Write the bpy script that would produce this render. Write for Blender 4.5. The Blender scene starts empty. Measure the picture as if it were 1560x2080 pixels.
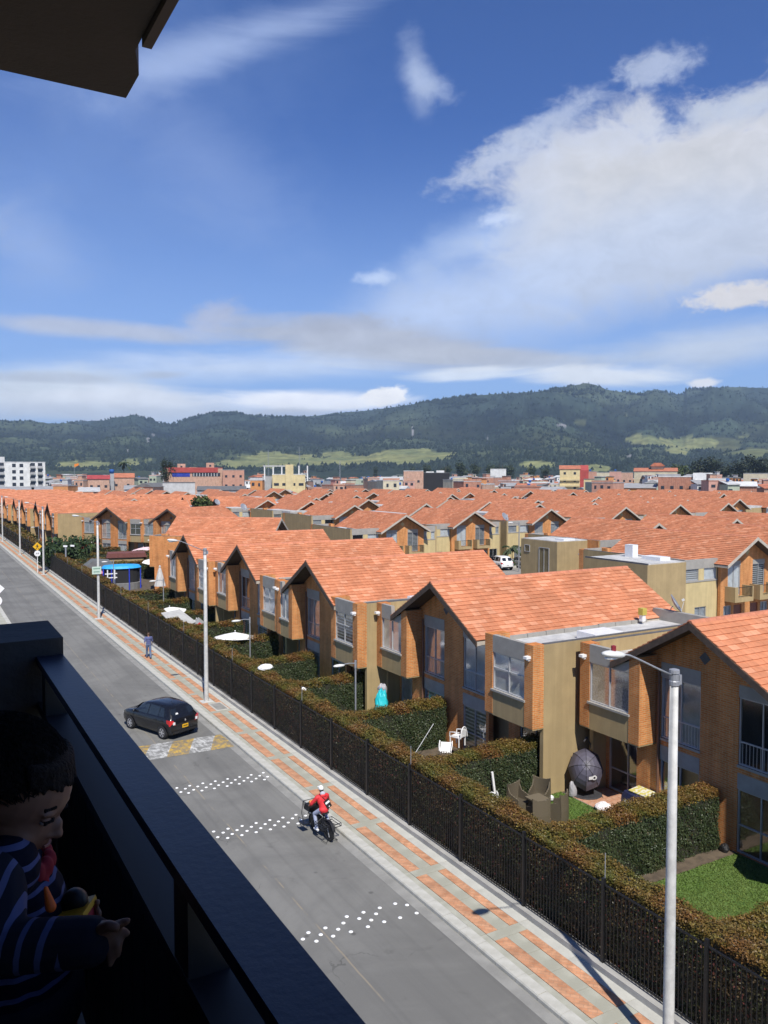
import bpy, math, random
import numpy as np
from mathutils import Matrix, Vector
random.seed(7)
rng = np.random.default_rng(7)
scene = bpy.context.scene
COL = scene.collection
R = math.radians
EYE = 12.5

# ---------------------------------------------------------------- camera, sky, sun, exposure
cam_data = bpy.data.cameras.new('camera')
cam = bpy.data.objects.new('camera', cam_data); COL.objects.link(cam)
cam.location = (0, 0, EYE)
CAM_YAW, CAM_PITCH = R(29.977), R(-2.707)
cam.rotation_euler = (math.pi/2 + CAM_PITCH, 0, -CAM_YAW)
cam_data.sensor_fit = 'VERTICAL'; cam_data.sensor_height = 36.0
cam_data.lens = 36.0*1650/2080
cam_data.clip_start = 0.05; cam_data.clip_end = 30000
scene.camera = cam

SUN_TRAVEL = Vector((1.87, 6.76, -8.94)).normalized()
SUN_EL = math.asin(-SUN_TRAVEL.z); SUN_AZ = math.atan2(-SUN_TRAVEL.x, -SUN_TRAVEL.y)
sun_data = bpy.data.lights.new('sun', 'SUN'); sun = bpy.data.objects.new('sun', sun_data); COL.objects.link(sun)
sun.rotation_euler = SUN_TRAVEL.to_track_quat('-Z', 'Y').to_euler()
sun.location = (-20, -60, 90)
sun_data.energy = 4.6; sun_data.angle = R(0.53); sun_data.color = (1.0, 0.955, 0.88)

scene.view_settings.view_transform = 'Standard'; scene.view_settings.look = 'None'
scene.view_settings.exposure = 0.38; scene.view_settings.gamma = 1.0
scene.view_settings.use_curve_mapping = False
scene.cycles.max_bounces = 8; scene.cycles.transparent_max_bounces = 12
scene.cycles.use_denoising = True
scene.cycles.sample_clamp_indirect = 8.0

world = bpy.data.worlds.new('World'); scene.world = world; world.use_nodes = True

def ray_dir(px, py):
    """direction seen at a point of the photograph, in world space"""
    cy, sy, cp, sp = math.cos(CAM_YAW), math.sin(CAM_YAW), math.cos(CAM_PITCH), math.sin(CAM_PITCH)
    F = Vector((sy*cp, cy*cp, sp)); Rt = Vector((cy, -sy, 0)); U = Vector((-sy*sp, -cy*sp, cp))
    return (F*1650 + Rt*(px-780) - U*(py-1040))/1650
def azel(px, py):
    d = ray_dir(px, py).normalized()
    return math.degrees(math.atan2(d.x, d.y)), math.degrees(math.asin(d.z))
def on_z(px, py, z):
    d = ray_dir(px, py); t = (z-EYE)/d.z
    return Vector((0, 0, EYE)) + d*t
def at_dist(px, dist):
    d = ray_dir(px, 962); h = Vector((d.x, d.y, 0)).normalized()
    return h.x*dist, h.y*dist
def z_at(px, py, dist):
    d = ray_dir(px, py)
    return EYE + d.z/math.hypot(d.x, d.y)*dist

class NT:
    """small node-tree writer"""
    def __init__(s, tree): s.t = tree; s.n = tree.nodes; s.l = tree.links
    def new(s, typ, **kw):
        n = s.n.new(typ)
        for k, v in kw.items(): setattr(n, k, v)
        return n
    def put(s, node, key, v):
        if isinstance(v, bpy.types.NodeSocket): s.l.new(v, node.inputs[key])
        elif v is not None: node.inputs[key].default_value = v
    def math(s, op, a, b=None, c=None, clamp=False):
        n = s.new('ShaderNodeMath', operation=op, use_clamp=clamp)
        for i, v in enumerate((a, b, c)):
            if v is not None: s.put(n, i, v)
        return n.outputs[0]
    def vmath(s, op, a, b=None):
        n = s.new('ShaderNodeVectorMath', operation=op)
        s.put(n, 0, a)
        if b is not None: s.put(n, 1, b)
        return n.outputs[0]
    def mix(s, f, a, b, blend='MIX'):
        n = s.new('ShaderNodeMix', data_type='RGBA', blend_type=blend)
        s.put(n, 0, f)
        for k, v in ((6, a), (7, b)):
            s.put(n, k, v if isinstance(v, bpy.types.NodeSocket) else tuple(v)[:3]+(1,))
        return n.outputs[2]
    def noise(s, vec, scale, detail=3, rough=0.55, dist=0.0):
        n = s.new('ShaderNodeTexNoise')
        if vec is not None: s.put(n, 'Vector', vec)
        s.put(n, 'Scale', scale); s.put(n, 'Detail', detail); s.put(n, 'Roughness', rough); s.put(n, 'Distortion', dist)
        return n.outputs[0]
    def ramp(s, f, pts):
        n = s.new('ShaderNodeValToRGB'); s.put(n, 0, f)
        while len(n.color_ramp.elements) < len(pts): n.color_ramp.elements.new(0.5)
        for e, (p, c) in zip(n.color_ramp.elements, pts):
            e.position = p; e.color = (c, c, c, 1) if not hasattr(c, '__len__') else tuple(c)[:3]+(1,)
        return n.outputs[0]
    def mapr(s, v, a, b, c=0.0, d=1.0, smooth=True):
        n = s.new('ShaderNodeMapRange', interpolation_type='SMOOTHSTEP' if smooth else 'LINEAR')
        s.put(n, 0, v); s.put(n, 1, a); s.put(n, 2, b); s.put(n, 3, c); s.put(n, 4, d)
        return n.outputs[0]

# sky: Nishita light with procedural clouds laid over it by direction (azimuth, elevation in degrees)
wt = NT(world.node_tree); wt.n.clear()
sky = wt.new('ShaderNodeTexSky', sky_type='NISHITA', sun_disc=False)
sky.sun_elevation = SUN_EL; sky.sun_rotation = SUN_AZ % (2*math.pi)
SKY_MUL = (0.039, 0.063, 0.108, 1)
sky.altitude = 2600; sky.air_density = 1.0; sky.dust_density = 0.6; sky.ozone_density = 2.2
tc = wt.new('ShaderNodeTexCoord'); gv = tc.outputs['Generated']
sep = wt.new('ShaderNodeSeparateXYZ'); wt.put(sep, 0, gv)
AZ = wt.math('MULTIPLY', wt.math('ARCTAN2', sep.outputs[0], sep.outputs[1]), 57.29578)
EL = wt.math('MULTIPLY', wt.math('ARCSINE', sep.outputs[2]), 57.29578)
cmb = wt.new('ShaderNodeCombineXYZ'); wt.put(cmb, 0, AZ); wt.put(cmb, 1, wt.math('MULTIPLY', EL, 1.6))
n_big = wt.noise(cmb.outputs[0], 0.13, 7, 0.58, 0.6)
n_fine = wt.noise(cmb.outputs[0], 0.42, 6, 0.62, 0.4)
cmb2 = wt.new('ShaderNodeCombineXYZ'); wt.put(cmb2, 0, wt.math('MULTIPLY', AZ, 0.35)); wt.put(cmb2, 1, wt.math('MULTIPLY', EL, 2.2))
n_str = wt.noise(cmb2.outputs[0], 0.22, 6, 0.6, 0.5)
n_sm = wt.math('ADD', wt.math('MULTIPLY', n_fine, 0.45), wt.math('MULTIPLY', wt.noise(cmb.outputs[0], 0.95, 5, 0.6, 0.3), 0.55))
n_mix = wt.math('ADD', wt.math('MULTIPLY', n_big, 0.6), wt.math('MULTIPLY', n_fine, 0.4))

# clouds: photo centre, half-axes in degrees, tilt, ragged edge, edge softness, opacity, tone (linear grey-white)
CLOUDS = [
 # high thin streaks
 (500, 80, 10.5, 1.1, 18, 1.2, 1.6, .52, (.40, .49, .72)), (345, 140, 5.5, 1.4, 27, 1.2, 1.7, .46, (.40, .49, .72)),
 (180, 300, 13.0, 8.5, 30, 1.0, 2.0, .34, (.24, .36, .66)), (70, 495, 3.6, 2.6, -25, 1.2, 1.9, .42, (.38, .48, .72)), (420, 330, 7.0, 2.6, -38, 1.3, 1.8, .14, (.5, .6, .86)),
 (845, 150, 1.0, 2.1, 14, 1.4, 1.4, .62, (.44, .52, .70)), (880, 175, 1.5, .8, -20, 1.5, 1.4, .5, (.44, .52, .70)), (1335, 138, 2.4, 1.0, 4, 1.3, .9, .72, (.46, .52, .66)),
 # the large cloud on the right
 (1530, 385, 15.0, 5.6, 6, 1.15, .42, .98, (.56, .57, .62)), (1190, 325, 7.0, 2.4, 17, 1.5, .6, .92, (.55, .58, .66)),
 (1000, 330, 3.8, 1.0, 24, 1.6, 1.1, .80, (.48, .53, .65)), (1310, 440, 10.0, 4.6, 10, 1.0, .8, .96, (.54, .55, .58)),
 (1110, 250, 4.2, .9, 24, 1.6, 1.2, .72, (.46, .52, .66)), (1510, 215, 5.5, 1.0, 6, 1.5, 1.0, .8, (.48, .53, .63)),
 # pale veil below it
 (1150, 565, 14.0, 3.9, 13, .6, 1.3, .9, (.48, .57, .76)), (960, 490, 5.2, 1.7, 26, 1.4, 1.4, .68, (.44, .55, .78)),
 (1430, 530, 10.0, 2.9, 8, .8, 1.3, .88, (.47, .53, .66)), (760, 565, 1.3, .5, 6, 1.6, 1.3, .62, (.62, .72, .90)), (1010, 445, 1.2, .5, 10, 1.6, 1.2, .6, (.66, .74, .90)),
 (900, 630, 8.5, 2.2, 14, .7, 1.4, .8, (.47, .57, .79)),
 (1500, 600, 3.4, .85, 2, 1.5, .6, .95, (.66, .64, .64)),
 # layered low clouds
 (740, 692, 10.5, 1.5, -5, .8, .7, .95, (.44, .47, .55)), (690, 658, 4.2, .7, 3, .9, .8, .75, (.38, .41, .50)),
 (220, 672, 9.0, .65, -2, .9, .9, .80, (0.49, 0.52, 0.61)), (430, 645, 2.3, 1.0, 24, 1.0, .9, .72, (0.44, 0.47, 0.59)),
 (1000, 728, 8.5, .75, -4, .9, .9, .85, (0.47, 0.50, 0.57)), (1430, 705, 9.5, 1.3, 4, .9, 1.2, .85, (0.55, 0.61, 0.71)),
 (1230, 762, 6.0, .7, -2, 1.0, .8, .9, (0.78, 0.82, 0.87)), (960, 760, 4.0, .45, 3, 1.0, .9, .8, (0.78, 0.83, 0.89)),
 (430, 750, 11.0, 1.2, 3, .9, 1.3, .75, (0.67, 0.75, 0.89)), (330, 762, 2.4, .35, 4, 1.2, .9, .7, (0.43, 0.48, 0.58)),
 (80, 800, 8.0, 1.7, 2, 1.0, 1.0, .92, (0.73, 0.79, 0.85)), (300, 818, 9.0, 1.1, 0, 1.0, .9, .95, (0.85, 0.89, 0.96)),
 (620, 815, 7.0, .9, 0, .9, .7, .96, (0.99, 1.01, 1.07)), (780, 806, 1.9, .65, 8, 1.1, .35, 1.0, (1.01, 1.01, 1.02)),
 (90, 768, 5.0, .4, 2, 1.2, 1.0, .8, (0.49, 0.54, 0.63)), (320, 840, 14.0, .7, 0, .9, 1.0, .75, (.62, .68, .78)), (590, 838, 3.5, .3, 0, 1.2, .9, .6, (0.54, 0.58, 0.67)), (1430, 777, 1.0, .3, 0, 1.2, .6, .9, (0.89, 0.89, 0.90)),
 # beyond the frame, so the sky goes on
 (-500, 600, 13, 3.5, 10, 1.0, 1.0, .8, (0.50, 0.55, 0.64)), (2100, 420, 16, 5, -6, .9, 1.0, .9, (0.49, 0.52, 0.59)), (2500, 700, 14, 2.6, 2, 1.0, 1.0, .8, (0.54, 0.59, 0.67)),
]
skycol = None
haze_f = wt.mapr(EL, -2.0, 24.0, 0.72, 0.0)
sc_sky = wt.new('ShaderNodeMix', data_type='RGBA', blend_type='MULTIPLY'); wt.put(sc_sky, 0, 1.0)
wt.l.new(sky.outputs[0], sc_sky.inputs[6]); sc_sky.inputs[7].default_value = SKY_MUL
SKY_TINT = sc_sky.inputs[7]
cur = wt.mix(haze_f, sc_sky.outputs[2], (.37, .54, .79))
for (px, py, ax, ay, tilt, rag, soft, op, tone) in CLOUDS:
    if -50 < px < 1650: a0, e0 = azel(px, py)
    else: a0, e0 = 30+(px-780)/1560*50.6, (962-py)/1650*57.3
    t = R(-tilt) if tilt else 0.0
    da = wt.math('MULTIPLY', wt.math('SUBTRACT', AZ, a0), math.cos(R(e0)))
    de = wt.math('SUBTRACT', EL, e0)
    ca, sa = math.cos(-t), math.sin(-t)
    u = wt.math('MULTIPLY', wt.math('MULTIPLY_ADD', da, ca, wt.math('MULTIPLY', de, sa)), 1/ax)
    v = wt.math('MULTIPLY', wt.math('MULTIPLY_ADD', de, ca, wt.math('MULTIPLY', da, -sa)), 1/ay)
    q = wt.math('SQRT', wt.math('MULTIPLY_ADD', u, u, wt.math('MULTIPLY', v, v)))
    nn = n_str if ax/ay > 6.5 else n_mix if ay > 1.25 else n_sm
    q = wt.math('ADD', q, wt.math('MULTIPLY', wt.math('SUBTRACT', nn, 0.5), rag*1.9))
    m = wt.mapr(q, 1.0+soft*.35, 1.0-soft*.75, 0.0, op)
    shade = wt.math('MULTIPLY_ADD', n_fine, 0.40, 0.80)
    tn = wt.mix(1.0, tone, shade, 'MULTIPLY')
    cur = wt.mix(m, cur, tn)
bg = wt.new('ShaderNodeBackground'); wt.l.new(cur, bg.inputs[0]); bg.inputs[1].default_value = 1.0
wo = wt.new('ShaderNodeOutputWorld'); wt.l.new(bg.outputs[0], wo.inputs[0])
world.cycles.sampling_method = 'MANUAL'; world.cycles.sample_map_resolution = 512

# ---------------------------------------------------------------- helpers
class MB:
    def __init__(s): s.v = []; s.f = []
    def add(s, vs, fs):
        o = len(s.v); s.v += [tuple(p) for p in vs]; s.f += [tuple(i+o for i in f) for f in fs]; return s
    def box(s, x0, x1, y0, y1, z0, z1, M=None):
        vs = [(x0,y0,z0),(x1,y0,z0),(x1,y1,z0),(x0,y1,z0),(x0,y0,z1),(x1,y0,z1),(x1,y1,z1),(x0,y1,z1)]
        if M is not None: vs = [M @ Vector(p) for p in vs]
        return s.add(vs, [(0,3,2,1),(4,5,6,7),(0,1,5,4),(1,2,6,5),(2,3,7,6),(3,0,4,7)])
    def prism(s, poly, T, d0, d1):
        """poly in (u, v) counter-clockwise, T(u, v, d) gives the point"""
        n = len(poly)
        vs = [T(u, v, d0) for u, v in poly] + [T(u, v, d1) for u, v in poly]
        return s.add(vs, [tuple(range(n-1, -1, -1)), tuple(range(n, 2*n))] + [(i, (i+1) % n, n+(i+1) % n, n+i) for i in range(n)])
    def tube(s, pts, r, seg=8, cap=True, taper=None):
        pts = [Vector(p) for p in pts]; n = len(pts)
        rs = taper if taper else [r]*n
        o = len(s.v); prev = None
        for i, p in enumerate(pts):
            t = (pts[min(i+1, n-1)]-pts[max(i-1, 0)]).normalized()
            a = prev if prev is not None else (Vector((0,0,1)) if abs(t.z) < .9 else Vector((1,0,0)))
            b = t.cross(a).normalized(); a = b.cross(t).normalized(); prev = a
            for k in range(seg):
                th = 2*math.pi*k/seg
                s.v.append(tuple(p + (a*math.cos(th)+b*math.sin(th))*rs[i]))
        for i in range(n-1):
            for k in range(seg):
                k2 = (k+1) % seg
                s.f.append((o+i*seg+k, o+(i+1)*seg+k, o+(i+1)*seg+k2, o+i*seg+k2))
        if cap:
            s.f.append(tuple(o+k for k in range(seg))); s.f.append(tuple(o+(n-1)*seg+k for k in range(seg-1, -1, -1)))
        return s
    def lathe(s, prof, seg=16, M=None):
        o = len(s.v)
        for r, z in prof:
            for k in range(seg):
                th = 2*math.pi*k/seg; p = Vector((r*math.cos(th), r*math.sin(th), z))
                s.v.append(tuple(M @ p if M is not None else p))
        for i in range(len(prof)-1):
            for k in range(seg):
                k2 = (k+1) % seg
                s.f.append((o+i*seg+k, o+i*seg+k2, o+(i+1)*seg+k2, o+(i+1)*seg+k))
        s.f.append(tuple(o+k for k in range(seg-1, -1, -1))); s.f.append(tuple(o+(len(prof)-1)*seg+k for k in range(seg)))
        return s
    def ball(s, c, rx, ry=None, rz=None, seg=14, rings=9, M=None):
        ry = ry or rx; rz = rz or rx; o = len(s.v); c = Vector(c)
        for i in range(rings+1):
            ph = math.pi*i/rings
            for k in range(seg):
                th = 2*math.pi*k/seg
                p = Vector((rx*math.sin(ph)*math.cos(th), ry*math.sin(ph)*math.sin(th), rz*math.cos(ph)))
                if M is not None: p = M @ p
                s.v.append(tuple(c+p))
        for i in range(rings):
            for k in range(seg):
                k2 = (k+1) % seg
                s.f.append((o+i*seg+k, o+(i+1)*seg+k, o+(i+1)*seg+k2, o+i*seg+k2))
        return s
    def capsule(s, a, b, ra, rb, seg=12):
        a = Vector(a); b = Vector(b); t = b-a; L = t.length; t.normalize()
        pts = []; rr = []
        for q in (-.98, -.85, -.6, -.3, 0): pts.append(a+t*ra*q); rr.append(ra*math.sqrt(max(0, 1-q*q)))
        for q in (.25, .5, .75): pts.append(a+t*L*q); rr.append(ra+(rb-ra)*q)
        for q in (0, .3, .6, .85, .98): pts.append(b+t*rb*q); rr.append(rb*math.sqrt(max(0, 1-q*q)))
        return s.tube(pts, 1, seg, True, rr)
    def mesh(s, name, mat=None, smooth=False):
        me = bpy.data.meshes.new(name); me.from_pydata(s.v, [], s.f)
        if mat: me.materials.append(mat)
        if smooth: me.polygons.foreach_set('use_smooth', [True]*len(me.polygons))
        me.update(); return me

KIDS = {}
def link(name, data, parent=None):
    o = bpy.data.objects.new(name, data); COL.objects.link(o)
    if parent is not None: o.parent = parent; KIDS.setdefault(parent.name, []).append(o)
    return o
def part(name, mb, mat, parent=None, smooth=False):
    return link(name, mb.mesh(name, mat, smooth) if isinstance(mb, MB) else mb, parent)
def tag(o, label=None, cat=None, group=None, kind=None):
    if label: o['label'] = label
    if cat: o['category'] = cat
    if group: o['group'] = group
    if kind: o['kind'] = kind
    return o
def thing(name, label, cat, loc=(0,0,0), rz=0.0, group=None):
    o = link(name, None); o.location = loc; o.rotation_euler = (0, 0, rz); o.empty_display_size = .2
    return tag(o, label, cat, group)
def structure(name, mb, mat, parent=None, smooth=False):
    o = part(name, mb, mat, parent, smooth)
    if parent is None: o['kind'] = 'structure'
    return o
def kids(o): return KIDS.get(o.name, [])
def copy_tree(o, parent=None):
    c = o.copy(); COL.objects.link(c); c.parent = parent
    if parent is not None: KIDS.setdefault(parent.name, []).append(c)
    for ch in kids(o): copy_tree(ch, c)
    return c
def np_mesh(name, V, F, mat, tint=None, smooth=False):
    """V (n,3), F (m,k) equal-sided faces; tint (n,3) point colour"""
    me = bpy.data.meshes.new(name); n, m, k = len(V), len(F), F.shape[1]
    me.vertices.add(n); me.vertices.foreach_set('co', np.ascontiguousarray(V, dtype=np.float32).ravel())
    me.loops.add(m*k); me.loops.foreach_set('vertex_index', np.ascontiguousarray(F, dtype=np.int32).ravel())
    me.polygons.add(m); me.polygons.foreach_set('loop_start', np.arange(0, m*k, k, dtype=np.int32))
    me.polygons.foreach_set('use_smooth', np.full(m, smooth))
    if tint is not None:
        a = me.attributes.new('tint', 'FLOAT_COLOR', 'POINT')
        a.data.foreach_set('color', np.concatenate([tint, np.ones((n, 1))], 1).astype(np.float32).ravel())
    if mat: me.materials.append(mat)
    me.update(calc_edges=True); me.validate(); return me

def hash2(ix, iy, s=0):
    h = (ix.astype(np.int64)*374761393 + iy.astype(np.int64)*668265263 + s*974634213) & 0xffffffff
    h = ((h ^ (h >> 13))*1274126177) & 0xffffffff
    return ((h ^ (h >> 16)) & 0xffff)/65535.0
def vnoise(x, y, s=0):
    ix, iy = np.floor(x), np.floor(y); fx, fy = x-ix, y-iy
    fx = fx*fx*(3-2*fx); fy = fy*fy*(3-2*fy)
    a, b, c, d = hash2(ix, iy, s), hash2(ix+1, iy, s), hash2(ix, iy+1, s), hash2(ix+1, iy+1, s)
    return (a*(1-fx)+b*fx)*(1-fy) + (c*(1-fx)+d*fx)*fy
def fbm(x, y, oct=5, s=0):
    t = 0; a = .5
    for i in range(oct): t = t + a*vnoise(x*2**i, y*2**i, s+i); a *= .5
    return t

# ---------------------------------------------------------------- materials
def mat(name, col, rough=.8, var=.12, scale=3.0, bump=0.0, bscale=60.0, metal=0.0, spec=.5, coord='Object', var2=None, coat=0.0, streak=0.0):
    m = bpy.data.materials.new(name); m.use_nodes = True
    t = NT(m.node_tree); b = t.n['Principled BSDF']
    c = t.new('ShaderNodeTexCoord').outputs[coord]
    n = t.noise(c, scale, 5, .6)
    if var2 is None:
        lo = [x*(1-var) for x in col]; hi = [min(1, x*(1+var)) for x in col]
    else: lo, hi = col, var2
    col_out = t.mix(t.mapr(n, .3, .7), lo, hi)
    if streak:
        mp = t.new('ShaderNodeMapping'); t.put(mp, 'Vector', c); mp.inputs['Scale'].default_value = (3.4, 3.4, .22)
        col_out = t.mix(1.0, col_out, t.mapr(t.noise(mp.outputs[0], 1.0, 5, .62), .38, .62, 1-streak*1.6, 1+streak*.4), 'MULTIPLY')
    t.l.new(col_out, b.inputs['Base Color'])
    b.inputs['Roughness'].default_value = rough; b.inputs['Metallic'].default_value = metal
    b.inputs['Specular IOR Level'].default_value = spec
    if coat: b.inputs['Coat Weight'].default_value = coat; b.inputs['Coat Roughness'].default_value = .05
    if bump:
        bn = t.new('ShaderNodeBump'); bn.inputs['Strength'].default_value = bump; bn.inputs['Distance'].default_value = .02
        t.l.new(t.noise(c, bscale, 4, .6), bn.inputs['Height']); t.l.new(bn.outputs[0], b.inputs['Normal'])
    return m
def tint_mat(name, rough=.7, spec=.4, noise_scale=8, var=.25, trans=0.0, stain=0.0):
    """colour comes from the pieces' own 'tint' colour"""
    m = bpy.data.materials.new(name); m.use_nodes = True
    t = NT(m.node_tree); b = t.n['Principled BSDF']
    a = t.new('ShaderNodeAttribute', attribute_name='tint').outputs['Color']
    c = t.new('ShaderNodeTexCoord').outputs['Object']
    n = t.mapr(t.noise(c, noise_scale, 4, .6), .3, .7, 1-var, 1+var)
    if stain:
        gp = t.new('ShaderNodeNewGeometry').outputs['Position']
        n = t.math('MULTIPLY', n, t.mapr(t.noise(gp, .55, 6, .68, .5), .36, .62, 1-stain, 1+stain*.35))
    t.l.new(t.mix(1.0, a, n, 'MULTIPLY'), b.inputs['Base Color'])
    b.inputs['Roughness'].default_value = rough; b.inputs['Specular IOR Level'].default_value = spec
    if trans:
        tr = t.new('ShaderNodeBsdfTranslucent'); t.l.new(a, tr.inputs[0])
        mx = t.new('ShaderNodeMixShader'); mx.inputs[0].default_value = trans
        t.l.new(b.outputs[0], mx.inputs[1]); t.l.new(tr.outputs[0], mx.inputs[2])
        t.l.new(mx.outputs[0], t.n['Material Output'].inputs[0])
    return m
def wall_uv(t):
    """(along the wall, up) from object space, for walls square to the object's axes"""
    tcn = t.new('ShaderNodeTexCoord'); s1 = t.new('ShaderNodeSeparateXYZ'); t.put(s1, 0, tcn.outputs['Object'])
    s2 = t.new('ShaderNodeSeparateXYZ'); t.put(s2, 0, tcn.outputs['Normal'])
    ax, ay = t.math('ABSOLUTE', s2.outputs[0]), t.math('ABSOLUTE', s2.outputs[1])
    isx = t.math('GREATER_THAN', ax, ay)
    u = t.math('ADD', t.math('MULTIPLY', s1.outputs[1], isx), t.math('MULTIPLY', s1.outputs[0], t.math('SUBTRACT', 1.0, isx)))
    cm = t.new('ShaderNodeCombineXYZ'); t.put(cm, 0, u); t.put(cm, 1, s1.outputs[2])
    return cm.outputs[0], tcn.outputs['Object']
def brick_mat(name, c1, c2, mortar, bw=.245, bh=.075, ms=.012):
    m = bpy.data.materials.new(name); m.use_nodes = True
    t = NT(m.node_tree); b = t.n['Principled BSDF']
    uv, ob = wall_uv(t)
    br = t.new('ShaderNodeTexBrick'); t.put(br, 'Vector', uv)
    for k, v in (('Color1', c1), ('Color2', c2), ('Mortar', mortar)): br.inputs[k].default_value = tuple(v)+(1,)
    for k, v in (('Scale', 1.0), ('Mortar Size', ms), ('Mortar Smooth', .2), ('Bias', 0.0), ('Brick Width', bw), ('Row Height', bh)): br.inputs[k].default_value = v
    mp = t.new('ShaderNodeMapping'); t.put(mp, 'Vector', ob); mp.inputs['Scale'].default_value = (2.6, 2.6, .3)
    dirt = t.math('MULTIPLY', t.mapr(t.noise(ob, .9, 6, .65), .25, .75, .84, 1.12), t.mapr(t.noise(mp.outputs[0], 1.0, 5, .6), .36, .6, .80, 1.05))
    t.l.new(t.mix(1.0, br.outputs[0], dirt, 'MULTIPLY'), b.inputs['Base Color'])
    b.inputs['Roughness'].default_value = .88; b.inputs['Specular IOR Level'].default_value = .25
    bn = t.new('ShaderNodeBump', invert=True); bn.inputs['Strength'].default_value = .6; bn.inputs['Distance'].default_value = .012
    t.l.new(br.outputs[1], bn.inputs['Height']); t.l.new(bn.outputs[0], b.inputs['Normal'])
    return m
def glass_mat(name, tintc=(.86, .89, .90), through=.65):
    m = bpy.data.materials.new(name); m.use_nodes = True
    t = NT(m.node_tree); t.n.remove(t.n['Principled BSDF'])
    tr = t.new('ShaderNodeBsdfTransparent'); tr.inputs[0].default_value = tuple(tintc)+(1,)
    gl = t.new('ShaderNodeBsdfGlossy'); gl.inputs['Roughness'].default_value = .09
    c = t.new('ShaderNodeTexCoord').outputs['Object']
    bn = t.new('ShaderNodeBump'); bn.inputs['Strength'].default_value = .05; bn.inputs['Distance'].default_value = .05
    t.l.new(t.noise(c, 1.5, 2, .5), bn.inputs['Height']); t.l.new(bn.outputs[0], gl.inputs['Normal'])
    fr = t.new('ShaderNodeFresnel'); fr.inputs[0].default_value = 1.55
    f = t.math('ADD', t.math('MULTIPLY', fr.outputs[0], .42), .012, clamp=True)
    mx = t.new('ShaderNodeMixShader'); t.l.new(f, mx.inputs[0]); t.l.new(tr.outputs[0], mx.inputs[1]); t.l.new(gl.outputs[0], mx.inputs[2])
    t.l.new(mx.outputs[0], t.n['Material Output'].inputs[0])
    return m
def stripe_mat(name, a, b2, axis, period, duty=.5, rough=.85, wob=0.0, coord='Object', wscale=4.0):
    m = bpy.data.materials.new(name); m.use_nodes = True
    t = NT(m.node_tree); b = t.n['Principled BSDF']
    c = t.new('ShaderNodeTexCoord').outputs[coord]
    s1 = t.new('ShaderNodeSeparateXYZ'); t.put(s1, 0, c)
    x = s1.outputs[axis]
    if wob: x = t.math('ADD', x, t.math('MULTIPLY', t.math('SUBTRACT', t.noise(c, wscale, 2, .5), .5), wob))
    fr = t.math('FRACT', t.math('DIVIDE', x, period))
    t.l.new(t.mix(t.math('LESS_THAN', fr, duty), a, b2), b.inputs['Base Color']); b.inputs['Roughness'].default_value = rough
    b.inputs['Specular IOR Level'].default_value = .2
    return m

M_BRICK = brick_mat('orange brick', (.54, .175, .044), (.64, .250, .076), (.52, .34, .17))
M_BRICK_RED = brick_mat('red brick', (.36, .11, .06), (.45, .17, .09), (.42, .34, .27))
M_BRICK_PINK = brick_mat('pale clay brick', (.46, .23, .15), (.55, .30, .20), (.5, .42, .34))
M_BEIGE = mat('beige render', (.37, .275, .138), .9, .07, 1.2, .15, 40, streak=.055)
M_CREAM = mat('cream render', (.52, .415, .21), .9, .06, 1.2, .15, 40, streak=.05)
M_LINTEL = mat('grey concrete band', (.31, .295, .265), .85, .1, 2.0, .1, 40)
M_FLAT = mat('pale roof coating', (.46, .455, .44), .85, .22, 1.1, .1, 20)
M_COPING = mat('dark coping', (.10, .10, .105), .8, .2, 2)
M_SOFFIT = mat('brown timber soffit', (.075, .052, .038), .75, .25, 5)
M_FASCIA = mat('pale rake board', (.42, .38, .32), .8, .12, 3)
M_ALU = mat('window aluminium', (.46, .46, .46), .45, .06, 3, metal=.3)
M_GLASS = glass_mat('window glass')
M_CURT_W = mat('white curtain', (.74, .74, .72), .9, .12, 2.5)
M_CURT_G = mat('grey curtain', (.40, .41, .42), .9, .2, 2.5)
M_CURT_P = mat('patterned curtain', (.30, .27, .27), .9, 0, 14, var2=(.62, .58, .55))
M_DARK = mat('painted dark room', (.012, .012, .013), .9, .3, 2)  # near-black sheet, paints the darkness of an unlit room behind glass
M_WOODB = stripe_mat('wooden blind', (.30, .13, .06), (.20, .085, .04), 2, .05, .5)
M_ZEBRA = stripe_mat('zebra blind', (.50, .50, .48), (.11, .11, .115), 2, .16, .55)
M_ZEBRA_W = stripe_mat('white zebra blind', (.72, .72, .70), (.30, .29, .28), 2, .16, .6)
CURTS_AND_DARK = [M_CURT_W, M_CURT_G, M_CURT_W, M_ZEBRA, M_DARK, M_CURT_G, M_CURT_W]
M_IRON = mat('black iron', (.012, .012, .013), .5, .2, 5)
M_CONC = mat('pole concrete', (.50, .495, .47), .85, .14, 4, .25, 50)
M_LAMP = mat('lamp housing', (.62, .62, .60), .5, .05, 4)
M_WHITE = mat('white plastic', (.80, .80, .79), .45, .04, 4)
M_GALV = mat('galvanised steel', (.33, .34, .36), .5, .1, 6, metal=.4)
M_TILE = tint_mat('clay roof tile', .8, .25, 5, .10, 0, .17)
M_LEAF = tint_mat('hedge leaf', .45, .34, 30, .15, .12)
M_HCORE = mat('hedge twigs', (.022, .022, .012), .9, .5, 14)
M_BARK = mat('bark', (.09, .065, .045), .9, .3, 8)
M_RUBBER = mat('tyre rubber', (.014, .014, .015), .85, .2, 10)
M_RIM = mat('alloy rim', (.60, .60, .62), .3, .05, 5, metal=.7)
M_CARGLASS = mat('dark car glass', (.012, .015, .018), .06, .1, 3, spec=.8)
M_BLACKPL = mat('black trim', (.014, .014, .015), .5, .2, 6)
M_REDLENS = mat('red lens', (.55, .015, .02), .15, .1, 20, spec=.7)
M_CLEARLENS = mat('clear lens', (.75, .75, .75), .12, .05, 20, spec=.8)
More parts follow.
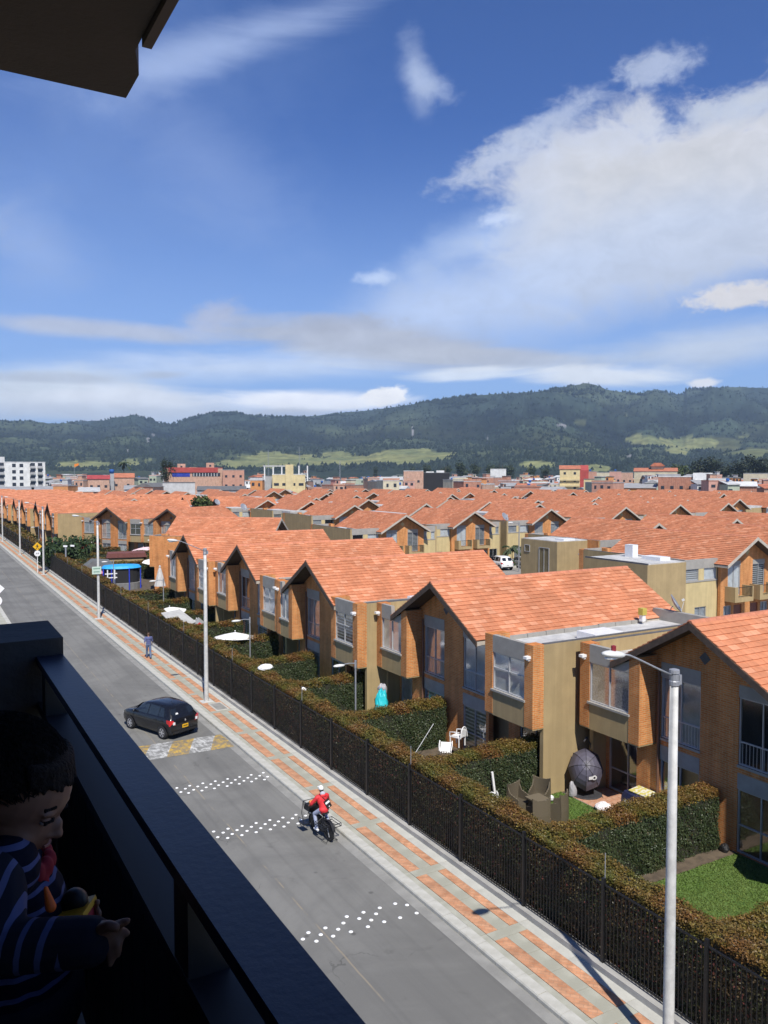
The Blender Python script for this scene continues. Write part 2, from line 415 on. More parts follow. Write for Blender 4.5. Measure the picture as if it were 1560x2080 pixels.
# ---------------------------------------------------------------- ground, road, pavements
gm = MB(); gm.add([(-3000,-3000,-.05),(7600,-3000,-.05),(7600,7600,-.05),(-3000,7600,-.05)], [(0,1,2,3)])
ground = structure('ground', gm, mat('dry ground', (.13, .125, .085), .95, 0, .05, var2=(.085, .095, .05)))

M_ASPH = bpy.data.materials.new('worn asphalt'); M_ASPH.use_nodes = True
t = NT(M_ASPH.node_tree); b = t.n['Principled BSDF']; c = t.new('ShaderNodeTexCoord').outputs['Object']
big = t.mapr(t.noise(c, .22, 7, .68, .5), .36, .64)
col = t.mix(big, (.150, .148, .138), (.200, .197, .182))
col = t.mix(t.mapr(t.noise(c, 38, 3, .7), .55, .75, 0, .35), col, (.26, .25, .235))
stain = t.mapr(t.noise(c, .55, 5, .65, 1.2), .60, .74, 0, .5)
col = t.mix(stain, col, (.095, .092, .086))
mp = t.new('ShaderNodeMapping'); t.put(mp, 'Vector', c); mp.inputs['Scale'].default_value = (2.2, .05, 1)
col = t.mix(t.mapr(t.noise(mp.outputs[0], 1.0, 4, .6), .46, .66, 0, .36), col, (.11, .108, .102))
spots = t.new('ShaderNodeTexVoronoi'); t.put(spots, 'Vector', c); t.put(spots, 'Scale', .9)
col = t.mix(t.mapr(spots.outputs[0], .10, .03, 0, .5), col, (.04, .04, .04))
wn = t.new('ShaderNodeTexNoise'); t.put(wn, 'Vector', c); t.put(wn, 'Scale', 1.3); t.put(wn, 'Detail', 5)
ck = t.new('ShaderNodeTexVoronoi', feature='DISTANCE_TO_EDGE'); t.put(ck, 'Vector', t.vmath('ADD', c, wn.outputs[1])); t.put(ck, 'Scale', .22)
crk = t.math('MULTIPLY', t.mapr(ck.outputs[0], .005, .001, 0, .5), t.mapr(t.noise(c, .35, 3, .6), .50, .60))
col = t.mix(crk, col, (.06, .06, .057))
# patch seam running along the middle
sp = t.new('ShaderNodeSeparateXYZ'); t.put(sp, 0, c)
seam = t.math('ABSOLUTE', t.math('ADD', t.math('SUBTRACT', sp.outputs[0], 9.35), t.math('MULTIPLY', t.math('SUBTRACT', t.noise(c, .5, 3, .5), .5), .12)))
seam_on = t.math('MULTIPLY', t.mapr(seam, .035, .012, 0, .75), t.mapr(t.noise(c, .7, 3, .6), .42, .55))
col = t.mix(seam_on, col, (.27, .23, .17))
t.l.new(col, b.inputs['Base Color']); b.inputs['Roughness'].default_value = .9; b.inputs['Specular IOR Level'].default_value = .25
bn = t.new('ShaderNodeBump'); bn.inputs['Strength'].default_value = .35; bn.inputs['Distance'].default_value = .01
t.l.new(t.noise(c, 90, 2, .6), bn.inputs['Height']); t.l.new(bn.outputs[0], b.inputs['Normal'])

rm = MB(); rm.box(6.62, 12.6, -40, 420, -.3, 0.0)
road = structure('road', rm, M_ASPH)
M_KERB = mat('kerb concrete', (.40, .39, .34), .9, 0, 2.2, .2, 60, var2=(.50, .49, .44))
M_GUTTER = mat('gutter concrete', (.25, .245, .225), .9, .14, 1.4, .15, 60)
M_PAVE_G = mat('grey paving', (.32, .315, .255), .9, 0, 1.6, .15, 70, var2=(.41, .405, .335))
M_PAVE_W = mat('pale concrete strip', (.44, .435, .39), .9, .12, 1.2, .2, 50)
def paver_mat():
    m = brick_mat('orange paving brick', (.50, .235, .125), (.58, .31, .18), (.45, .27, .17), .21, .105, .007)
    t = NT(m.node_tree); br = [n for n in t.n if n.bl_idname == 'ShaderNodeTexBrick'][0]
    c = t.new('ShaderNodeTexCoord').outputs['Object']
    mp = t.new('ShaderNodeMapping'); t.put(mp, 'Vector', c); mp.inputs['Rotation'].default_value = (0, 0, R(45))
    t.l.new(mp.outputs[0], br.inputs['Vector']); return m
M_PAVE_O = paver_mat()
gu = MB(); gu.box(12.16, 12.5, -40, 420, -.2, .004); structure('gutter_strip', gu, M_GUTTER)
# pavement beside the road: bed, kerb stones, grey slabs, orange brick panels, pale strip, low wall
pb = MB(); pb.box(12.82, 14.46, -40, 420, -.2, .10); pavement = structure('pavement', pb, M_PAVE_G)
def kerb_mesh(L):
    m = MB(); prof = [(12.505,-.1),(12.505,.09),(12.53,.125),(12.815,.135),(12.815,-.1)]
    m.prism(prof[::-1], lambda u, v, d: (u, d, v), .006, L-.006); return m.mesh('kerb_stone', M_KERB)
km = kerb_mesh(.8)
for i in range(70):
    o = link('kerb_stone', km, pavement); o.location = (random.uniform(-.004,.004), 8+i*.8, random.uniform(-.004,.003))
far = kerb_mesh(230); o = link('kerb_line', far, pavement); o.location = (0, 64, 0)
nearb = kerb_mesh(30); o = link('kerb_line', nearb, pavement); o.location = (0, -22, 0)
def slab_mesh(x0, x1, L, z, m, name):
    q = MB(); q.box(x0+.006, x1-.006, .006, L-.006, .05, z); return q.mesh(name, m)
PER = 3.93
panel_o1 = slab_mesh(13.02, 13.41, 3.55, .128, M_PAVE_O, 'brick_panel'); panel_o2 = slab_mesh(13.83, 14.13, 3.55, .128, M_PAVE_O, 'brick_panel')
slabs = [slab_mesh(12.82, 13.02, PER/2, .122, M_PAVE_G, 'paving_slab'), slab_mesh(13.41, 13.83, 3.55/4, .124, M_PAVE_G, 'paving_slab'),
         slab_mesh(13.02, 14.13, .38, .126, M_PAVE_G, 'cross_slab'), slab_mesh(14.13, 14.46, PER/2, .125, M_PAVE_W, 'edge_slab')]
for i in range(-1, 26):
    y = 5.29+PER*i
    for me in (panel_o1, panel_o2):
        o = link('brick_panel', me, pavement); o.location = (0, y, random.uniform(-.003, .003))
    o = link('cross_slab', slabs[2], pavement); o.location = (0, y+3.55, random.uniform(-.003, .002))
    for k in range(2):
        o = link('paving_slab', slabs[0], pavement); o.location = (0, y+k*PER/2, random.uniform(-.003, .003))
        o = link('edge_slab', slabs[3], pavement); o.location = (0, y+k*PER/2, random.uniform(-.003, .003))
    for k in range(4):
        o = link('paving_slab', slabs[1], pavement); o.location = (0, y+k*3.55/4, random.uniform(-.004, .004))
fm = MB()
for i in range(26, 75):
    y = 5.29+PER*i; fm.box(13.02, 13.41, y, y+3.5, .09, .128); fm.box(13.83, 14.13, y, y+3.5, .09, .128)
o = part('far_brick_panels', fm, M_PAVE_O, pavement); o['kind'] = 'stuff'
# inspection cover
q = MB(); q.box(13.34, 14.06, 40.6, 42.1, .05, .140); part('inspection_cover', q, M_KERB, pavement)
q = MB(); q.box(13.43, 13.97, 40.72, 41.98, .1, .146); part('cover_plate', q, M_GUTTER, pavement)
# low wall under the fence
M_WALL = mat('low wall concrete', (.30, .295, .275), .9, 0, 1.2, .25, 40, var2=(.42, .41, .385))
q = MB(); q.box(14.46, 14.80, -40, 420, -.2, .27); lw = structure('low_wall', q, M_WALL)
q = MB()
for i in range(60): q.box(14.455, 14.50, 6+i*1.55+.01, 6+(i+1)*1.55-.01, .0, .275+random.uniform(0,.01))
o = part('wall_edge', q, M_WALL, lw); o['kind'] = 'stuff'
# road studs in three bands
sm = MB(); sm.lathe([(.062, 0.0), (.060, .008), (.045, .018), (.02, .024)], 10)
stud_me = sm.mesh('road_stud', mat('white road stud', (.85, .85, .84), .5, .05, 9), True)
for y0 in (30.86, 26.3, 19.2):
    for r_ in range(4):
        for k in range(12):
            x = 6.95+(.255 if r_ % 2 else 0)+k*.512
            if x > 12.42 or (y0 < 20 and random.random() < .16): continue
            o = link('road_stud', stud_me, road); o.location = (x+random.uniform(-.015,.015), y0+.06+r_*.242-(x-8.6)*.05+random.uniform(-.015,.015), 0.001)
# raised hump with worn yellow and white bands
def worn(name, col):
    m = bpy.data.materials.new(name); m.use_nodes = True
    t = NT(m.node_tree); b = t.n['Principled BSDF']; c = t.new('ShaderNodeTexCoord').outputs['Object']
    w = t.mapr(t.noise(c, 3.2, 7, .72, .6), .40, .62, .15, .95)
    mp = t.new('ShaderNodeMapping'); t.put(mp, 'Vector', c); mp.inputs['Scale'].default_value = (6, .6, 1)
    w = t.math('MULTIPLY', w, t.mapr(t.noise(mp.outputs[0], 1.6, 4, .6), .32, .6, .45, 1.0))
    t.l.new(t.mix(w, (.15, .147, .135), col), b.inputs['Base Color']); b.inputs['Roughness'].default_value = .8
    return m
M_YPAINT, M_WPAINT = worn('worn yellow paint', (.58, .36, .045)), worn('worn white paint', (.60, .60, .57))
hz = lambda v: .004+.055*math.sin(math.pi*min(1, max(0, v)))
hump = structure('speed_hump', MB().add([(6.75,35.42,.002),(12.38,35.22,.002),(12.38,37.2,.002),(6.75,37.5,.002)], [(0,1,2,3)]), M_ASPH)
edges = [6.75, 7.75, 8.72, 9.75, 10.72, 11.72, 12.38]
for i in range(6):
    a, bq = edges[i], edges[i+1]; q = MB(); n = 8; vs = []; fs = []
    for j in range(n+1):
        v = j/n; sh = (v-.5)*.85
        for xx in (a, bq):
            x = min(12.38, max(6.75, xx+sh)) if 6.75 < xx < 12.38 else xx
            y0 = 35.42-(x-6.75)*.0355; y1 = 37.5-(x-6.75)*.053
            vs.append((x, y0+(y1-y0)*v, hz(v)+.004))
    for j in range(n): fs.append((2*j, 2*j+1, 2*j+3, 2*j+2))
    q.add(vs, fs); part('painted_band', q, M_YPAINT if i % 2 else M_WPAINT, hump)
# far side of the road
q = MB(); q.box(-1.5, 6.3, -40, 420, -.2, .10); fp = structure('opposite_pavement', q, M_PAVE_G)
q = MB(); q.box(6.3, 6.62, -40, 420, -.2, .13); structure('opposite_kerb', q, M_KERB)
q = MB()
for i in range(40, 100):
    q.box(5.45, 5.9, 6+PER*i*.5, 6+PER*i*.5+1.8, .05, .125); q.box(4.6, 4.95, 6+PER*i*.5, 6+PER*i*.5+1.8, .05, .125)
o = part('brick_panels', q, M_PAVE_O, fp); o['kind'] = 'stuff'
# ground of the estate: garden soil strip, inner lanes
q = MB(); q.box(14.8, 40, -20, 330, -.3, -.004); structure('garden_soil', q, mat('garden soil', (.10, .075, .05), .95, .3, 3, .3, 30))
q = MB(); q.box(33.2, 320, -20, 380, -.3, .0); structure('inner_lane', q, mat('lane paving', (.24, .225, .20), .9, .14, .3, .1, 30))

# ---------------------------------------------------------------- hills
SKYL = [(-900,880),(-500,872),(-250,862),(-80,850),(0,851),(60,850),(110,856),(160,853),(210,850),(240,843),(275,840),(310,849),(345,861),(372,851),(390,846),(430,836),(470,834),(500,838),(560,843),(640,841),(700,834),(760,829),(790,824),(830,818),(900,808),(960,799),(1000,796),(1060,793),(1100,791),(1135,784),(1160,779),(1190,774),(1210,779),(1230,788),(1262,793),(1290,798),(1310,791),(1330,788),(1350,793),(1372,800),(1384,799),(1392,788),(1440,783),(1500,783),(1560,785),(1700,790),(2000,815),(2400,842),(3000,880)]
def px_az(px): return 29.977+math.degrees(math.atan((px-780)/1650)) if -100 < px < 1660 else 29.977+(px-780)/1560*50.6
sa = np.array([px_az(x) for x, y in SKYL]); se = np.array([(962-y)/1650*math.cos(math.radians(px_az(x)-29.977)) for x, y in SKYL])
NA, NR = 1500, 150
az = np.linspace(-22, 86, NA); rr = 900*(7200/900)**np.linspace(0, 1, NR)
A, RR = np.meshgrid(az, rr, indexing='ij')
X = RR*np.sin(np.radians(A)); Y = RR*np.cos(np.radians(A))
Dr = 4300+500*np.sin(A*.11+1)+350*np.sin(A*.27)
p = np.clip((RR-1500)/(Dr-1500), 0, 1.9)
prof = np.where(p < 1, p**1.35, 1-(p-1)*.6)
spur = fbm(X/620, Y/620, 5, 3)-.5; spur2 = fbm(X/170, Y/170, 5, 9)-.5
ridge_n = 1-np.abs(2*fbm(X/850+7, Y/850+3, 4, 21)-1)
h = np.maximum(0, prof)*(.55+.85*ridge_n+1.0*spur) + .14*spur2*np.clip(p*3, 0, 1)
ang = h/RR
tgt = np.interp(az, sa, se)
pk = ang.max(axis=1); k = tgt/np.maximum(pk, 1e-9)
H = h*k[:, None]
H += np.where(np.abs(p-1) < .9, (hash2(np.floor(X/9), np.floor(Y/9), 5)-.3)*3*np.clip(p*2, 0, 1), 0)
# low foothills with meadows
for (px, dist, ht, wa, wr) in [(560,2100,46,3.0,380),(470,2000,20,2.4,300),(690,2300,36,2.6,380),(830,2500,50,3.3,420),(150,2400,26,4.5,380),(1000,2600,34,4.0,420),(1330,2700,95,6,520),(1540,2300,80,5,450),(60,2600,30,5,400)]:
    a0 = px_az(px); H = np.maximum(H, ht*np.exp(-((A-a0)/wa)**2-((RR-dist)/wr)**2)*(1+.5*spur)) if True else H
H = np.maximum(H, 0)*np.clip((RR-900)/500, 0, 1) - .04
# land cover: 0 forest, 1 meadow, 2 bare earth
ca, cb = math.cos(CAM_YAW), math.sin(CAM_YAW)
dxp = X*ca-Y*cb; dyp = X*cb+Y*ca
PX = 780+1650*dxp/np.maximum(dyp, 1); PY = 962-1650*(H-EYE)/np.maximum(dyp, 1)
wob = (fbm(X/210, Y/210, 5, 31)-.5)
cover = np.zeros_like(H)
for (mx, my, ax, ay, c_) in [(560,932,80,16,1),(480,942,60,10,1),(700,930,42,14,1),(830,928,85,20,1),(650,937,25,8,1),(145,943,38,9,1),(188,944,45,9,1),(268,940,28,9,1),(300,935,16,6,1),(1390,908,52,14,1),(1300,892,26,7,1),(1345,900,36,6,1),(1420,900,30,8,1),(1090,944,34,8,1),(1215,950,20,6,1),(1250,853,18,4,1),(1540,920,40,10,.6),(1470,905,40,16,.35),(838,876,2,9,2),(1140,864,9,2,2),(312,884,4,3,2),(262,913,3,4,2),(303,892,3,4,2),(990,898,1.5,8,2),(1280,926,8,3,2),(1510,888,22,6,.5),(1175,858,14,4,.5)]:
    d = np.sqrt(((PX-mx)/ax)**2+((PY-my)/ay)**2)+wob*2.2
    cover = np.maximum(cover, np.where(d < 1, c_, 0)) if c_ != 2 else np.where(d < 1, 2, cover)
f1 = fbm(X/130, Y/130, 5, 40); f2 = hash2(np.floor(X/16), np.floor(Y/16), 8)
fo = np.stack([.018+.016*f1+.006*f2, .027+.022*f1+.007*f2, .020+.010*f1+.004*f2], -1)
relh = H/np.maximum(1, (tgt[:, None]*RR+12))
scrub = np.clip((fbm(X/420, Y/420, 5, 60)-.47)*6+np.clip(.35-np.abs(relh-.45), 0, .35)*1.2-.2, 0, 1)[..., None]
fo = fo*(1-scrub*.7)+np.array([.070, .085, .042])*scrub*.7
hl = (H-(np.roll(H, 14, 0)+np.roll(H, -14, 0)+np.roll(H, 8, 1)+np.roll(H, -8, 1))/4)     # relief shade put into the colour: gullies darker, crests lighter
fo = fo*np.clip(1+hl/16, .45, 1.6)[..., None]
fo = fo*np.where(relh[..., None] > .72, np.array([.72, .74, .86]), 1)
f3 = fbm(X/60, Y/60, 5, 44); me_ = np.stack([.09+.19*f3, .12+.15*f3, .055+.05*f3], -1); be = np.full(H.shape+(3,), .20)
cv = cover[..., None]
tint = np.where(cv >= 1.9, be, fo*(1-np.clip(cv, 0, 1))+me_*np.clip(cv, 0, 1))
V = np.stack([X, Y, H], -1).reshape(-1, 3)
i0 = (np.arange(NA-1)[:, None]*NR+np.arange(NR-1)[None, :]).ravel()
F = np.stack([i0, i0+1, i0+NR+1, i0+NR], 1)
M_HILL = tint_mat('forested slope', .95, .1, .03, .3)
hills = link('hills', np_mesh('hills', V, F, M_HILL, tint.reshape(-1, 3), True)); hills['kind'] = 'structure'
# forest: pointed and round crowns on the slopes
ok = np.argwhere((cover < .2) & (H > 18) & (RR < 5600) & (A > 0) & (A < 60) & (np.gradient(H, axis=1) > -8))
sel = ok[rng.choice(len(ok), 22000)]
hi = np.argwhere((np.abs(p-1) < .12) & (cover < .2) & (A > 0) & (A < 60)); grove = fbm(X/260, Y/260, 3, 77)
hi = hi[grove[hi[:, 0], hi[:, 1]] > .5]
sel = np.concatenate([sel, hi[rng.choice(len(hi), 4000)]])
jx = rng.uniform(-18, 18, len(sel)); jy = rng.uniform(-18, 18, len(sel))
cx = X[sel[:, 0], sel[:, 1]]+jx; cy_ = Y[sel[:, 0], sel[:, 1]]+jy; cz = H[sel[:, 0], sel[:, 1]]-3
hh = rng.uniform(6, 13, len(sel))*np.where(np.arange(len(sel)) < 22000, 1, 1.35); ww = hh*rng.uniform(.3, .6, len(sel))
th = np.arange(5)*2*np.pi/5
ring = np.stack([np.cos(th), np.sin(th)], 1)
VV = np.zeros((len(sel), 6, 3))
VV[:, :5, 0] = cx[:, None]+ring[None, :, 0]*ww[:, None]; VV[:, :5, 1] = cy_[:, None]+ring[None, :, 1]*ww[:, None]; VV[:, :5, 2] = cz[:, None]+hh[:, None]*.25
VV[:, 5, 0] = cx; VV[:, 5, 1] = cy_; VV[:, 5, 2] = cz+hh
FF = (np.array([(k, (k+1) % 5, 5) for k in range(5)])[None]+np.arange(len(sel))[:, None, None]*6).reshape(-1, 3)
g = rng.uniform(.6, 1.25, (len(sel), 1, 1))*np.array([.024, .035, .024])[None, None]
o = link('forest', np_mesh('forest', VV.reshape(-1, 3), FF, M_HILL, np.broadcast_to(g, (len(sel), 6, 3)).reshape(-1, 3))); o['kind'] = 'stuff'

# ---------------------------------------------------------------- air
zt = float(H.max())+45
hb = MB(); hb.box(-3050, 7650, -3050, 7650, -1.3, zt)
hz_o = part('haze', hb, None); hz_o['kind'] = 'stuff'
hm = bpy.data.materials.new('air'); hm.use_nodes = True; t = NT(hm.node_tree); t.n.remove(t.n['Principled BSDF'])
pv = t.new('ShaderNodeVolumePrincipled'); pv.inputs['Color'].default_value = (.56, .76, 1.0, 1); pv.inputs['Density'].default_value = 1.15e-4; pv.inputs['Anisotropy'].default_value = .2
t.l.new(pv.outputs[0], t.n['Material Output'].inputs['Volume']); hz_o.data.materials.append(hm)
scene.cycles.volume_bounces = 0
# ---------------------------------------------------------------- gabled terrace houses
# local frame: x = 0 is the garden facade (outward is -x), the lane facade is at LX; y runs along the terrace, the ridge is at y = 0
LX, EAVE, RIDGE, HALF = 10.5, 5.46, 7.50, 3.50
SLOPE = (RIDGE-EAVE)/HALF
def roof_z(y): return RIDGE-SLOPE*abs(y)
def TG(px): return lambda u, v, d: (px-d, u, v)        # garden side: d outward
def TL(px): return lambda u, v, d: (px+d, u, v)        # lane side
def tbox(mb, T, u0, u1, v0, v1, d0, d1):
    P = [T(u, v, d) for d in (d0, d1) for (u, v) in ((u0,v0),(u1,v0),(u1,v1),(u0,v1))]
    return mb.add(P, [(0,3,2,1),(4,5,6,7),(0,1,5,4),(1,2,6,5),(2,3,7,6),(3,0,4,7)])
def wall_open(mb, T, u0, u1, top, openings, d0, d1, z0=0.0):
    """wall with openings (ua, ub, va, vb); top(u) gives its height"""
    cuts = sorted({u0, u1, *[o[0] for o in openings], *[o[1] for o in openings], *([0.0] if u0 < 0 < u1 else [])})
    for a, b_ in zip(cuts[:-1], cuts[1:]):
        mid = (a+b_)/2; os = sorted([o for o in openings if o[0] < mid < o[1]], key=lambda o: o[2]); z = z0
        for o in os:
            if o[2] > z+.01: tbox(mb, T, a, b_, z, o[2], d0, d1)
            z = o[3]
        mb.prism([(a, z), (b_, z), (b_, top(b_)), (a, top(a))], T, d0, d1)
def window(root, T, u0, u1, v0, v1, curtain, mull=1, transom=None, name='window', fr=.05, bars=False):
    """aluminium frame set in the opening, glass pane and a curtain or painted dark sheet behind"""
    m = MB(); d0, d1 = -.10, -.04
    tbox(m, T, u0, u0+fr, v0, v1, d0, d1); tbox(m, T, u1-fr, u1, v0, v1, d0, d1)
    tbox(m, T, u0+fr, u1-fr, v0, v0+fr, d0, d1); tbox(m, T, u0+fr, u1-fr, v1-fr, v1, d0, d1)
    for k in range(mull):
        c = u0+(u1-u0)*(k+1)/(mull+1); tbox(m, T, c-.02, c+.02, v0+fr, v1-fr, d0+.005, d1-.005)
    if transom: tbox(m, T, u0+fr, u1-fr, transom-.02, transom+.02, d0+.008, d1-.002)
    if bars and transom:
        n = int((u1-u0)/.13)
        for k in range(1, n): c = u0+(u1-u0)*k/n; tbox(m, T, c-.008, c+.008, v0+fr, transom-.02, d0+.04, d1-.012)
    w = part(name, m, M_ALU, root)
    g = MB(); g.add([T(u0+fr, v0+fr, -.085), T(u1-fr, v0+fr, -.085), T(u1-fr, v1-fr, -.085), T(u0+fr, v1-fr, -.085)], [(0,1,2,3)])
    part('pane', g, M_GLASS, w)
    g = MB(); tbox(g, T, u0+.01, u1-.01, v0+.01, v1-.01, -.15, -.115)
    part('curtain', g, curtain, w)  # also used for the near-black sheet painted as an unlit room
    return w

def tile_geo():
    """one clay tile in slope coordinates: s down the slope, t along it, n up"""
    L, W = .30, .415; z0, z1 = .016, .056
    return [(0,-W/2,z0-.02),(0,W/2,z0-.02),(L,W/2,z0),(L,-W/2,z0),(0,-W/2,z0+.004),(0,W/2,z0+.004),(L,W/2,z1),(L,-W/2,z1)], [(4,7,6,5),(3,2,6,7),(0,4,5,1),(0,3,7,4),(1,5,6,2),(0,1,2,3)]
TV, TF = tile_geo()
NS, NT_ = 16, 30
RX0, RX1 = -1.0, LX+.95
DT = (RX1-RX0)/NT_
def tile_tint():
    r = random.random(); base = np.array([.50, .195, .098])*random.uniform(.95, 1.05)
    if r < .13: base = np.array([.58, .262, .148])*random.uniform(.95, 1.05)
    elif r < .30: base = np.array([.53, .215, .112])
    elif r < .37: base = np.array([.465, .172, .085])
    return base
ca_, sa_ = math.cos(math.atan(SLOPE)), math.sin(math.atan(SLOPE))
DS = (HALF/ca_)/NS
def tile_mat4(i, j, side):
    """row i from the ridge, column j; side -1 or +1 in y"""
    s = i*DS-.02; x = RX0+(j+.5)*DT
    ex = Vector((0, side*ca_, -sa_)); ey = Vector((1, 0, 0)); ez = Vector((0, side*sa_, ca_))
    o = Vector((x, 0, RIDGE+.06))+ex*s
    if side > 0: ey = -ey
    M = Matrix((ex, ey, ez)).transposed().to_4x4(); M.translation = o
    return M
def tile_sheet(skip=()):
    V = []; F = []; C = []
    for side in (-1, 1):
        for i in range(NS):
            for j in range(NT_):
                if (i, j, side) in skip: continue
                M = tile_mat4(i, j, side); o = len(V); jit = random.uniform(-.006, .006)
                V += [tuple(M @ Vector((a, b2, c+jit))) for a, b2, c in TV]
                F += [tuple(q+o for q in f) for f in TF[:5]]; C += [tile_tint()]*8
    me = np_mesh('roof_tiles', np.array(V), np.array(F), M_TILE, np.array(C)); return me
TILE_SHEET = tile_sheet()
def tile_variant():
    c = tile_tint(); return np_mesh('roof_tile', np.array(TV, dtype=float), np.array(TF), M_TILE, np.array([c]*8))
TILE_VARS = [tile_variant() for _ in range(14)]
def ridge_caps(root):
    m = MB(); n = 30
    for k in range(n):
        x = RX0+(RX1-RX0)*k/n
        m.prism([(-.13, -.05), (.13, -.05), (.07, .045), (-.07, .045)], lambda u, v, d: (d, u, RIDGE+.075+v), x, x+(RX1-RX0)/n-.008)
    o = part('ridge_caps', m, M_RIDGE, root); o['kind'] = 'stuff'
M_RIDGE = mat('ridge tile', (.50, .185, .10), .8, .15, 4)

def build_house(name='terrace_house', yl=5.2, yr=-7.0, tiles=None, root=None, brick_end=False, cur=None):
    cur = cur or {}
    root = root or link(name, None)
    P = lambda n, mb, m, parent=root: part(n, mb, m, parent)
    g = TG(0.0)
    def tboxp(n, *a): return P(n, tbox(MB(), *a), M_LINTEL)
    # garden gable wall
    ops = [(.3, 2.0, 2.95, 5.2), (.3, 2.0, .55, 2.15), (-2.9, -1.2, 2.95, 5.2), (-2.9, -1.2, .03, 2.15)]
    w = MB(); wall_open(w, g, -3.1, 3.1, lambda u: roof_z(u)-.06, ops, -.25, 0)
    P('brick_wall', w, M_BRICK)
    for (a, b2) in ((.3, 2.0), (-2.9, -1.2)):
        tboxp('lintel', g, a, b2, 5.2, 5.72 if a > 0 else min(5.72, 5.6), -.02, .012); tboxp('lintel', g, a, b2, 2.15, 2.68, -.02, .012)
        tboxp('window_sill', g, a-.02, b2+.02, 2.87, 2.95, -.1, .03)
    window(root, g, .3, 2.0, 2.95, 5.2, cur.get('w1', random.choice(CURTS_AND_DARK)), 1, 3.72, bars=True)
    window(root, g, .3, 2.0, .55, 2.15, cur.get('g1', M_ZEBRA), 1)
    window(root, g, -2.9, -1.2, 2.95, 5.2, cur.get('w2', random.choice(CURTS_AND_DARK)), 1, 3.72, bars=True)
    window(root, g, -2.9, -1.2, .03, 2.15, cur.get('g2', M_ZEBRA), 1, .95, name='garden_door')
    # attic vent
    v = MB(); v.box(-.012, .03, -.16, .16, 6.04, 6.36, Matrix.Translation((0, .15, 6.2)) @ Matrix.Rotation(R(45), 4, 'X') @ Matrix.Translation((0, 0, -6.2)))
    P('attic_vent', v, M_COPING)
    # bays carried over the garden
    gb = TG(-.9); gr = TG(.35)
    for (a, b2, inner_hi) in ((2.2, yl, False), (yr, yr+3.0, None)):
        lo, hi = a, b2
        bw = MB(); pw = .5
        bay = P('bay', bw.box(-.885, -.65, lo+pw, hi-pw, 2.7, 3.66).box(-.885, .35, lo+.01, hi-.01, 2.655, 2.7), M_BEIGE)
        pr1 = MB(); pr1.box(-.9, -.35 if inner_hi is None else -.003, lo, lo+pw, 2.7, 5.95 if inner_hi is None else 5.93); P('bay_pier', pr1, M_BRICK, bay)
        pr1 = MB(); pr1.box(-.9, -.35 if inner_hi is False else -.003, hi-pw, hi, 2.7, 5.95); P('bay_pier', pr1, M_BRICK, bay)
        top = MB()
        if inner_hi is False:
            top.prism([(lo+pw, 5.27), (hi-pw, 5.27), (hi-pw, 5.95), (3.66, 5.95), (3.58, 5.33), (lo+pw, 5.70)], gb, -.2, -.005)
        else: tbox(top, gb, lo+pw, hi-pw, 5.27, 5.95, -.2, -.005)
        P('bay_lintel', top, M_LINTEL, bay)
        s = MB(); tbox(s, gb, lo+pw-.06, hi-pw+.06, 3.66, 3.74, -.2, .06); P('bay_sill', s, M_LINTEL, bay)
        window(root, gb, lo+pw, hi-pw, 3.74, 5.27, cur.get('bl' if inner_hi is False else 'br', random.choice([M_CURT_W, M_CURT_G, M_ZEBRA, M_CURT_P])), 1, 4.62 if inner_hi is None else None, 'bay_window')
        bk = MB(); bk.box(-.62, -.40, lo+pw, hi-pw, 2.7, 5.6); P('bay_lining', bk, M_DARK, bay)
        # wall under the bay, with a sliding door
        w = MB(); da, db = (lo+.75, hi-.35) if inner_hi is False else (lo+.35, hi-.75)
        wall_open(w, gr, lo+.02, hi-.02, lambda u: 2.66, [(da, db, .05, 2.4)], -.2, 0); P('recessed_wall', w, M_BRICK)
        window(root, gr, da, db, .05, 2.4, random.choice([M_DARK, M_DARK, M_CURT_G]), 1, .9, 'sliding_door')
        # down light on the pier
        q = MB(); q.box(-1.12, -.9, (lo+.12 if inner_hi is None else hi-.35), (lo+.32 if inner_hi is None else hi-.15), 5.42, 5.52); q.box(-1.0, -.9, (lo+.16 if inner_hi is None else hi-.31), (lo+.28 if inner_hi is None else hi-.19), 5.34, 5.42)
        P('wall_lamp', q, M_WHITE)
    # rain pipe in the corner
    q = MB(); q.tube([(-.06, 2.05, 5.5), (-.06, 2.05, .1)], .05, 8); P('rain_pipe', q, M_BRICKPIPE)
    # side walls
    end = M_BRICK if brick_end else M_BEIGE
    sw = MB(); sw.box(-.35, LX-.3, yr, yr+.2, 0, 5.93); P('side_wall', sw, end)
    sw = MB(); sw.box(-.35, LX-.3, yl-.2, yl, 0, 5.93); P('side_wall', sw, M_BEIGE)
    core = MB(); core.box(.7, LX-.61, yr+.2, yl-.2, 0, 5.30)
    P('inner_wall', core, M_BEIGE)
    # flat roofs with parapets, hatch
    flats = []
    for (a, b2) in ((yr+.2, -3.12), (3.12, yl-.2)): flats.append(P('flat_roof', MB().box(-.36, LX-.55, a, b2, 5.31, 5.42), M_FLAT))
    flat = flats[0]
    P('parapet_coping', MB().box(-.34, LX-.3, yr+.02, yr+.16, 5.93, 5.97), M_COPING, flat); P('parapet_coping', MB().box(-.34, LX-.3, yl-.16, yl-.02, 5.93, 5.97), M_COPING, flats[1])
    for k in range(8):
        P('upstand_slab', MB().box(RX0+1.6+k*1.05, RX0+2.62+k*1.05, -3.66, -3.56, 5.42, 5.60+random.uniform(-.02,.02)), M_LINTEL, flat)
    sk = MB(); sk.box(3.4, 5.0, yr+1.1, yr+2.2, 5.42, 5.75); P('skylight', sk, M_WHITEROOF, flat)
    # lane facade
    l = TL(LX)
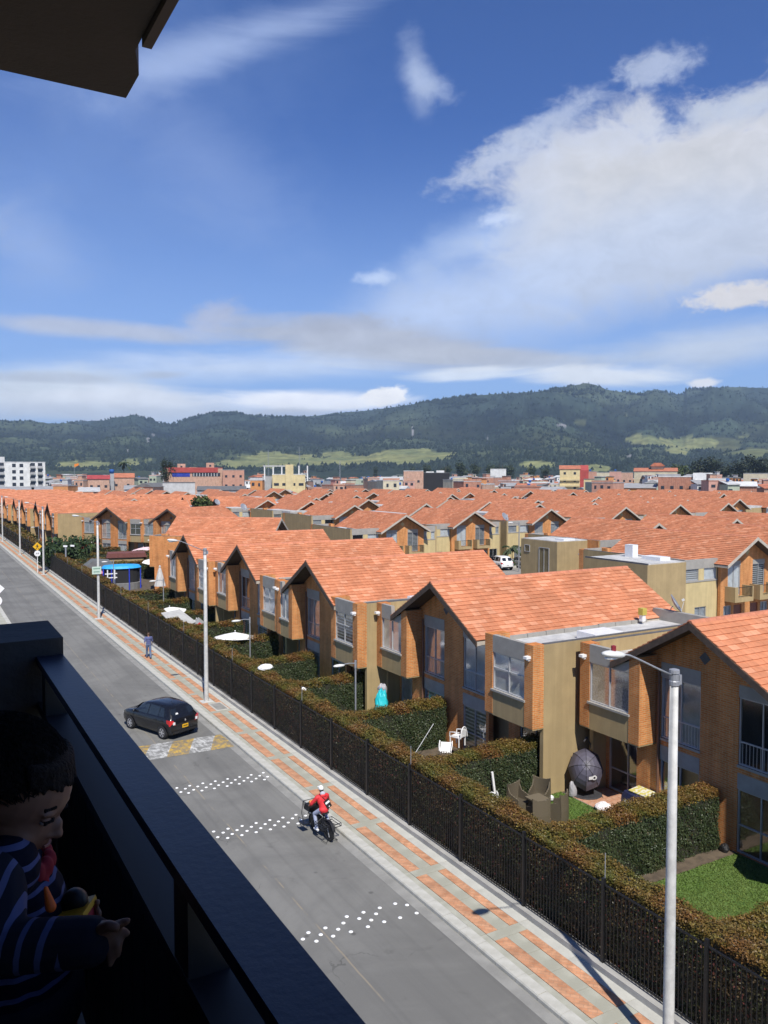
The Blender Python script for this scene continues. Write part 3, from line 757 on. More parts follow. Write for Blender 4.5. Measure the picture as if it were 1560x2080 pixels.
    ops = [(.75, 2.25, 2.95, 5.3), (-2.25, -.75, 2.95, 5.3), (.5, 1.5, .05, 2.2), (-1.5, -.5, .05, 2.2), (1.8, 2.7, .9, 2.2), (-2.7, -1.8, .9, 2.2)]
    w = MB(); wall_open(w, l, -3.1, 3.1, lambda u: roof_z(u)-.06, ops, -.25, 0); P('brick_wall', w, M_BRICK)
    for s_ in (1, -1):
        a, b2 = (.75, 2.25) if s_ > 0 else (-2.25, -.75)
        tboxp('lintel', l, a, b2, 5.3, 5.66 if s_ > 0 else 5.66, -.02, .012)
        window(root, l, a, b2, 2.95, 5.3, random.choice([M_CURT_W, M_ZEBRA_W, M_CURT_W]), 1, None, 'balcony_window')
        bal = MB(); bal.box(LX, LX+.95, a-.35, b2+.35, 2.58, 2.9); bal.box(LX, LX+.95, a-.35, a-.23, 2.9, 3.75); bal.box(LX, LX+.95, b2+.23, b2+.35, 2.9, 3.75)
        bal.box(LX+.83, LX+.95, a-.23, a+.02, 2.9, 3.75); bo = P('balcony', bal, M_BEIGE)
        rl = MB(); rl.tube([(LX+.9, a, 3.72), (LX+.9, b2+.23, 3.72)], .025, 6); rl.tube([(LX+.9, a, 3.0), (LX+.9, b2+.23, 3.0)], .02, 6)
        for k in range(11): yy = a+.05+(b2+.15-a)*k/10; rl.box(LX+.892, LX+.908, yy-.008, yy+.008, 3.0, 3.72)
        P('balcony_rail', rl, M_IRON, bo)
        a, b2 = (.5, 1.5) if s_ > 0 else (-1.5, -.5)
        d = MB(); tbox(d, l, a, b2, .05, 2.2, -.14, -.08); P('front_door', d, M_DOOR)
        a, b2 = (1.8, 2.7) if s_ > 0 else (-2.7, -1.8)
        window(root, l, a, b2, .9, 2.2, M_CURT_W, 1)
    lf = TL(LX-.3)
    for (a, b2) in ((yr+.2, -3.12), (3.12, yl-.2)):
        mid = (a+b2)/2; ww = (b2-a)/2
        ops = [(mid-ww+.08, mid-.3, 4.35, 5.25), (mid+.3, mid+ww-.08, 4.35, 5.25), (mid-.7, mid+.6, .5, 2.3)]
        w = MB(); wall_open(w, lf, a, b2, lambda u: 5.25, ops, -.25, 0); P('lane_panel', w, M_CREAM)
        tboxp('lintel', lf, a, b2, 5.25, 5.95, -.25, .01); tboxp('lintel', lf, a, b2, 4.24, 4.35, -.2, .04)
        for o in ops[:2]:
            if o[1]-o[0] > .3: window(root, lf, *o, M_CURT_W, 0, None, 'small_window')
        window(root, lf, *ops[2], M_CURT_G, 1)
    v = MB(); v.box(LX-.01, LX+.03, -.2, .2, 6.15, 6.55, Matrix.Translation((0, 0, 6.35)) @ Matrix.Rotation(R(45), 4, 'X') @ Matrix.Translation((0, 0, -6.35)))
    P('attic_vent', v, M_CREAM)
    # pitched roof
    dk = MB()
    for s_ in (-1, 1):
        pr = [(0, RIDGE-.10), (s_*HALF, EAVE-.10), (s_*HALF, EAVE+.05), (0, RIDGE+.05)]
        if s_ > 0: pr = pr[::-1]
        dk.prism(pr, lambda u, v2, d: (d, u, v2), RX0+.03, RX1-.03)
    roof = P('roof', dk, M_SOFFIT)
    for (x0, x1, m_, dz) in ((RX0-.02, RX0+.04, M_SOFFIT, .0), (RX1-.04, RX1+.03, M_FASCIA, 0)):
        fs = MB()
        for s_ in (-1, 1):
            pr = [(0, RIDGE-.20), (s_*(HALF+.03), EAVE-.20), (s_*(HALF+.03), EAVE+.045), (0, RIDGE+.045)]
            if s_ > 0: pr = pr[::-1]
            fs.prism(pr, lambda u, v2, d: (d, u, v2), x0, x1)
        part('rake_board', fs, m_, roof)
    for s_ in (-1, 1): part('eave_board', MB().box(RX0+.05, RX1-.05, min(s_*(HALF-.02), s_*(HALF+.02)), max(s_*(HALF-.02), s_*(HALF+.02)), EAVE-.16, EAVE+.02), M_FASCIA, roof)
    if tiles is None:
        o = link('roof_tiles', TILE_SHEET, root); o['kind'] = 'stuff'
    else:
        ch = sorted([(i, j, -1) for i in range(NS) for j in range(NT_)], key=tiles)[:300]
        for (i, j, s_) in ch:
            o = link('roof_tile', random.choice(TILE_VARS), root); o.matrix_local = tile_mat4(i, j, s_) @ Matrix.Translation((0, 0, random.uniform(-.005, .006))) @ Matrix.Rotation(random.uniform(-.012, .012), 4, 'Z')
        o = link('roof_tiles', tile_sheet(set(ch)), root); o['kind'] = 'stuff'
    ridge_caps(root)
    return root
M_BRICKPIPE = mat('brown pipe', (.17, .085, .05), .6, .1, 4)
M_WHITEROOF = mat('white skylight', (.72, .73, .74), .4, .05, 4)
M_DOOR = mat('brown door', (.17, .05, .03), .5, .15, 4)

def place_house(o, x, y, rz, label, group=None):
    o.location = (x, y, 0); o.rotation_euler = (0, 0, rz)
    return tag(o, label, 'house', group)
GH = 'gabled brick houses of the front row'
# the five nearest, facing the street over their gardens: ridge position, extents of the pair of houses, which tiles show largest
FRONT = [
 (23.2, 18.15, 5.2, -7.0, 'brick gabled house at the bottom right behind the tall grey street light', lambda q: abs(q[1]-2)+q[0]*.9),
 (21.12, 30.7, 5.1, -7.0, 'brick gabled house whose grassy garden holds the dark umbrella chair at its end', lambda q: q[1]+q[0]*.1),
 (20.0, 41.8, 4.5, -6.0, 'brick gabled house with turquoise and white bundles in its garden', lambda q: q[1]+q[0]*.1),
 (20.1, 53.4, 5.0, -7.0, 'brick gabled house beside the white parasol, fourth from the near end', None),
 (19.6, 64.6, 5.0, -6.1, 'brick gabled house just before the yellow end wall, fifth from the near end', None)]
FCUR = [dict(w1=M_CURT_G, w2=M_DARK, g2=M_WOODB, g1=M_DARK, bl=M_CURT_P, br=M_CURT_W), dict(w1=M_CURT_G, w2=M_CURT_W, g2=M_ZEBRA, g1=M_ZEBRA, bl=M_CURT_W, br=M_CURT_W), dict(w1=M_CURT_G, w2=M_ZEBRA, g2=M_DARK, g1=M_CURT_G, bl=M_CURT_W, br=M_ZEBRA), dict(w1=M_DARK, w2=M_CURT_W, g2=M_ZEBRA, bl=M_CURT_P, br=M_CURT_W), dict(w1=M_CURT_W, bl=M_CURT_W, br=M_CURT_W)]
for (x, y, yl, yr, lab, tl), fc_ in zip(FRONT, FCUR):
    h = build_house(yl=yl, yr=yr, tiles=tl, cur=fc_); place_house(h, x, y, 0, lab, GH)
PROTO = build_house()
PROTO_USED = [False]
CURT_DARK_VAR = [M_CURT_W, M_CURT_G, M_ZEBRA, M_DARK, M_CURT_W, M_ZEBRA_W]
def put_house(x, y, rz, label, group):
    """x, y is the ridge tip on the garden side of the roof (local x = RX0)"""
    o = PROTO if not PROTO_USED[0] else copy_tree(PROTO); PROTO_USED[0] = True
    for ch in kids(o):
        for g in kids(ch):
            if g.name.startswith('curtain') and random.random() < .6:
                g.material_slots[0].link = 'OBJECT'; g.material_slots[0].material = random.choice(CURT_DARK_VAR)
    place_house(o, x, y, rz, label, group)
    return o
def tip(o_x, o_y, rz, lx):
    """origin of a house whose roof tip at local x = lx stands at (o_x, o_y)"""
    return o_x-lx*math.cos(rz), o_y-lx*math.sin(rz)
# corner house past the front row, turned towards the gardens
a = math.atan2(-7.2, 8.5)
h = build_house(brick_end=True); place_house(h, *tip(35.2, 83.8, a, RX1), a, 'brick corner house with a sunlit yellow end wall beside a closed parasol', GH)
# the two houses turned towards the street bend and the terrace beyond
fa = R(32.7); GB = 'gabled houses turned to face the bend'
for (x, y, lab) in [(24.2, 123.4, 'gabled brick house facing the camera, left of the pair behind the tents'), (30.5, 113.8, 'gabled brick house facing the camera, right of the pair behind the tents')]:
    put_house(*tip(x, y, fa, RX0), fa, lab, GB)
GF = 'far terrace along the street'
for i, (x, y) in enumerate([(19.4, 148.5), (18.9, 160), (17.8, 171), (17.4, 182), (16.6, 193.5), (16.2, 205), (15.8, 217), (15.5, 229)]):
    put_house(*tip(x, y, 0, RX0), 0, ['first gabled house past the beige end wall on the far terrace', 'second gabled house of the far terrace, just past the beige end wall', 'third', 'fourth', 'fifth', 'sixth', 'seventh', 'eighth'][i]+('' if i < 2 else ' gabled house along the far terrace counted from the beige end wall'), GF if i > 1 else GF)
# inner rows: balcony facades turned towards the camera
NRZ = -math.pi/2
GN = {40: 'balcony houses nearest on the right', 57: 'gables behind the first balcony houses', 86: 'balcony houses along the parked cars', 99: 'distant gabled houses in rows'}
INNER = [
 (56.9, 40.2, 40, 'balcony house with a white zebra blind and gable vent at the right edge'),
 (69.3, 40.2, 40, 'balcony house cut by the right edge of the picture'),
 (64.7, 56.8, 57, 'house with a dark gable between two roofs, left of the right-hand dark gable'),
 (78.4, 58.0, 57, 'house with a dark gable behind the zebra blind balcony house'),
 (91, 59, 57, 'house whose roof runs off the right edge behind the dark gable'),
 (51.3, 83.5, 86, 'balcony house left of the open dark window, above the nearest ridge'),
 (63.8, 86.6, 86, 'balcony house with a red door behind the white parked car'),
 (77.8, 87.5, 86, 'balcony house behind the tall lane lamp and the spiky plant'),
 (92.0, 87.0, 86, 'gabled house right of the lane lamp, gable lit yellow, first of three'),
 (107.2, 89.8, 86, 'gabled house with a yellow lit gable, middle of three on the right'),
 (119.9, 90.4, 86, 'gabled house with a yellow lit gable, last of three at the right')]
for (x, y, k, lab) in INNER:
    h = put_house(*tip(x, y, NRZ, RX1), NRZ, lab, GN[k])
    if (x, k) == (56.9, 40):      # blank rendered annex standing before its flat roof
        an = part('annex', MB().box(4.1, 10.45, -11.1, -6.99, 0, 5.86), M_BEIGE, h)
        part('annex_roof', MB().box(4.2, 10.35, -11.0, -7.0, 5.86, 5.93), M_FLAT, an); part('annex_coping', MB().box(4.1, 10.45, -11.1, -11.0, 5.86, 5.98), M_COPING, an)
        part('skylight', MB().box(7.6, 9.4, -8.6, -7.5, 5.93, 6.2), M_WHITEROOF, an); part('chimney', MB().box(5.6, 6.4, -8.3, -7.7, 5.93, 6.9), M_WHITEROOF, an)
    if (x, k) == (64.7, 57):      # rendered annex with a tall window, then a brick stretch
        an = part('annex', MB().box(3.3, 8.7, -11.0, -7.0, 0, 5.86), M_BEIGE, h)
        part('annex_roof', MB().box(3.4, 8.6, -10.9, -7.0, 5.86, 5.93), M_FLAT, an); part('skylight', MB().box(7.2, 8.4, -9.9, -8.4, 5.93, 6.1), M_WHITEROOF, an)
        part('brick_wall', MB().box(8.71, LX-.3, -7.04, -6.99, 0, 5.95), M_BRICK, h)
        TS_ = lambda u, v, d: (u, -11.0-d, v)
        window(h, lambda u, v, d: (u, -11.10-d, v), 6.1, 7.6, 2.6, 5.2, M_CURT_W, 1, None, 'tall_window'); window(h, lambda u, v, d: (u, -11.10-d, v), 3.9, 4.7, 4.6, 5.3, M_CURT_W, 0, None, 'small_window')
put_house(*tip(60.3, 113.8, NRZ, RX1), NRZ, 'house with a beige side wall and grey box, above the second ridge', GN[86])
put_house(*tip(61.8, 133.5, NRZ, RX1), NRZ, 'house with a lit gable and roof dish, left of the middle', GN[86])
put_house(*tip(58.3, 145.5, NRZ, RX1), NRZ, 'house with a dark gable left of the middle above a white blind', GN[86])
# far houses, lighter copies
def far_house():
    root = link('terrace_house', None); P = lambda n, mb, m, p=root: part(n, mb, m, p)
    w = MB(); wall_open(w, TL(LX), -3.1, 3.1, lambda u: roof_z(u)-.06, [(.75, 2.25, 2.95, 5.3), (-2.25, -.75, 2.95, 5.3)], -.25, 0)
    P('brick_wall', w, M_BRICK); w = MB(); wall_open(w, TG(0), -3.1, 3.1, lambda u: roof_z(u)-.06, [], -.25, 0); P('brick_wall', w, M_BRICK)
    for a, b2 in ((.75, 2.25), (-2.25, -.75)): window(root, TL(LX), a, b2, 2.95, 5.3, M_CURT_W, 1)
    for (a, b3) in ((-7, -3.1), (3.1, 5.2)): P('side_wall', MB().box(-.6, LX-.3, a, b3, 0, 5.5), M_BEIGE); P('flat_roof', MB().box(-.6, LX-.3, a+(.05 if a > 0 else 0), b3-(.05 if a < 0 else 0), 5.5, 5.9), M_FLAT)
    dk = MB()
    for s_ in (-1, 1):
        pr = [(0, RIDGE-.12), (s_*HALF, EAVE-.12), (s_*HALF, EAVE+.05), (0, RIDGE+.05)]
        if s_ > 0: pr = pr[::-1]
        dk.prism(pr, lambda u, v2, d: (d, u, v2), RX0, RX1)
    roof = P('roof', dk, M_SOFFIT); o = link('roof_tiles', TILE_SHEET, root); o['kind'] = 'stuff'
    fs = MB()
    for s_ in (-1, 1):
        pr = [(0, RIDGE-.22), (s_*(HALF+.03), EAVE-.22), (s_*(HALF+.03), EAVE+.045), (0, RIDGE+.045)]
        if s_ > 0: pr = pr[::-1]
        fs.prism(pr, lambda u, v2, d: (d, u, v2), RX1, RX1+.07)
    part('rake_board', fs, M_FASCIA, roof)
    return root
LMS = [(45,'white apartment block'),(125,'orange walled shed'),(200,'bright red roof'),(270,'small gabled brick house'),(355,'pale grey concrete building'),(430,'red roofed brick block'),(500,'dark warehouse'),(585,'unfinished yellow building'),(690,'lattice mast'),(795,'cream town house'),(840,'concrete topped brick house'),(886,'black block'),(960,'pink brick gable'),(1020,'white villa'),(1085,'low green trees'),(1160,'red gable end'),(1235,'pale terraces'),(1330,'hipped clay roof'),(1395,'white topped brick block'),(1500,'red shed')]
ORD = ['nearest','second nearest','third nearest','fourth nearest','fifth nearest','sixth nearest','seventh nearest','eighth nearest','ninth nearest','tenth nearest','eleventh nearest','twelfth nearest','thirteenth nearest']
def landmark(x, y):
    px = 780+1650*(x*math.cos(CAM_YAW)-y*math.sin(CAM_YAW))/max(1, x*math.sin(CAM_YAW)+y*math.cos(CAM_YAW))
    return min(LMS, key=lambda q: abs(q[0]-px))[1]
def rank_labels(objs, fmt):
    by = {}
    for o in objs: by.setdefault(fmt(o), []).append(o)
    for key, l in by.items():
        l.sort(key=lambda o: o.location.length)
        for i, o in enumerate(l): o['label'] = key if len(l) == 1 else key+', '+ORD[min(i, 12)]
FAR_OBJ = []
FH = far_house(); fused = [False]; placed = []
def put_far(x, y, rz):
    for (a, b2) in placed:
        if math.hypot(x-a, y-b2) < 9: return
    placed.append((x, y)); o = FH if not fused[0] else copy_tree(FH); fused[0] = True
    FAR_OBJ.append(o); place_house(o, *tip(x, y, rz, RX1 if rz else RX0), rz, 'small terracotta gabled house among the distant rows' if rz else 'small gabled house in the distant row turned to the street', GN[99] if rz else 'distant gables turned to the street')
for (x, y) in [(42.9,195.4),(44,185.9),(47.2,178.1),(48.7,169.4),(52,158)]: put_far(x, y, 0)
for (x, y) in [(115.8,117.8),(133.8,119.3),(144.9,116.1),(174.9,133.3),(175,145.9),(175.4,182),(175.4,158),(74,114.1),(88.5,115.8),(102,118.5),(90,142.4),(123.9,184),(126.5,173.9),(157.9,223.9),(160,214.7),(166.2,201.2),(129.9,163.9),(115,141.3),(167.9,188.6),(132.7,143.6),(124.2,197),(72,152.9),(76.1,137.9),(104.5,186.6),(99.4,201.8),(104.3,199),(72,200.5),(70.4,190.7),(66.9,203.4),(103.2,242.5),(91,237.5),(81.7,242.9),(69.6,292)]: put_far(x, y, NRZ)
for yy in (104, 130, 148, 165, 182, 199, 216, 233, 250):
    for xx in range(24, 215, 13):
        azd = math.degrees(math.atan2(xx, yy))
        if azd > 60 or azd < 6.5 or math.hypot(xx, yy) > 268: continue
        if yy < 126 and xx < 72: continue
        if yy < 160 and xx < 54: continue
        if xx < 36 and yy < 240: continue
        if all(math.hypot(xx-a, yy-b2) > 11.5 for a, b2 in placed): put_far(xx+random.uniform(-1, 1), yy+random.uniform(-1.5, 1.5), NRZ)
for (x, y) in [(31.5, 150), (31, 162), (30, 173), (29, 185), (28.5, 197), (28, 209), (27.6, 221), (27, 233), (26.5, 245), (15.3, 241), (15, 253), (14.8, 265), (14.5, 277), (14.2, 289), (27, 257), (27, 270)]: put_far(x, y, 0)

rank_labels(FAR_OBJ, lambda o: ('small gabled house turned to the street' if 'turned' in o['label'] else 'small gabled house with clay tiles')+' below the '+landmark(o.location.x, o.location.y))
# ---------------------------------------------------------------- hedges
def leaves(pos, nrm, size, tint, spread=.9):
    n = len(pos)
    d = nrm + rng.normal(0, spread*.55, (n, 3)); d /= np.linalg.norm(d, axis=1, keepdims=True)
    a = rng.normal(0, 1, (n, 3)); a -= (a*d).sum(1, keepdims=True)*d; a /= np.linalg.norm(a, axis=1, keepdims=True)
    b2 = np.cross(d, a); s = size*rng.uniform(.65, 1.3, (n, 1))
    V = np.empty((n, 4, 3)); V[:, 0] = pos-a*s*.5; V[:, 1] = pos+b2*s*.30+d*s*.06; V[:, 2] = pos+a*s*.5; V[:, 3] = pos-b2*s*.30+d*s*.06
    F = np.arange(n*4).reshape(n, 4)
    return V.reshape(-1, 3), F, np.repeat(tint, 4, axis=0)
def hedge_tint(n, kind, pos):
    r = rng.random((n, 1)); v = rng.uniform(.72, 1.28, (n, 1))
    ff = lambda sc, sd: np.clip((fbm(pos[:, 0]*sc+pos[:, 2]*sc*.8, pos[:, 1]*sc+pos[:, 2]*sc*.5, 4, sd)-.47)*3.2+.5, 0, 1)[:, None]
    p1, p2 = ff(.9, 55), ff(2.6, 66); L_ = lambda a, b2, t_: np.array(a)*(1-t_)+np.array(b2)*t_
    if kind == 'top':
        c = L_([.085, .105, .020], [.150, .098, .022], np.clip(p2*.7+r*.5, 0, 1)); c = L_(c, [.175, .066, .022], p1*.62)
        c = np.where(rng.random((n, 1)) < .07, [.20, .15, .03], c)
    elif kind == 'street':
        c = L_([.040, .048, .020], [.078, .050, .024], np.clip(p2*.8+(r-.5)*.6, 0, 1)); c = np.where(rng.random((n, 1)) < .10, [.11, .032, .026], c)
    else:
        c = L_([.038, .056, .023], [.060, .078, .032], np.clip(p2+(r-.5)*.5, 0, 1)); c = L_(c, [.080, .058, .020], np.where(r < .05, .8, 0))
    return c*v
def hedge(name, x0, x1, y0, y1, z1, label, dens, size, faces, group=None, zb=0.0, cat='hedge'):
    """faces: which sides carry leaves, of -x +x -y +y top"""
    root = thing(name, label, cat, (x0, y0, 0), 0, group)
    L, W = x1-x0, y1-y0
    m = MB(); m.box(.07, L-.07, .07, W-.07, zb, z1-.09); part('twigs', m, M_HCORE, root)
    P = []; N = []; T = []
    def face(n_, f, nv, kind, ledge=.04):
        u, v = rng.random(n_), rng.random(n_); p = f(u, v)
        lump = (fbm(p[:, 0]*1.5+p[:, 2]*1.1, p[:, 1]*1.5+p[:, 2]*.9, 4, 12)-.46)*(.34 if kind != 'street' else .16)
        p = p+np.array(nv)*(lump+rng.normal(0, ledge, n_)-.02)[:, None]
        P.append(p); N.append(np.tile(np.array(nv, float), (n_, 1)))
        kk = hedge_tint(n_, kind, p)
        if kind != 'top':       # new growth shows towards the top edge
            up = p[:, 2:3] > z1-.22-.12*rng.random((n_, 1)); kk = np.where(up, hedge_tint(n_, 'top', p), kk)
        T.append(kk)
    H_ = z1-zb; z = np.zeros
    st = lambda a, b2, c: np.stack([a, b2, c], 1)
    if 't' in faces: face(int(L*W*dens*1.35), lambda u, v: st(u*L, v*W, z(len(u))+z1-.03), (0, 0, 1), 'top', .05)
    if 'x' in faces: face(int(H_*W*dens*faces.get('x', 1)), lambda u, v: st(z(len(u))+.04, u*W, zb+v*H_), (-1, 0, 0), 'street')
    if 'X' in faces: face(int(H_*W*dens*faces.get('X', 1)), lambda u, v: st(z(len(u))+L-.04, u*W, zb+v*H_), (1, 0, 0), 'side')
    if 'y' in faces: face(int(H_*L*dens*faces.get('y', 1)), lambda u, v: st(u*L, z(len(u))+.04, zb+v*H_), (0, -1, 0), 'side')
    if 'Y' in faces: face(int(H_*L*dens*faces.get('Y', 1)), lambda u, v: st(u*L, z(len(u))+W-.04, zb+v*H_), (0, 1, 0), 'side')
    V, F, C = leaves(np.concatenate(P), np.concatenate(N), size, np.concatenate(T))
    o = link('leaves', np_mesh('leaves', V, F, M_LEAF, C), root); o['kind'] = 'stuff'
    return root
# the long hedge behind the fence, garden by garden
cuts = [6.5, 11.5, 17.45, 24.0, 30.3, 36.4, 42.4, 48.0, 54.0, 60.0, 66.0, 78.0, 92.0, 106.0, 122.0, 140.0, 165.0, 200.0]
lab = ['beneath the street light pole at the bottom right', 'in front of the sunny lawn', 'in front of the garden with wicker chairs', 'in front of the white stacked chairs', 'in front of the turquoise bundle', 'with the white cloth lying on it', 'in front of the large white parasol', 'in front of the grey toy house', 'in front of the second white parasol', 'in front of the grey garden lamp before the parasols', 'behind the pole with the green plate', 'in front of the blue canopy', 'behind the yellow crossing sign', 'behind the pole beside the crossing sign', 'past the crossing sign, first dark stretch', 'past the crossing sign, second dark stretch', 'far off at the left edge']
HG = 'clipped front hedge behind the fence'
for i, (a, b2) in enumerate(zip(cuts[:-1], cuts[1:])):
    d = 2100 if a < 24 else 1500 if a < 42 else 700 if a < 66 else 260 if a < 110 else 90
    s = .062 if a < 24 else .072 if a < 42 else .10 if a < 66 else .16 if a < 110 else .28
    hedge('front_hedge', 14.88, 15.72, a, b2, 2.36+random.uniform(-.05, .05)+(.12 if a > 66 else 0), 'rusty topped hedge behind the fence '+lab[i], d, s, {'t': 1, 'x': .62, 'X': .25 if a < 24 else .15}, HG)
PG = 'hedges dividing the gardens'
PART = [(11.45, 22.9, 'hedge at the lower right corner below the sunny lawn', {'t': 1, 'y': 1, 'Y': 1}), (17.45, 22.95, 'tall dividing hedge between the sunny lawn and the wicker chairs', {'t': 1, 'y': 1, 'X': 1}), (24.15, 21.9, 'dividing hedge behind the wicker chairs', {'t': 1, 'y': 1, 'X': 1}),
        (30.5, 20.9, 'dividing hedge ending below the striped blinds', {'t': 1, 'y': 1, 'X': 1}), (36.5, 20.8, 'dividing hedge behind the turquoise bundle', {'t': 1, 'y': 1, 'X': 1}), (42.5, 19.9, 'dividing hedge between the white cloth and the large parasol', {'t': 1, 'y': 1, 'X': 1}),
        (48.2, 20.0, 'dividing hedge behind the large white parasol', {'t': 1, 'y': 1}), (54.2, 19.8, 'dividing hedge behind the grey toy house', {'t': 1, 'y': 1}), (60.2, 19.8, 'dividing hedge behind the second parasol', {'t': 1, 'y': 1}), (66.2, 19.9, 'dividing hedge next to the fifth house', {'t': 1, 'y': 1}),
        (72.5, 22, 'broad dark hedge in front of the blue canopy', {'t': 1, 'y': 1}), (98, 26.5, 'dark hedge behind the blue canopy', {'t': 1, 'y': 1}), (104, 27.5, 'dark hedge below the pink parasol', {'t': 1, 'y': 1}), (111, 28, 'dark hedge behind the red playhouse roof', {'t': 1, 'y': 1}), (118, 25.0, 'dark hedge at the foot of the left turned house', {'t': 1, 'y': 1})]
for (y, x1, lb, fc) in PART:
    d = 2000 if y < 25 else 1500 if y < 43 else 800 if y < 67 else 240
    s = .068 if y < 25 else .075 if y < 43 else .10 if y < 67 else .18
    hedge('garden_hedge', 15.74, x1, y-.02, y+.72, 2.05+random.uniform(-.06, .06), lb, d, s, fc, PG)
for i, y in enumerate((146, 151, 156, 161, 167, 172, 178, 184, 190)):
    hedge('garden_hedge', 15.74, 17.6, y, y+.8, 2.1, ['first','second','third','fourth','fifth','sixth','seventh','eighth','ninth'][i]+' thin dark hedge up the stepped rows by the far terrace', 90, .28, {'t': 1, 'y': 1}, 'stepped hedges of the far terrace')

# ---------------------------------------------------------------- fence
M_FENCE = mat('black fence paint', (.010, .010, .011), .45, .2, 6, spec=.45)
fence = thing('metal_fence', 'long black bar fence standing on the low wall along the pavement', 'fence', (14.64, 0, 0))
bm_ = MB(); bm_.box(-.005, .005, -.011, .011, .33, 2.30); bar = bm_.mesh('fence_bar', M_FENCE)
pm = MB(); pm.box(-.04, .04, -.04, .04, .26, 2.42); post = pm.mesh('fence_post', M_FENCE)
rod = MB(); rod.tube([(.05, 0, 2.3), (.05, 0, 3.05)], .012, 6); rodm = rod.mesh('guard_rod', M_GALV)
PY = [8.3+3.06*i for i in range(60)]
for i, y in enumerate(PY):
    o = link('fence_post', post, fence); o.location = (0, y, 0)
    if i % 3 == 2: o = link('guard_rod', rodm, fence); o.location = (0, y, 0)
    for z in (.36, 2.27):
        if i < 59:
            q = MB(); q.box(-.018, .018, y+.042, PY[i+1]-.042, z-.02, z+.02); part('fence_rail', q, M_FENCE, fence)
cnt = 0; rest = MB()
for i in range(59):
    for k in range(1, 25):
        y = PY[i]+3.06*k/25
        if cnt < 300: o = link('fence_bar', bar, fence); o.location = (0, y, 0); cnt += 1
        elif PY[i] < 120: rest.box(-.005, .005, y-.011, y+.011, .38, 2.25)
o = part('far_fence_bars', rest, M_FENCE, fence); o['kind'] = 'stuff'

# ---------------------------------------------------------------- lawns and patios
M_GRASS = mat('lawn turf', (.075, .14, .024), .95, 0, .8, .3, 60, var2=(.11, .17, .04))
M_BLADE = tint_mat('grass blade', .7, .25, 20, .2, .15)
def lawn(name, pts, n):
    q = MB(); q.add([(x, y, .002) for x, y in pts], [tuple(range(len(pts)))]); structure(name, q, M_GRASS)
    xs = [p[0] for p in pts]; ys = [p[1] for p in pts]
    p = np.stack([rng.uniform(min(xs), max(xs), n), rng.uniform(min(ys), max(ys), n), np.full(n, .02)], 1)
    nn = rng.normal(0, 1, (n, 3)); nn[:, 2] = .25; nn /= np.linalg.norm(nn, axis=1, keepdims=True)
    g = rng.uniform(.7, 1.3, (n, 1)); pat = fbm(p[:, 0]*1.3, p[:, 1]*1.3, 3, 91)[:, None]
    c = (np.array([.085, .165, .026])*(1-pat)+np.array([.165, .205, .055])*pat)*g
    V, F, C = leaves(p, nn, .05, c, .3); o = link('grass', np_mesh('grass', V, F, M_BLADE, C)); o['kind'] = 'stuff'
lawn('lawn', [(16.2, 12.2), (23.15, 12.2), (23.15, 16.9), (16.2, 16.9)], 30000)
lawn('lawn_strip', [(18.8, 18.4), (21.7, 18.4), (21.7, 23.9), (18.8, 23.9)], 14000)
q = MB(); q.add([(15.72, y, .0005) for y in (30.9, 36.3)]+[(20.6, y, .0005) for y in (36.3, 30.9)], [(3, 2, 1, 0)]); structure('garden_turf', q, M_GRASS)
q = MB(); q.add([(15.72, y, .0005) for y in (37, 66)]+[(19.9, y, .0005) for y in (66, 37)], [(3, 2, 1, 0)]); structure('garden_turf', q, M_GRASS)
patio = MB(); patio.box(21.7, 23.5, 18.3, 23.5, -.1, .03); patio_o = structure('patio', patio, M_PAVE_W)
pt = MB(); pt.box(.008, .292, .008, .292, .01, .04); M_TERR = mat('patio tile', (.42, .20, .115), .8, 0, 3, .1, 40, var2=(.50, .30, .20)); ptm = pt.mesh('patio_tile', M_TERR)
for i in range(6):
    for j in range(17): o = link('patio_tile', ptm, patio_o); o.location = (21.7+i*.3, 18.35+j*.3, random.uniform(-.003, .003))

# ---------------------------------------------------------------- street lights
def street_light(x, y, label, h=8.33, cell=False, plate=False):
    o = thing('street_light', label, 'street light', (x, y, .12), 0, 'grey street lights along the pavement')
    m = MB(); m.tube([(0, 0, 0), (0, 0, .02), (0, 0, h*.5), (0, 0, h-.05), (0, 0, h-.12)], 1, 14, True, [.122, .122, .104, .082, .082]); part('pole', m, M_CONC, o, True)
    m = MB(); m.lathe([(.09, h-.32), (.105, h-.30), (.105, h-.22), (.092, h-.2), (.095, h-.06), (.11, h-.05), (.105, h+.02), (.04, h+.04)], 12); m.box(.1, .17, -.05, .05, h-.3, h-.1); part('clamp', m, M_GALV, o)
    m = MB(); m.tube([(0, 0, h-.12), (-.5, 0, h+.10), (-1.0, 0, h+.33), (-1.3, 0, h+.46), (-1.5, 0, h+.51)], .021, 8); part('arm', m, M_GALV, o, True)
    m = MB(); m.ball((-1.74, 0, h+.53), .30, .15, .075, 14, 8, Matrix.Rotation(R(8), 3, 'Y')); hd = part('lamp_head', m, M_LAMP, o, True)
    m = MB(); m.ball((-1.78, 0, h+.475), .19, .10, .045, 12, 6); part('lens', m, M_CLEARLENS, hd, True)
    if cell: m = MB(); m.lathe([(.05, 0), (.05, .11), (.02, .12)], 10, Matrix.Translation((-1.74, 0, h+.59))); part('photocell', m, mat('photocell red', (.22, .02, .03), .4), hd)
    m = MB(); m.box(-.32, .32, -.3, .3, -.02, .025); part('base_plate', m, M_CONC, o)
    for z in ((3.1, 3.35) if cell else (2.9,)):
        m = MB(); m.tube([(0, 0, z), (0, 0, z+(.07 if z == 3.1 or not cell else .02))], .116-.0044*z, 14); part('band', m, M_WHITE, o)
    return o
street_light(13.45, 11.35, 'tall grey street light at the bottom right with a red cap on its lamp', cell=True)
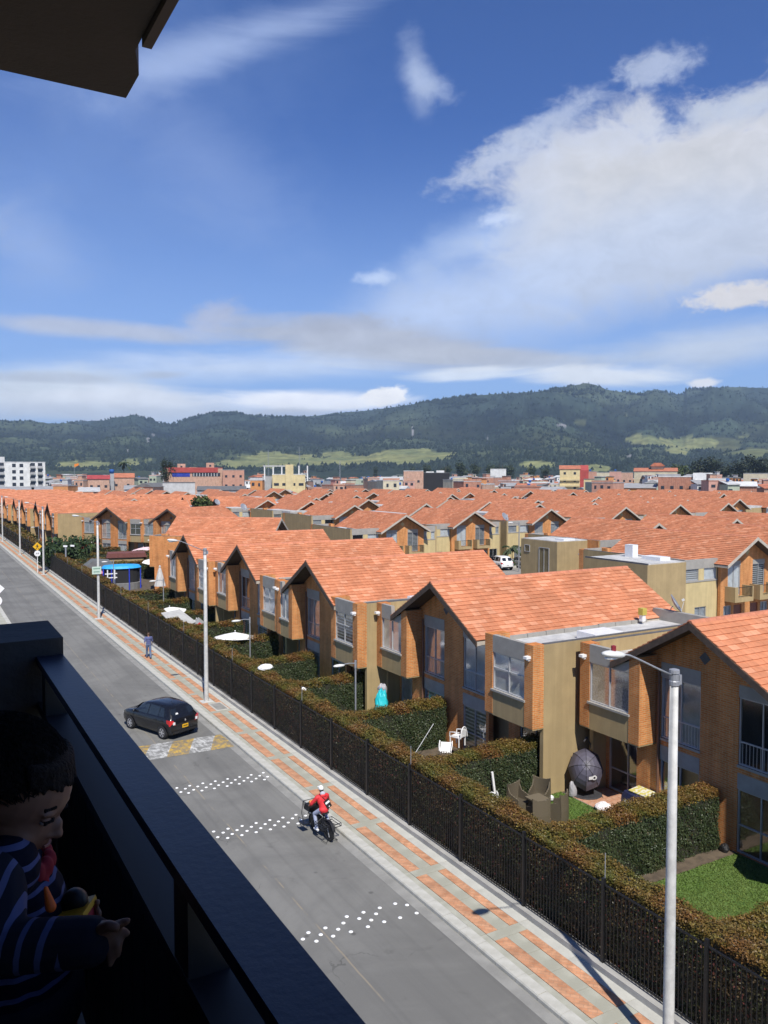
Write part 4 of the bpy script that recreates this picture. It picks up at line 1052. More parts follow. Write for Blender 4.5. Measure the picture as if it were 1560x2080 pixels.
street_light(13.44, 42.62, 'grey street light standing past the dark car beside the cover plate')
sl3 = street_light(13.32, 71.8, 'grey street light carrying the pale green plate')
street_light(13.42, 106.9, 'grey street light right behind the yellow crossing sign')
street_light(13.6, 134.5, 'grey street light next beyond the crossing sign')
street_light(13.6, 163, 'most distant street light cut by the left edge of the picture')
# pale green street plate on the third pole
pl = thing('street_plate', 'pale green lettered plate fixed to the third street light', 'sign', (13.16, 71.6, 4.3))
m = MB(); m.box(-.37, .37, -.02, .02, -.32, .32); part('plate', m, mat('pale green plate', (.50, .62, .52), .5, .05, 6), pl)
m = MB()
for (u, w, z) in ((-.27, .54, .15), (-.24, .48, -.12)):
    k = 0
    while k*.07 < w-.03: m.box(u+k*.07, u+k*.07+.05, -.026, -.021, z-.05, z+.05); k += 1
o = part('lettering', m, mat('green lettering', (.10, .22, .16), .6), pl); o['kind'] = 'stuff'
def garden_lamp(x, y, label, h=3.9):
    o = thing('garden_lamp', label, 'garden lamp', (x, y, 0), 0, 'slim grey lamps in the gardens')
    m = MB(); m.tube([(0, 0, 0), (0, 0, h)], .04, 8); m.tube([(0,0,h-.35),(0,0,h+.02)], .055, 8); part('pole', m, M_GALV, o)
    m = MB(); m.tube([(0, 0, h-.12), (-.35, 0, h-.08), (-.6, 0, h-.1)], .025, 6); part('arm', m, M_GALV, o)
    m = MB(); m.ball((-.85, 0, h-.13), .30, .13, .07, 12, 7); part('lamp_head', m, M_LAMP, o, True)
for (x, y, l) in [(17.35, 32.7, 'slim garden lamp beside the pink cloth'), (17.15, 45.8, 'slim garden lamp in front of the large white parasol'), (17.4, 66.3, 'slim garden lamp beside the closed parasol'), (16.9, 83.2, 'slim garden lamp in front of the blue canopy'), (28.9, 113, 'slim garden lamp below the right turned house'), (17.3, 143, 'slim garden lamp beside the far beige end wall')]: garden_lamp(x, y, l)

# ---------------------------------------------------------------- road signs
M_YSIGN = mat('yellow sign', (.72, .40, .01), .5, .04, 6); M_BLK = mat('black print', (.01, .01, .01), .6, .05, 6); M_WSIGN = mat('white sign', (.75, .75, .74), .5, .05, 6)
M_REDSIGN = mat('red print', (.5, .02, .02), .6, .05, 6)
sg = thing('crossing_sign', 'yellow diamond crossing sign above a round white sign on a white post', 'sign', (13.02, 109.3, .12))
m = MB(); m.box(-.035, .035, -.03, .03, 0, 3.4); part('post', m, M_WSIGN, sg)
m = MB(); m.box(-.38, .38, -.055, -.035, -.38, .38, Matrix.Translation((0, 0, 3.28)) @ Matrix.Rotation(R(45), 4, 'Y')); dm = part('diamond_plate', m, M_YSIGN, sg)
TS = lambda u, v, d: (u, -.058-d, 3.28+v)
m = MB(); m.lathe([(.055, -.003), (.055, .004)], 10, Matrix.Translation((.01, -.058, 3.50)) @ Matrix.Rotation(R(90), 4, 'X'))
for poly in ([(-.07,.15),(.07,.15),(.06,-.04),(-.06,-.04)], [(-.06,-.04),(.0,-.04),(-.10,-.32),(-.17,-.32)], [(.0,-.04),(.06,-.04),(.16,-.30),(.09,-.32)], [(-.07,.14),(-.05,.06),(-.18,-.03),(-.20,.02)], [(.07,.14),(.18,.0),(.15,-.04),(.05,.06)]):
    m.prism(poly[::-1], TS, 0, .004)
part('walking_figure', m, M_BLK, dm)
m = MB(); m.lathe([(.37, -.008), (.37, .012)], 24, Matrix.Translation((0, -.045, 2.42)) @ Matrix.Rotation(R(90), 4, 'X')); rd = part('round_plate', m, M_WSIGN, sg)
m = MB(); m.box(-.16, -.03, -.064, -.058, 2.34, 2.50); m.box(.03, .16, -.064, -.058, 2.34, 2.50); part('figures', m, mat('grey print', (.25, .25, .25), .6), rd)
sg = thing('opposite_sign', 'white sign backs on a post at the left edge of the road', 'sign', (5.32, 70.2, .1))
m = MB(); m.box(-.035, .035, -.03, .03, 0, 3.6); part('post', m, M_GALV, sg)
m = MB(); m.box(-.42, .42, -.03, -.012, -.42, .42, Matrix.Translation((.0, -.03, 3.35)) @ Matrix.Rotation(R(45), 4, 'Y')); part('diamond_plate', m, M_WSIGN, sg)
m = MB(); m.lathe([(.40, -.008), (.40, .012)], 24, Matrix.Translation((.0, -.05, 2.4)) @ Matrix.Rotation(R(90), 4, 'X')); part('round_plate', m, M_WSIGN, sg)

# ---------------------------------------------------------------- things in the gardens
M_PARASOL = mat('white parasol cloth', (.80, .79, .76), .8, .03, 3)
def parasol(x, y, z, r, label, m_, tilt=(0, 0), seg=8, drop=.32):
    o = thing('parasol', label, 'parasol', (x, y, 0), 0)
    m = MB(); m.tube([(0, 0, 0), (0, 0, z+.1)], .025, 8); part('pole', m, M_GALV, o)
    m = MB(); c = Matrix.Translation((0, 0, z)) @ Matrix.Rotation(tilt[0], 4, 'X') @ Matrix.Rotation(tilt[1], 4, 'Y')
    vs = [c @ Vector((0, 0, .02))]; fs = []
    for rr_, dz in ((.5, -.38), (1.0, -1.0)):
        for k in range(seg*2):
            th = math.pi*k/seg; q_ = 1.0 if k % 2 == 0 else .955
            vs.append(c @ Vector((r*rr_*q_*math.cos(th), r*rr_*q_*math.sin(th), dz*drop-(0 if k % 2 == 0 else .02))))
    n = seg*2
    for k in range(n): fs.append((0, 1+k, 1+(k+1) % n)); fs.append((1+k, 1+n+k, 1+n+(k+1) % n, 1+(k+1) % n))
    m.add(vs, fs); part('canopy', m, m_, o, False)
    m = MB(); m.ball((0, 0, z+.1), .04); part('finial', m, M_WHITE, o)
    return o
M_PINKC = mat('pale pink cloth', (.78, .56, .58), .85, .06, 3)
parasol(17.5, 49.4, 2.35, 1.4, 'large white parasol open over the garden beside a slim lamp', M_PARASOL, (R(-4), R(3)))
parasol(16.5, 61.2, 2.35, 1.25, 'second white parasol nearly edge on, further up the gardens', M_PARASOL, (R(2), R(-5)))
parasol(26.9, 112.6, 2.4, 1.7, 'pale pink parasol in front of the turned houses', M_PINKC, (R(3), R(-8)))
parasol(24.2, 96, 2.5, 1.5, 'white parasol half hidden by the yellow end wall', M_PARASOL, (R(8), R(-4)), 4)
parasol(16.3, 30.7, 1.55, .85, 'low pale pink parasol beside the first slim lamp', M_PINKC, (R(3), R(2)))
parasol(22.55, 13.75, 2.7, 1.15, 'unseen grey parasol added out of view to shade the lawn', mat('grey parasol cloth', (.3, .3, .31), .8, .05, 3), (0, 0), 4, .2)  # unseen parasol, added for the shade it throws on the lawn
parasol(17.3, 57.0, 2.0, .75, 'small white parasol behind the grey toy house', M_PARASOL, (R(-4), R(8)), 5)
o = thing('closed_parasol', 'folded pale grey parasol standing by the yellow end wall', 'parasol', (21.7, 84.0, 0))
m = MB(); m.tube([(0,0,0),(0,0,2.9)], .04, 8); part('pole', m, M_GALV, o)
m = MB(); m.lathe([(.62, 0.9), (.5, 1.3), (.36, 1.9), (.2, 2.5), (.08, 2.8), (.12, 2.9), (.03, 3.05)], 8); part('canopy', m, mat('pale grey cloth', (.48, .47, .45), .85, .1, 3), o)
# grey toy house with a blue and red gable
o = thing('toy_house', 'grey roofed toy house with a blue and red gable among the hedges', 'playhouse', (16.9, 55.0, 0), R(-15))
m = MB(); m.prism([(-.95, 0), (.95, 0), (.95, 1.3), (0, 2.15), (-.95, 1.3)], lambda u, v, d: (u, d, v), -.02, 1.6); part('wall', m, mat('blue panel', (.05, .17, .45), .6), o)
m = MB()
for s_ in (-1, 1):
    pr = [(0, 2.15), (s_*1.12, 1.14), (s_*1.12, 1.22), (0, 2.24)]; m.prism(pr if s_ < 0 else pr[::-1], lambda u, v, d: (u, d, v), -.14, 1.7)
part('roof', m, mat('grey canvas', (.36, .36, .35), .85, .1, 2), o)
m = MB()
for s_ in (-1, 1):
    pr = [(0, 2.05), (s_*1.1, 1.03), (s_*1.1, 1.16), (0, 2.2)]; m.prism(pr if s_ < 0 else pr[::-1], lambda u, v, d: (u, d, v), -.18, -.13)
part('red_trim', m, mat('red trim', (.45, .03, .03), .6), o)
o = thing('play_tent', 'grey sloping awning lying among the hedges left of the toy house', 'awning', (15.9, 55.8, 0), R(20))
m = MB(); m.add([(-.9,-.6,1.9),(.9,-.4,2.1),(1.0,1.6,2.75),(-.6,1.6,2.7),(-.9,-.6,1.85),(.9,-.4,2.05),(1.0,1.6,2.7),(-.6,1.6,2.65)], [(0,1,2,3),(7,6,5,4),(0,4,5,1),(1,5,6,2),(2,6,7,3),(3,7,4,0)]); part('cloth', m, mat('grey awning', (.40, .40, .39), .85, .1, 2), o)
m = MB(); m.tube([(-.85,-.55,0),(-.85,-.55,1.9)], .03, 6); part('pole', m, M_GALV, o)
m = MB(); m.tube([(.95,1.5,0),(.95,1.5,2.65)], .03, 6); part('pole', m, M_GALV, o)
# blue canopy with netting
o = thing('canopy_tent', 'blue roofed canopy with dark net walls and blue posts', 'canopy', (19.2, 90.4, 0), R(-8)); o.scale = (1, 1, .84)
M_BLUEC = mat('blue canopy cloth', (.03, .36, .78), .6, .06, 2); M_BLUEP = mat('blue post', (.03, .06, .55), .5)
m = MB(); vs = []; fs = []; n = 20
for k in range(n+1):
    th = 2*math.pi*k/n; vs.append((2.1*math.cos(th), 1.5*math.sin(th), 2.75))
vs = vs[:n]; vs2 = [(x*.9, y*.9, 3.05) for x, y, z in vs]
m.add(vs+vs2+[(0, 0, 3.2)], [(k, (k+1) % n, n+(k+1) % n, n+k) for k in range(n)]+[(n+k, n+(k+1) % n, 2*n) for k in range(n)]+[tuple(range(n-1, -1, -1))]); part('roof', m, M_BLUEC, o)
for x, y in ((-1.9,-.55),(1.95,-.4),(.7,-1.4),(-1.1,-1.25),(1.4,1.1),(-1.4,1.1)):
    m = MB(); m.tube([(x,y,0),(x,y,2.8)], .06, 8); part('post', m, M_BLUEP, o)
m = MB(); m.lathe([(1.86, .8), (1.86, 2.74), (1.80, 2.74)], 20, Matrix.Scale(.72, 4, (0,1,0))); part('net_wall', m, mat('black netting', (.018, .018, .02), .9, .2, 20), o)
m = MB(); m.lathe([(1.98, 0), (1.98, .85), (1.9, .9)], 20, Matrix.Scale(.72, 4, (0,1,0))); part('skirt', m, mat('grey skirt', (.17, .17, .17), .85, .1, 4), o)
o = thing('shade_tent', 'dark grey sloped shade tent left of the blue canopy', 'tent', (17.0, 92.5, 0), R(-5))
m = MB(); pr = [(-1.6, 2.2), (1.9, 2.25), (1.4, 2.95), (-.4, 3.1)]; m.prism(pr, lambda u, v, d: (u, d, v), -1.0, 1.4); part('roof', m, mat('dark grey canvas', (.13, .135, .13), .9, .15, 2), o)
for x, y in ((-1.4,-.9),(1.6,-.9),(-1.4,1.2),(1.6,1.2)): m = MB(); m.tube([(x,y,0),(x,y,2.25)], .04, 6); part('post', m, M_GALV, o)
o = thing('pink_playhouse', 'bright pink toy house under the dark grey tent', 'playhouse', (17.0, 91.0, 0))
m = MB(); m.box(-.9, .7, -.4, .5, 0, 1.75); part('wall', m, mat('bright pink', (.75, .06, .28), .6, .1, 4), o); m = MB(); m.prism([(-1, 1.75), (.8, 1.75), (-.1, 2.15)], lambda u, v, d: (u, d, v), -.5, .6); part('roof', m, mat('pink roof', (.8, .3, .42), .6), o)
o = thing('trellis', 'small white trellis frame beside the green plate pole', 'trellis', (17.0, 84.9, 0))
m = MB()
for x in (-.35, .35): m.box(x-.05, x+.05, -.05, .05, 0, 2.75)
part('upright', m, M_WHITE, o); m = MB()
for z in (1.9, 2.3): m.box(-.6, .6, -.045, .045, z, z+.09)
part('crossbar', m, M_WHITE, o)
o = thing('garden_shed', 'brown red shed roof behind the hedges left of the turned houses', 'shed', (22.5, 103, 0), R(-10))
m = MB(); m.box(-2.0, 2.0, -1.0, 1.2, 0, 2.2); part('wall', m, M_BEIGE, o); m = MB(); m.prism([(-2.4, 2.2), (2.4, 2.2), (2.2, 2.75), (-2.2, 2.75)], lambda u, v, d: (u, d, v), -1.2, 1.3); part('roof', m, mat('brown red sheet', (.16, .055, .045), .8, .15, 3), o)
o = thing('red_playhouse', 'small red roof with white top beside the green bush', 'playhouse', (20.6, 117.0, 0))
m = MB(); m.box(-1.1, 1.1, -.8, .9, 0, 2.0); part('wall', m, M_WHITE, o); m = MB(); m.prism([(-1.3, 2.0), (1.4, 2.0), (1.1, 3.0), (-.9, 3.0)], lambda u, v, d: (u, d, v), -1.0, 1.1); part('roof', m, mat('red sheet', (.45, .05, .04), .7, .1, 3), o)
m = MB(); m.box(-.9, 1.0, -.6, .8, 3.02, 3.12); part('roof_cap', m, M_WHITE, o)
o = thing('flood_light', 'white twin flood lights on a short pole beside the green bush', 'flood light', (15.5, 103.5, 0))
m = MB(); m.tube([(0,0,0),(0,0,3.7)], .09, 8); part('pole', m, M_GALV, o)
for (x, z) in ((-.45, 3.75), (.35, 3.85)): m = MB(); m.box(x-.22, x+.22, -.12, .12, z-.09, z+.10, Matrix.Rotation(R(6), 4, 'Y')); part('lamp', m, M_WHITE, o)

# near garden: wicker chairs, plastic chair, umbrella chair, covered table
M_WICK = stripe_mat('brown wicker', (.150, .125, .085), (.085, .070, .048), 2, .035, .5, .7)
def wicker(x, y, rz, label):
    o = thing('wicker_chair', label, 'chair', (x, y, 0), rz, 'high backed wicker chairs round the table')
    m = MB(); nb = 8; vs = []
    for i in range(nb+1):
        u = -0.34+.68*i/nb; c = .12*(1-(u/.34)**2); top = 1.12-.10*(1-(u/.34)**2)
        for z in (0.02, .5, top): vs.append((u, .30+c*.6-(.04 if z > .6 else 0), z))
    for i in range(nb+1):
        u = -0.34+.68*i/nb; c = .12*(1-(u/.34)**2); top = 1.12-.10*(1-(u/.34)**2)
        for z in (0.02, .5, top): vs.append((u, .25+c*.6-(.04 if z > .6 else 0), z))
    fs = []; k = (nb+1)*3
    for i in range(nb):
        for j in range(2):
            a = i*3+j; fs.append((a+3, a, a+1, a+4)); fs.append((k+a, k+a+3, k+a+4, k+a+1))
        fs.append((i*3+2, i*3+5, k+i*3+5, k+i*3+2))
    for j in range(2): fs.append((j, k+j, k+j+1, j+1)); e = nb*3+j; fs.append((e+1, k+e+1, k+e, e))
    m.add(vs, fs); part('backrest', m, M_WICK, o)
    for s_ in (-1, 1):
        m = MB(); pr = [(-.28, .02), (.27, .02), (.27, 1.05), (.12, .78), (-.28, .66)]; m.prism(pr, lambda u, v, d: (d, u, v), min(s_*.34, s_*.29), max(s_*.34, s_*.29)); part('side_panel', m, M_WICK, o)
    m = MB(); m.box(-.29, .29, -.28, .25, .38, .46); part('seat', m, M_WICK, o)
    m = MB(); m.box(-.29, .29, -.28, -.24, .02, .38); part('front_panel', m, M_WICK, o)
wicker(18.95, 22.95, R(10), 'wicker chair with its back against the hedge, left rear'); wicker(19.95, 22.95, R(-60), 'wicker chair at the right rear, nearest the umbrella chair')
wicker(18.85, 21.75, R(165), 'wicker chair turned away at the near left of the group'); wicker(19.75, 21.75, R(205), 'wicker chair at the near right, next to the lawn')
o = thing('wicker_table', 'low wicker table hidden between the wicker chairs', 'table', (19.35, 22.35, 0)); m = MB(); m.box(-.33, .33, -.33, .33, .66, .72); part('tabletop', m, M_WICK, o); m = MB(); m.box(-.25, .25, -.25, .25, 0, .66); part('pedestal', m, M_WICK, o)
def plastic_chair(x, y, z, rz, label, tilt=0):
    o = thing('plastic_chair', label, 'chair', (x, y, z), rz); o.rotation_euler = (tilt, 0, rz)
    m = MB(); m.box(-.24, .24, -.24, .24, .40, .44); part('seat', m, M_WHITE, o)
    b2 = MB(); n = 10; pts = [(.25*math.cos(math.pi*k/n), .24+.10, .42+.48*math.sin(math.pi*k/n)) for k in range(n+1)]; b2.tube(pts, .022, 8)
    for u in (-.15, -.05, .05, .15): b2.box(u-.022, u+.022, .30, .325, .44, .42+.47*math.sqrt(1-(u/.25)**2))
    part('backrest', b2, M_WHITE, o)
    for s_ in (-1, 1):
        a = MB(); a.tube([(s_*.25, .27, .68), (s_*.28, 0, .66), (s_*.27, -.22, .62), (s_*.25, -.24, .42)], .022, 8); part('armrest', a, M_WHITE, o)
        for y_ in (-.22, .24): l = MB(); l.box(s_*.23-.02, s_*.23+.02, y_-.02, y_+.02, 0, .40); part('leg', l, M_WHITE, o)
plastic_chair(18.25, 23.75, 0, R(150), 'white plastic chair leaning beside the wicker chairs', R(-8))
plastic_chair(20.4, 28.9, .55, R(200), 'white plastic chair on the stack below the striped blinds'); plastic_chair(19.9, 29.0, .35, R(140), 'white plastic chair lying beside the chair stack', R(-50))
o = thing('white_plank', 'thin white board leaning next to the white plastic chair', 'board', (18.75, 24.02, 0)); m = MB(); m.box(-.04, .04, -.03, .03, 0, 1.3, Matrix.Rotation(R(-9), 4, 'Y')); part('board', m, M_WHITE, o)
# umbrella chair
M_NAVY = mat('dark navy cloth', (.085, .080, .110), .55, .15, 3); M_STEEL = mat('dark steel tube', (.05, .05, .055), .4, .1, 6)
o = thing('umbrella_chair', 'hanging chair hidden behind a dark navy umbrella on a curved stand', 'hanging chair', (22.35, 23.0, .03), R(0))
m = MB(); m.tube([(.55, .25, .02), (.62, .3, 1.0), (.5, .3, 1.8), (.2, .2, 2.15), (-.05, .1, 2.05)], .03, 8); m.tube([(.55,.25,.02),(.3,-.6,.02)], .025, 6); part('stand', m, M_STEEL, o)
m = MB(); m.lathe([(.6, .0), (.62, .03), (.58, .05)], 20); part('base_ring', m, M_STEEL, o)
um = MB(); c = Matrix.Translation((-.10, -.08, 1.05)) @ Matrix.Rotation(R(-42), 4, 'Z') @ Matrix.Rotation(R(56), 4, 'X'); vs = [c @ Vector((0, 0, .52))]; fs = []; n = 16
for rr_, zz in ((.2, .50), (.4, .43), (.58, .30), (.72, .13), (.84, -.1)):
    for k in range(n):
        th = 2*math.pi*k/n; q_ = 1 if k % 2 == 0 else .93; vs.append(c @ Vector((rr_*.80*q_*math.cos(th), rr_*q_*math.sin(th), zz)))
for k in range(n):
    k2 = (k+1) % n; fs.append((0, 1+k, 1+k2))
    for r_ in range(4): fs.append((1+r_*n+k, 1+(r_+1)*n+k, 1+(r_+1)*n+k2, 1+r_*n+k2))
um.add(vs, fs); uo = part('umbrella', um, M_NAVY, o)
rb = MB()
for k in range(8):
    th = 2*math.pi*k/8; rb.tube([c @ Vector((0, 0, .53))]+[c @ Vector((r2*.80*math.cos(th), r2*math.sin(th), z2+.008)) for r2, z2 in ((.2, .50), (.4, .43), (.58, .30), (.72, .13), (.86, -.12))], .008, 5)
q = part('ribs', rb, M_BLACKPL, uo); q['kind'] = 'stuff'
b2 = MB(); b2.lathe([(.10, 0), (.10, .006)], 16, c @ Matrix.Translation((.30, -.42, .40)) @ Matrix.Rotation(R(48), 4, 'X') @ Matrix.Rotation(R(20), 4, 'Y')); b2.box(-.20, -.02, -.07, .06, 0, .005, c @ Matrix.Translation((.28, -.42, .40)) @ Matrix.Rotation(R(48), 4, 'X') @ Matrix.Rotation(R(20), 4, 'Y')); part('white_badge', b2, M_WHITE, uo)
b2 = MB(); b2.lathe([(.045, 0), (.045, .012)], 12, c @ Matrix.Translation((.30, -.42, .40)) @ Matrix.Rotation(R(48), 4, 'X') @ Matrix.Rotation(R(20), 4, 'Y')); part('badge_dot', b2, M_BLK, uo)
def lump(name, label, cat, loc, r, m_, seed=0, n=24, parent=None, sq=.6):
    """crumpled cloth or bag"""
    vs = []; fs = []; rg = 12
    for i in range(rg+1):
        ph = math.pi*i/rg
        for k in range(n):
            th = 2*math.pi*k/n; f = .75+.5*float(fbm(np.array([th*1.6+seed]), np.array([ph*1.9+seed*3]), 3, 5)[0])
            vs.append((r[0]*f*math.sin(ph)*math.cos(th), r[1]*f*math.sin(ph)*math.sin(th), max(-r[2]*sq, r[2]*f*math.cos(ph))))
    for i in range(rg):
        for k in range(n): k2 = (k+1) % n; fs.append((i*n+k, (i+1)*n+k, (i+1)*n+k2, i*n+k2))
    m = MB(); m.add(vs, fs); o = part(name, m, m_, None); o.location = (loc[0], loc[1], loc[2]+r[2]*sq)
    return tag(o, label, cat)
M_TARP = mat('blue tarpaulin', (.018, .024, .075), .4, .15, 4); M_GREYBAG = mat('grey bag', (.38, .37, .39), .6, .1, 5)
o = thing('covered_table', 'garden table wrapped in a dark blue tarpaulin with a yellow and white towel', 'table', (22.75, 20.35, .03), R(10))
m = MB(); vs = []; n = 20
for z, s_ in ((0, 1.06), (.3, 1.02), (.62, .98), (.80, .92)):
    for k in range(n):
        th = 2*math.pi*k/n; f = (abs(math.cos(th))**4+abs(math.sin(th))**4)**-.25*(1+.05*math.sin(th*5+z*6)); vs.append((.52*f*s_*math.cos(th), .85*f*s_*math.sin(th), z+.03*math.sin(3*th)*(z > .7)))
vs.append((0, 0, .83)); fs = []
for r_ in range(3):
    for k in range(n): k2 = (k+1) % n; fs.append((r_*n+k, r_*n+k2, (r_+1)*n+k2, (r_+1)*n+k))
for k in range(n): fs.append((3*n+k, 3*n+(k+1) % n, 4*n))
m.add(vs, fs); part('tarpaulin', m, M_TARP, o)
t_ = thing('towel', 'yellow and white towel spread over the blue tarpaulin', 'towel', (22.75, 20.55, .90), R(10)); m = MB(); m.box(-.34, .34, -.40, .36, -.012, .012, Matrix.Rotation(R(4), 4, 'X')); part('cloth', m, stripe_mat('yellow white towel', (.62, .60, .52), (.52, .46, .14), 1, .21, .62, .9, .5), t_)
lump('blue_bundle', 'shiny blue bundle at the foot of the tarpaulin table', 'bundle', (23.0, 19.35, .03), (.4, .5, .42), mat('royal blue tarpaulin', (.02, .035, .16), .3, .1, 4), 3)
lump('white_bag', 'white bag slumped in front of the blue tarpaulin table', 'bag', (22.05, 20.65, .03), (.18, .18, .38), M_WHITE, 5)
lump('white_cloth', 'white and pink washing heap on the patio tiles', 'washing', (21.85, 21.6, .03), (.34, .30, .16), mat('white washing', (.76, .70, .70), .85, .1, 6), 7)
lump('grey_bag', 'pale grey bag hanging beside the umbrella chair', 'bag', (21.75, 23.1, .03), (.17, .14, .38), M_GREYBAG, 9)
ball = MB(); ball.ball((0, 0, .12), .12, None, None, 16, 10); bo = part('ball', ball, mat('patched ball', (.82, .82, .81), .5, 0, 6, var2=(.02, .02, .02)), None, True); bo.location = (20.75, 23.2, 0); tag(bo, 'black and white ball lying by the hedge end', 'ball')
# second and third gardens
lump('turquoise_bundle', 'bright turquoise bundle standing under the bay', 'bundle', (20.0, 34.9, 0), (.36, .36, .95), mat('turquoise plastic', (.02, .50, .56), .5, .08, 4), 11, sq=.8)
lump('clear_bag', 'clear plastic bag piled on the turquoise bundle', 'bag', (20.15, 35.1, 1.45), (.25, .25, .30), M_GREYBAG, 13)
lump('grey_cover', 'large crumpled grey cover beside the turquoise bundle', 'cover', (20.55, 33.6, .2), (.55, .7, .62), mat('grey plastic sheet', (.46, .45, .46), .4, .1, 5), 15)
lump('pink_bundle', 'small hot pink bundle between the turquoise and grey ones', 'bundle', (20.0, 34.0, .2), (.22, .2, .28), mat('hot pink', (.75, .12, .40), .6), 17)
lump('green_bucket', 'green bucket under the bay behind the grey cover', 'bucket', (20.9, 34.9, .4), (.22, .22, .30), mat('green plastic', (.02, .22, .07), .5), 19)
lump('white_sheet', 'white sheet thrown over the front hedge', 'sheet', (15.6, 39.4, 2.32), (.42, .34, .16), M_WHITE, 21)
lump('white_paper', 'small white paper caught on the front hedge', 'paper', (16.3, 36.2, 1.75), (.16, .12, .16), M_WHITE, 23)
o = thing('hose_pole', 'pale pole leaning in the corner below the striped blinds', 'pole', (19.4, 29.3, 0)); m = MB(); m.tube([(-1.3, -.1, .1), (.2, .3, 1.45)], .016, 6); part('stick', m, M_GALV, o)
lump('wall_planter', 'dark flower pot standing at the end of the dividing hedge', 'flower pot', (22.95, 17.2, 0), (.16, .16, .16), M_BLACKPL, 25)
# satellite dish and hatch on the second house's flat roof
def dish(x, y, z, rz, label, r=.42):
    o = thing('satellite_dish', label, 'satellite dish', (x, y, z), rz, 'satellite dishes on the roofs')
    m = MB(); m.tube([(0,0,0),(0,0,.5),(0,-.1,.62)], .022, 6); part('mast', m, M_GALV, o)
    c = Matrix.Translation((0, -.14, .68)) @ Matrix.Rotation(R(58), 4, 'X'); m = MB(); m.lathe([(.02, 0), (r*.5, .03), (r*.85, .09), (r, .13), (r*.98, .145), (r*.8, .10), (r*.4, .035), (.02, .012)], 16, c); part('reflector', m, M_GALV, o, True)
    m = MB(); m.tube([c @ Vector((0, -r*.9, .1)), c @ Vector((0, -.1, .45))], .014, 6); m.box(-.05, .05, -.05, .05, .42, .54, c); part('feed_arm', m, M_LAMP, o)
dish(31.2, 26.6, 5.56, R(40), 'satellite dish at the back of the flat roof above the nearest gable', .5)
o = thing('roof_box', 'small yellow box with white base on the flat roof near the dish', 'box', (29.5, 26.8, 5.56)); m = MB(); m.box(-.14, .14, -.14, .14, .3, .62); part('box', m, mat('yellow box', (.50, .40, .08), .6), o); m = MB(); m.box(-.10, .10, -.10, .10, 0, .3); part('base', m, M_WHITE, o)
for (px, py, z, l) in [(493, 1030, 7.4, 'small dish on the ridge left of the beige wall'), (1023, 1050, 7.0, 'small dish beside the balcony house with the red door'), (440, 1020, 7.2, 'small dark dish above the far left roofs')]:
    p_ = on_z(px, py, z); dish(p_.x, p_.y, z-.7, R(20), l, .6)
# ---------------------------------------------------------------- trees and bushes
M_TLEAF = tint_mat('tree leaf', .6, .3, 2, .2, .12)
def tree(name, x, y, h, r, label, kind='round', col=(.045, .065, .022), n=1400, group=None, cat='tree', trunk=True, leaf=None):
    o = thing(name, label, cat, (x, y, 0), random.uniform(0, 6), group)
    m = MB(); tr = max(.06, h*.022)
    top = h*(.55 if kind == 'round' else .92)
    bend = random.uniform(-.04, .04)*h
    m.tube([(0,0,0), (bend*.3,0,top*.5), (bend,bend*.4,top)], 1, 7, True, [tr, tr*.75, tr*.35])
    if kind == 'round':
        for k in range(6):
            th = k*1.05+random.random(); z0 = h*random.uniform(.25, .5); L = r*random.uniform(.5, .85)
            m.tube([(bend*.4,0,z0), (L*.5*math.cos(th), L*.5*math.sin(th), z0+h*.14), (L*math.cos(th), L*math.sin(th), z0+h*.24)], 1, 5, True, [tr*.45, tr*.3, tr*.12])
    elif kind == 'palm': pass
    part('trunk', m, M_BARK, o)
    if kind == 'palm':
        V = []; F = []
        m = MB()
        for k in range(22):
            th = k*2.4; el = random.uniform(-.2, 1.0); pts = [Vector((bend, bend*.4, top))]
            for s_ in range(1, 6):
                d = r*s_/5; pts.append(Vector((bend+d*math.cos(th)*math.cos(el*.6), bend*.4+d*math.sin(th)*math.cos(el*.6), top+d*math.sin(el)-.9*(d/r)**2*r*.7)))
            for a, b2 in zip(pts[:-1], pts[1:]):
                side = (b2-a).cross(Vector((0,0,1))).normalized()*r*.10; m.add([a-side, b2-side*.8+Vector((0,0,-.25)), b2, a], [(0,1,2,3)]); m.add([a, b2, b2+side*.8+Vector((0,0,-.25)), a+side], [(0,1,2,3)])
        part('crown', m, mat('palm frond', (.035, .055, .02), .7, .3, 2), o); return o
    # crown: many leaf clumps in uneven lobes
    nl = 9 if kind == 'round' else 12; P = []; N = []
    for k in range(nl):
        if kind == 'round':
            th = random.uniform(0, 6.28); ra = r*random.uniform(.1, .62); c = np.array([ra*math.cos(th)+bend, ra*math.sin(th), h*random.uniform(.48, .84)]); s_ = np.array([r*.46, r*.46, h*.17])*random.uniform(.75, 1.2)
        elif kind == 'bush':
            th = random.uniform(0, 6.28); ra = r*random.uniform(.1, .6); c = np.array([ra*math.cos(th), ra*math.sin(th), h*random.uniform(.3, .7)]); s_ = np.array([r*.5, r*.5, h*.32])*random.uniform(.75, 1.15)
        else:
            q_ = (k+.5)/nl; c = np.array([random.uniform(-.1, .1)*r, random.uniform(-.1, .1)*r, h*(.12+.84*q_)]); s_ = np.array([r*(1-q_*.82), r*(1-q_*.82), h*.08])
        u = rng.normal(0, 1, (n//nl, 3)); u /= np.linalg.norm(u, axis=1, keepdims=True); rad = rng.uniform(.45, 1.05, (n//nl, 1))
        P.append(c+u*s_*rad); N.append(u)
    P = np.concatenate(P); N = np.concatenate(N); P[:, 2] = np.maximum(P[:, 2], .1)
    c = np.array(col)*rng.uniform(.6, 1.45, (len(P), 1))*(1+.5*(rng.random((len(P), 1)) < .15)*np.array([1.2, 1.0, .3]))
    V, F, C = leaves(P, N, leaf or max(.12, r*.17), c, 1.2)
    cr = link('crown', np_mesh('crown', V, F, M_TLEAF, C), o)
    return o
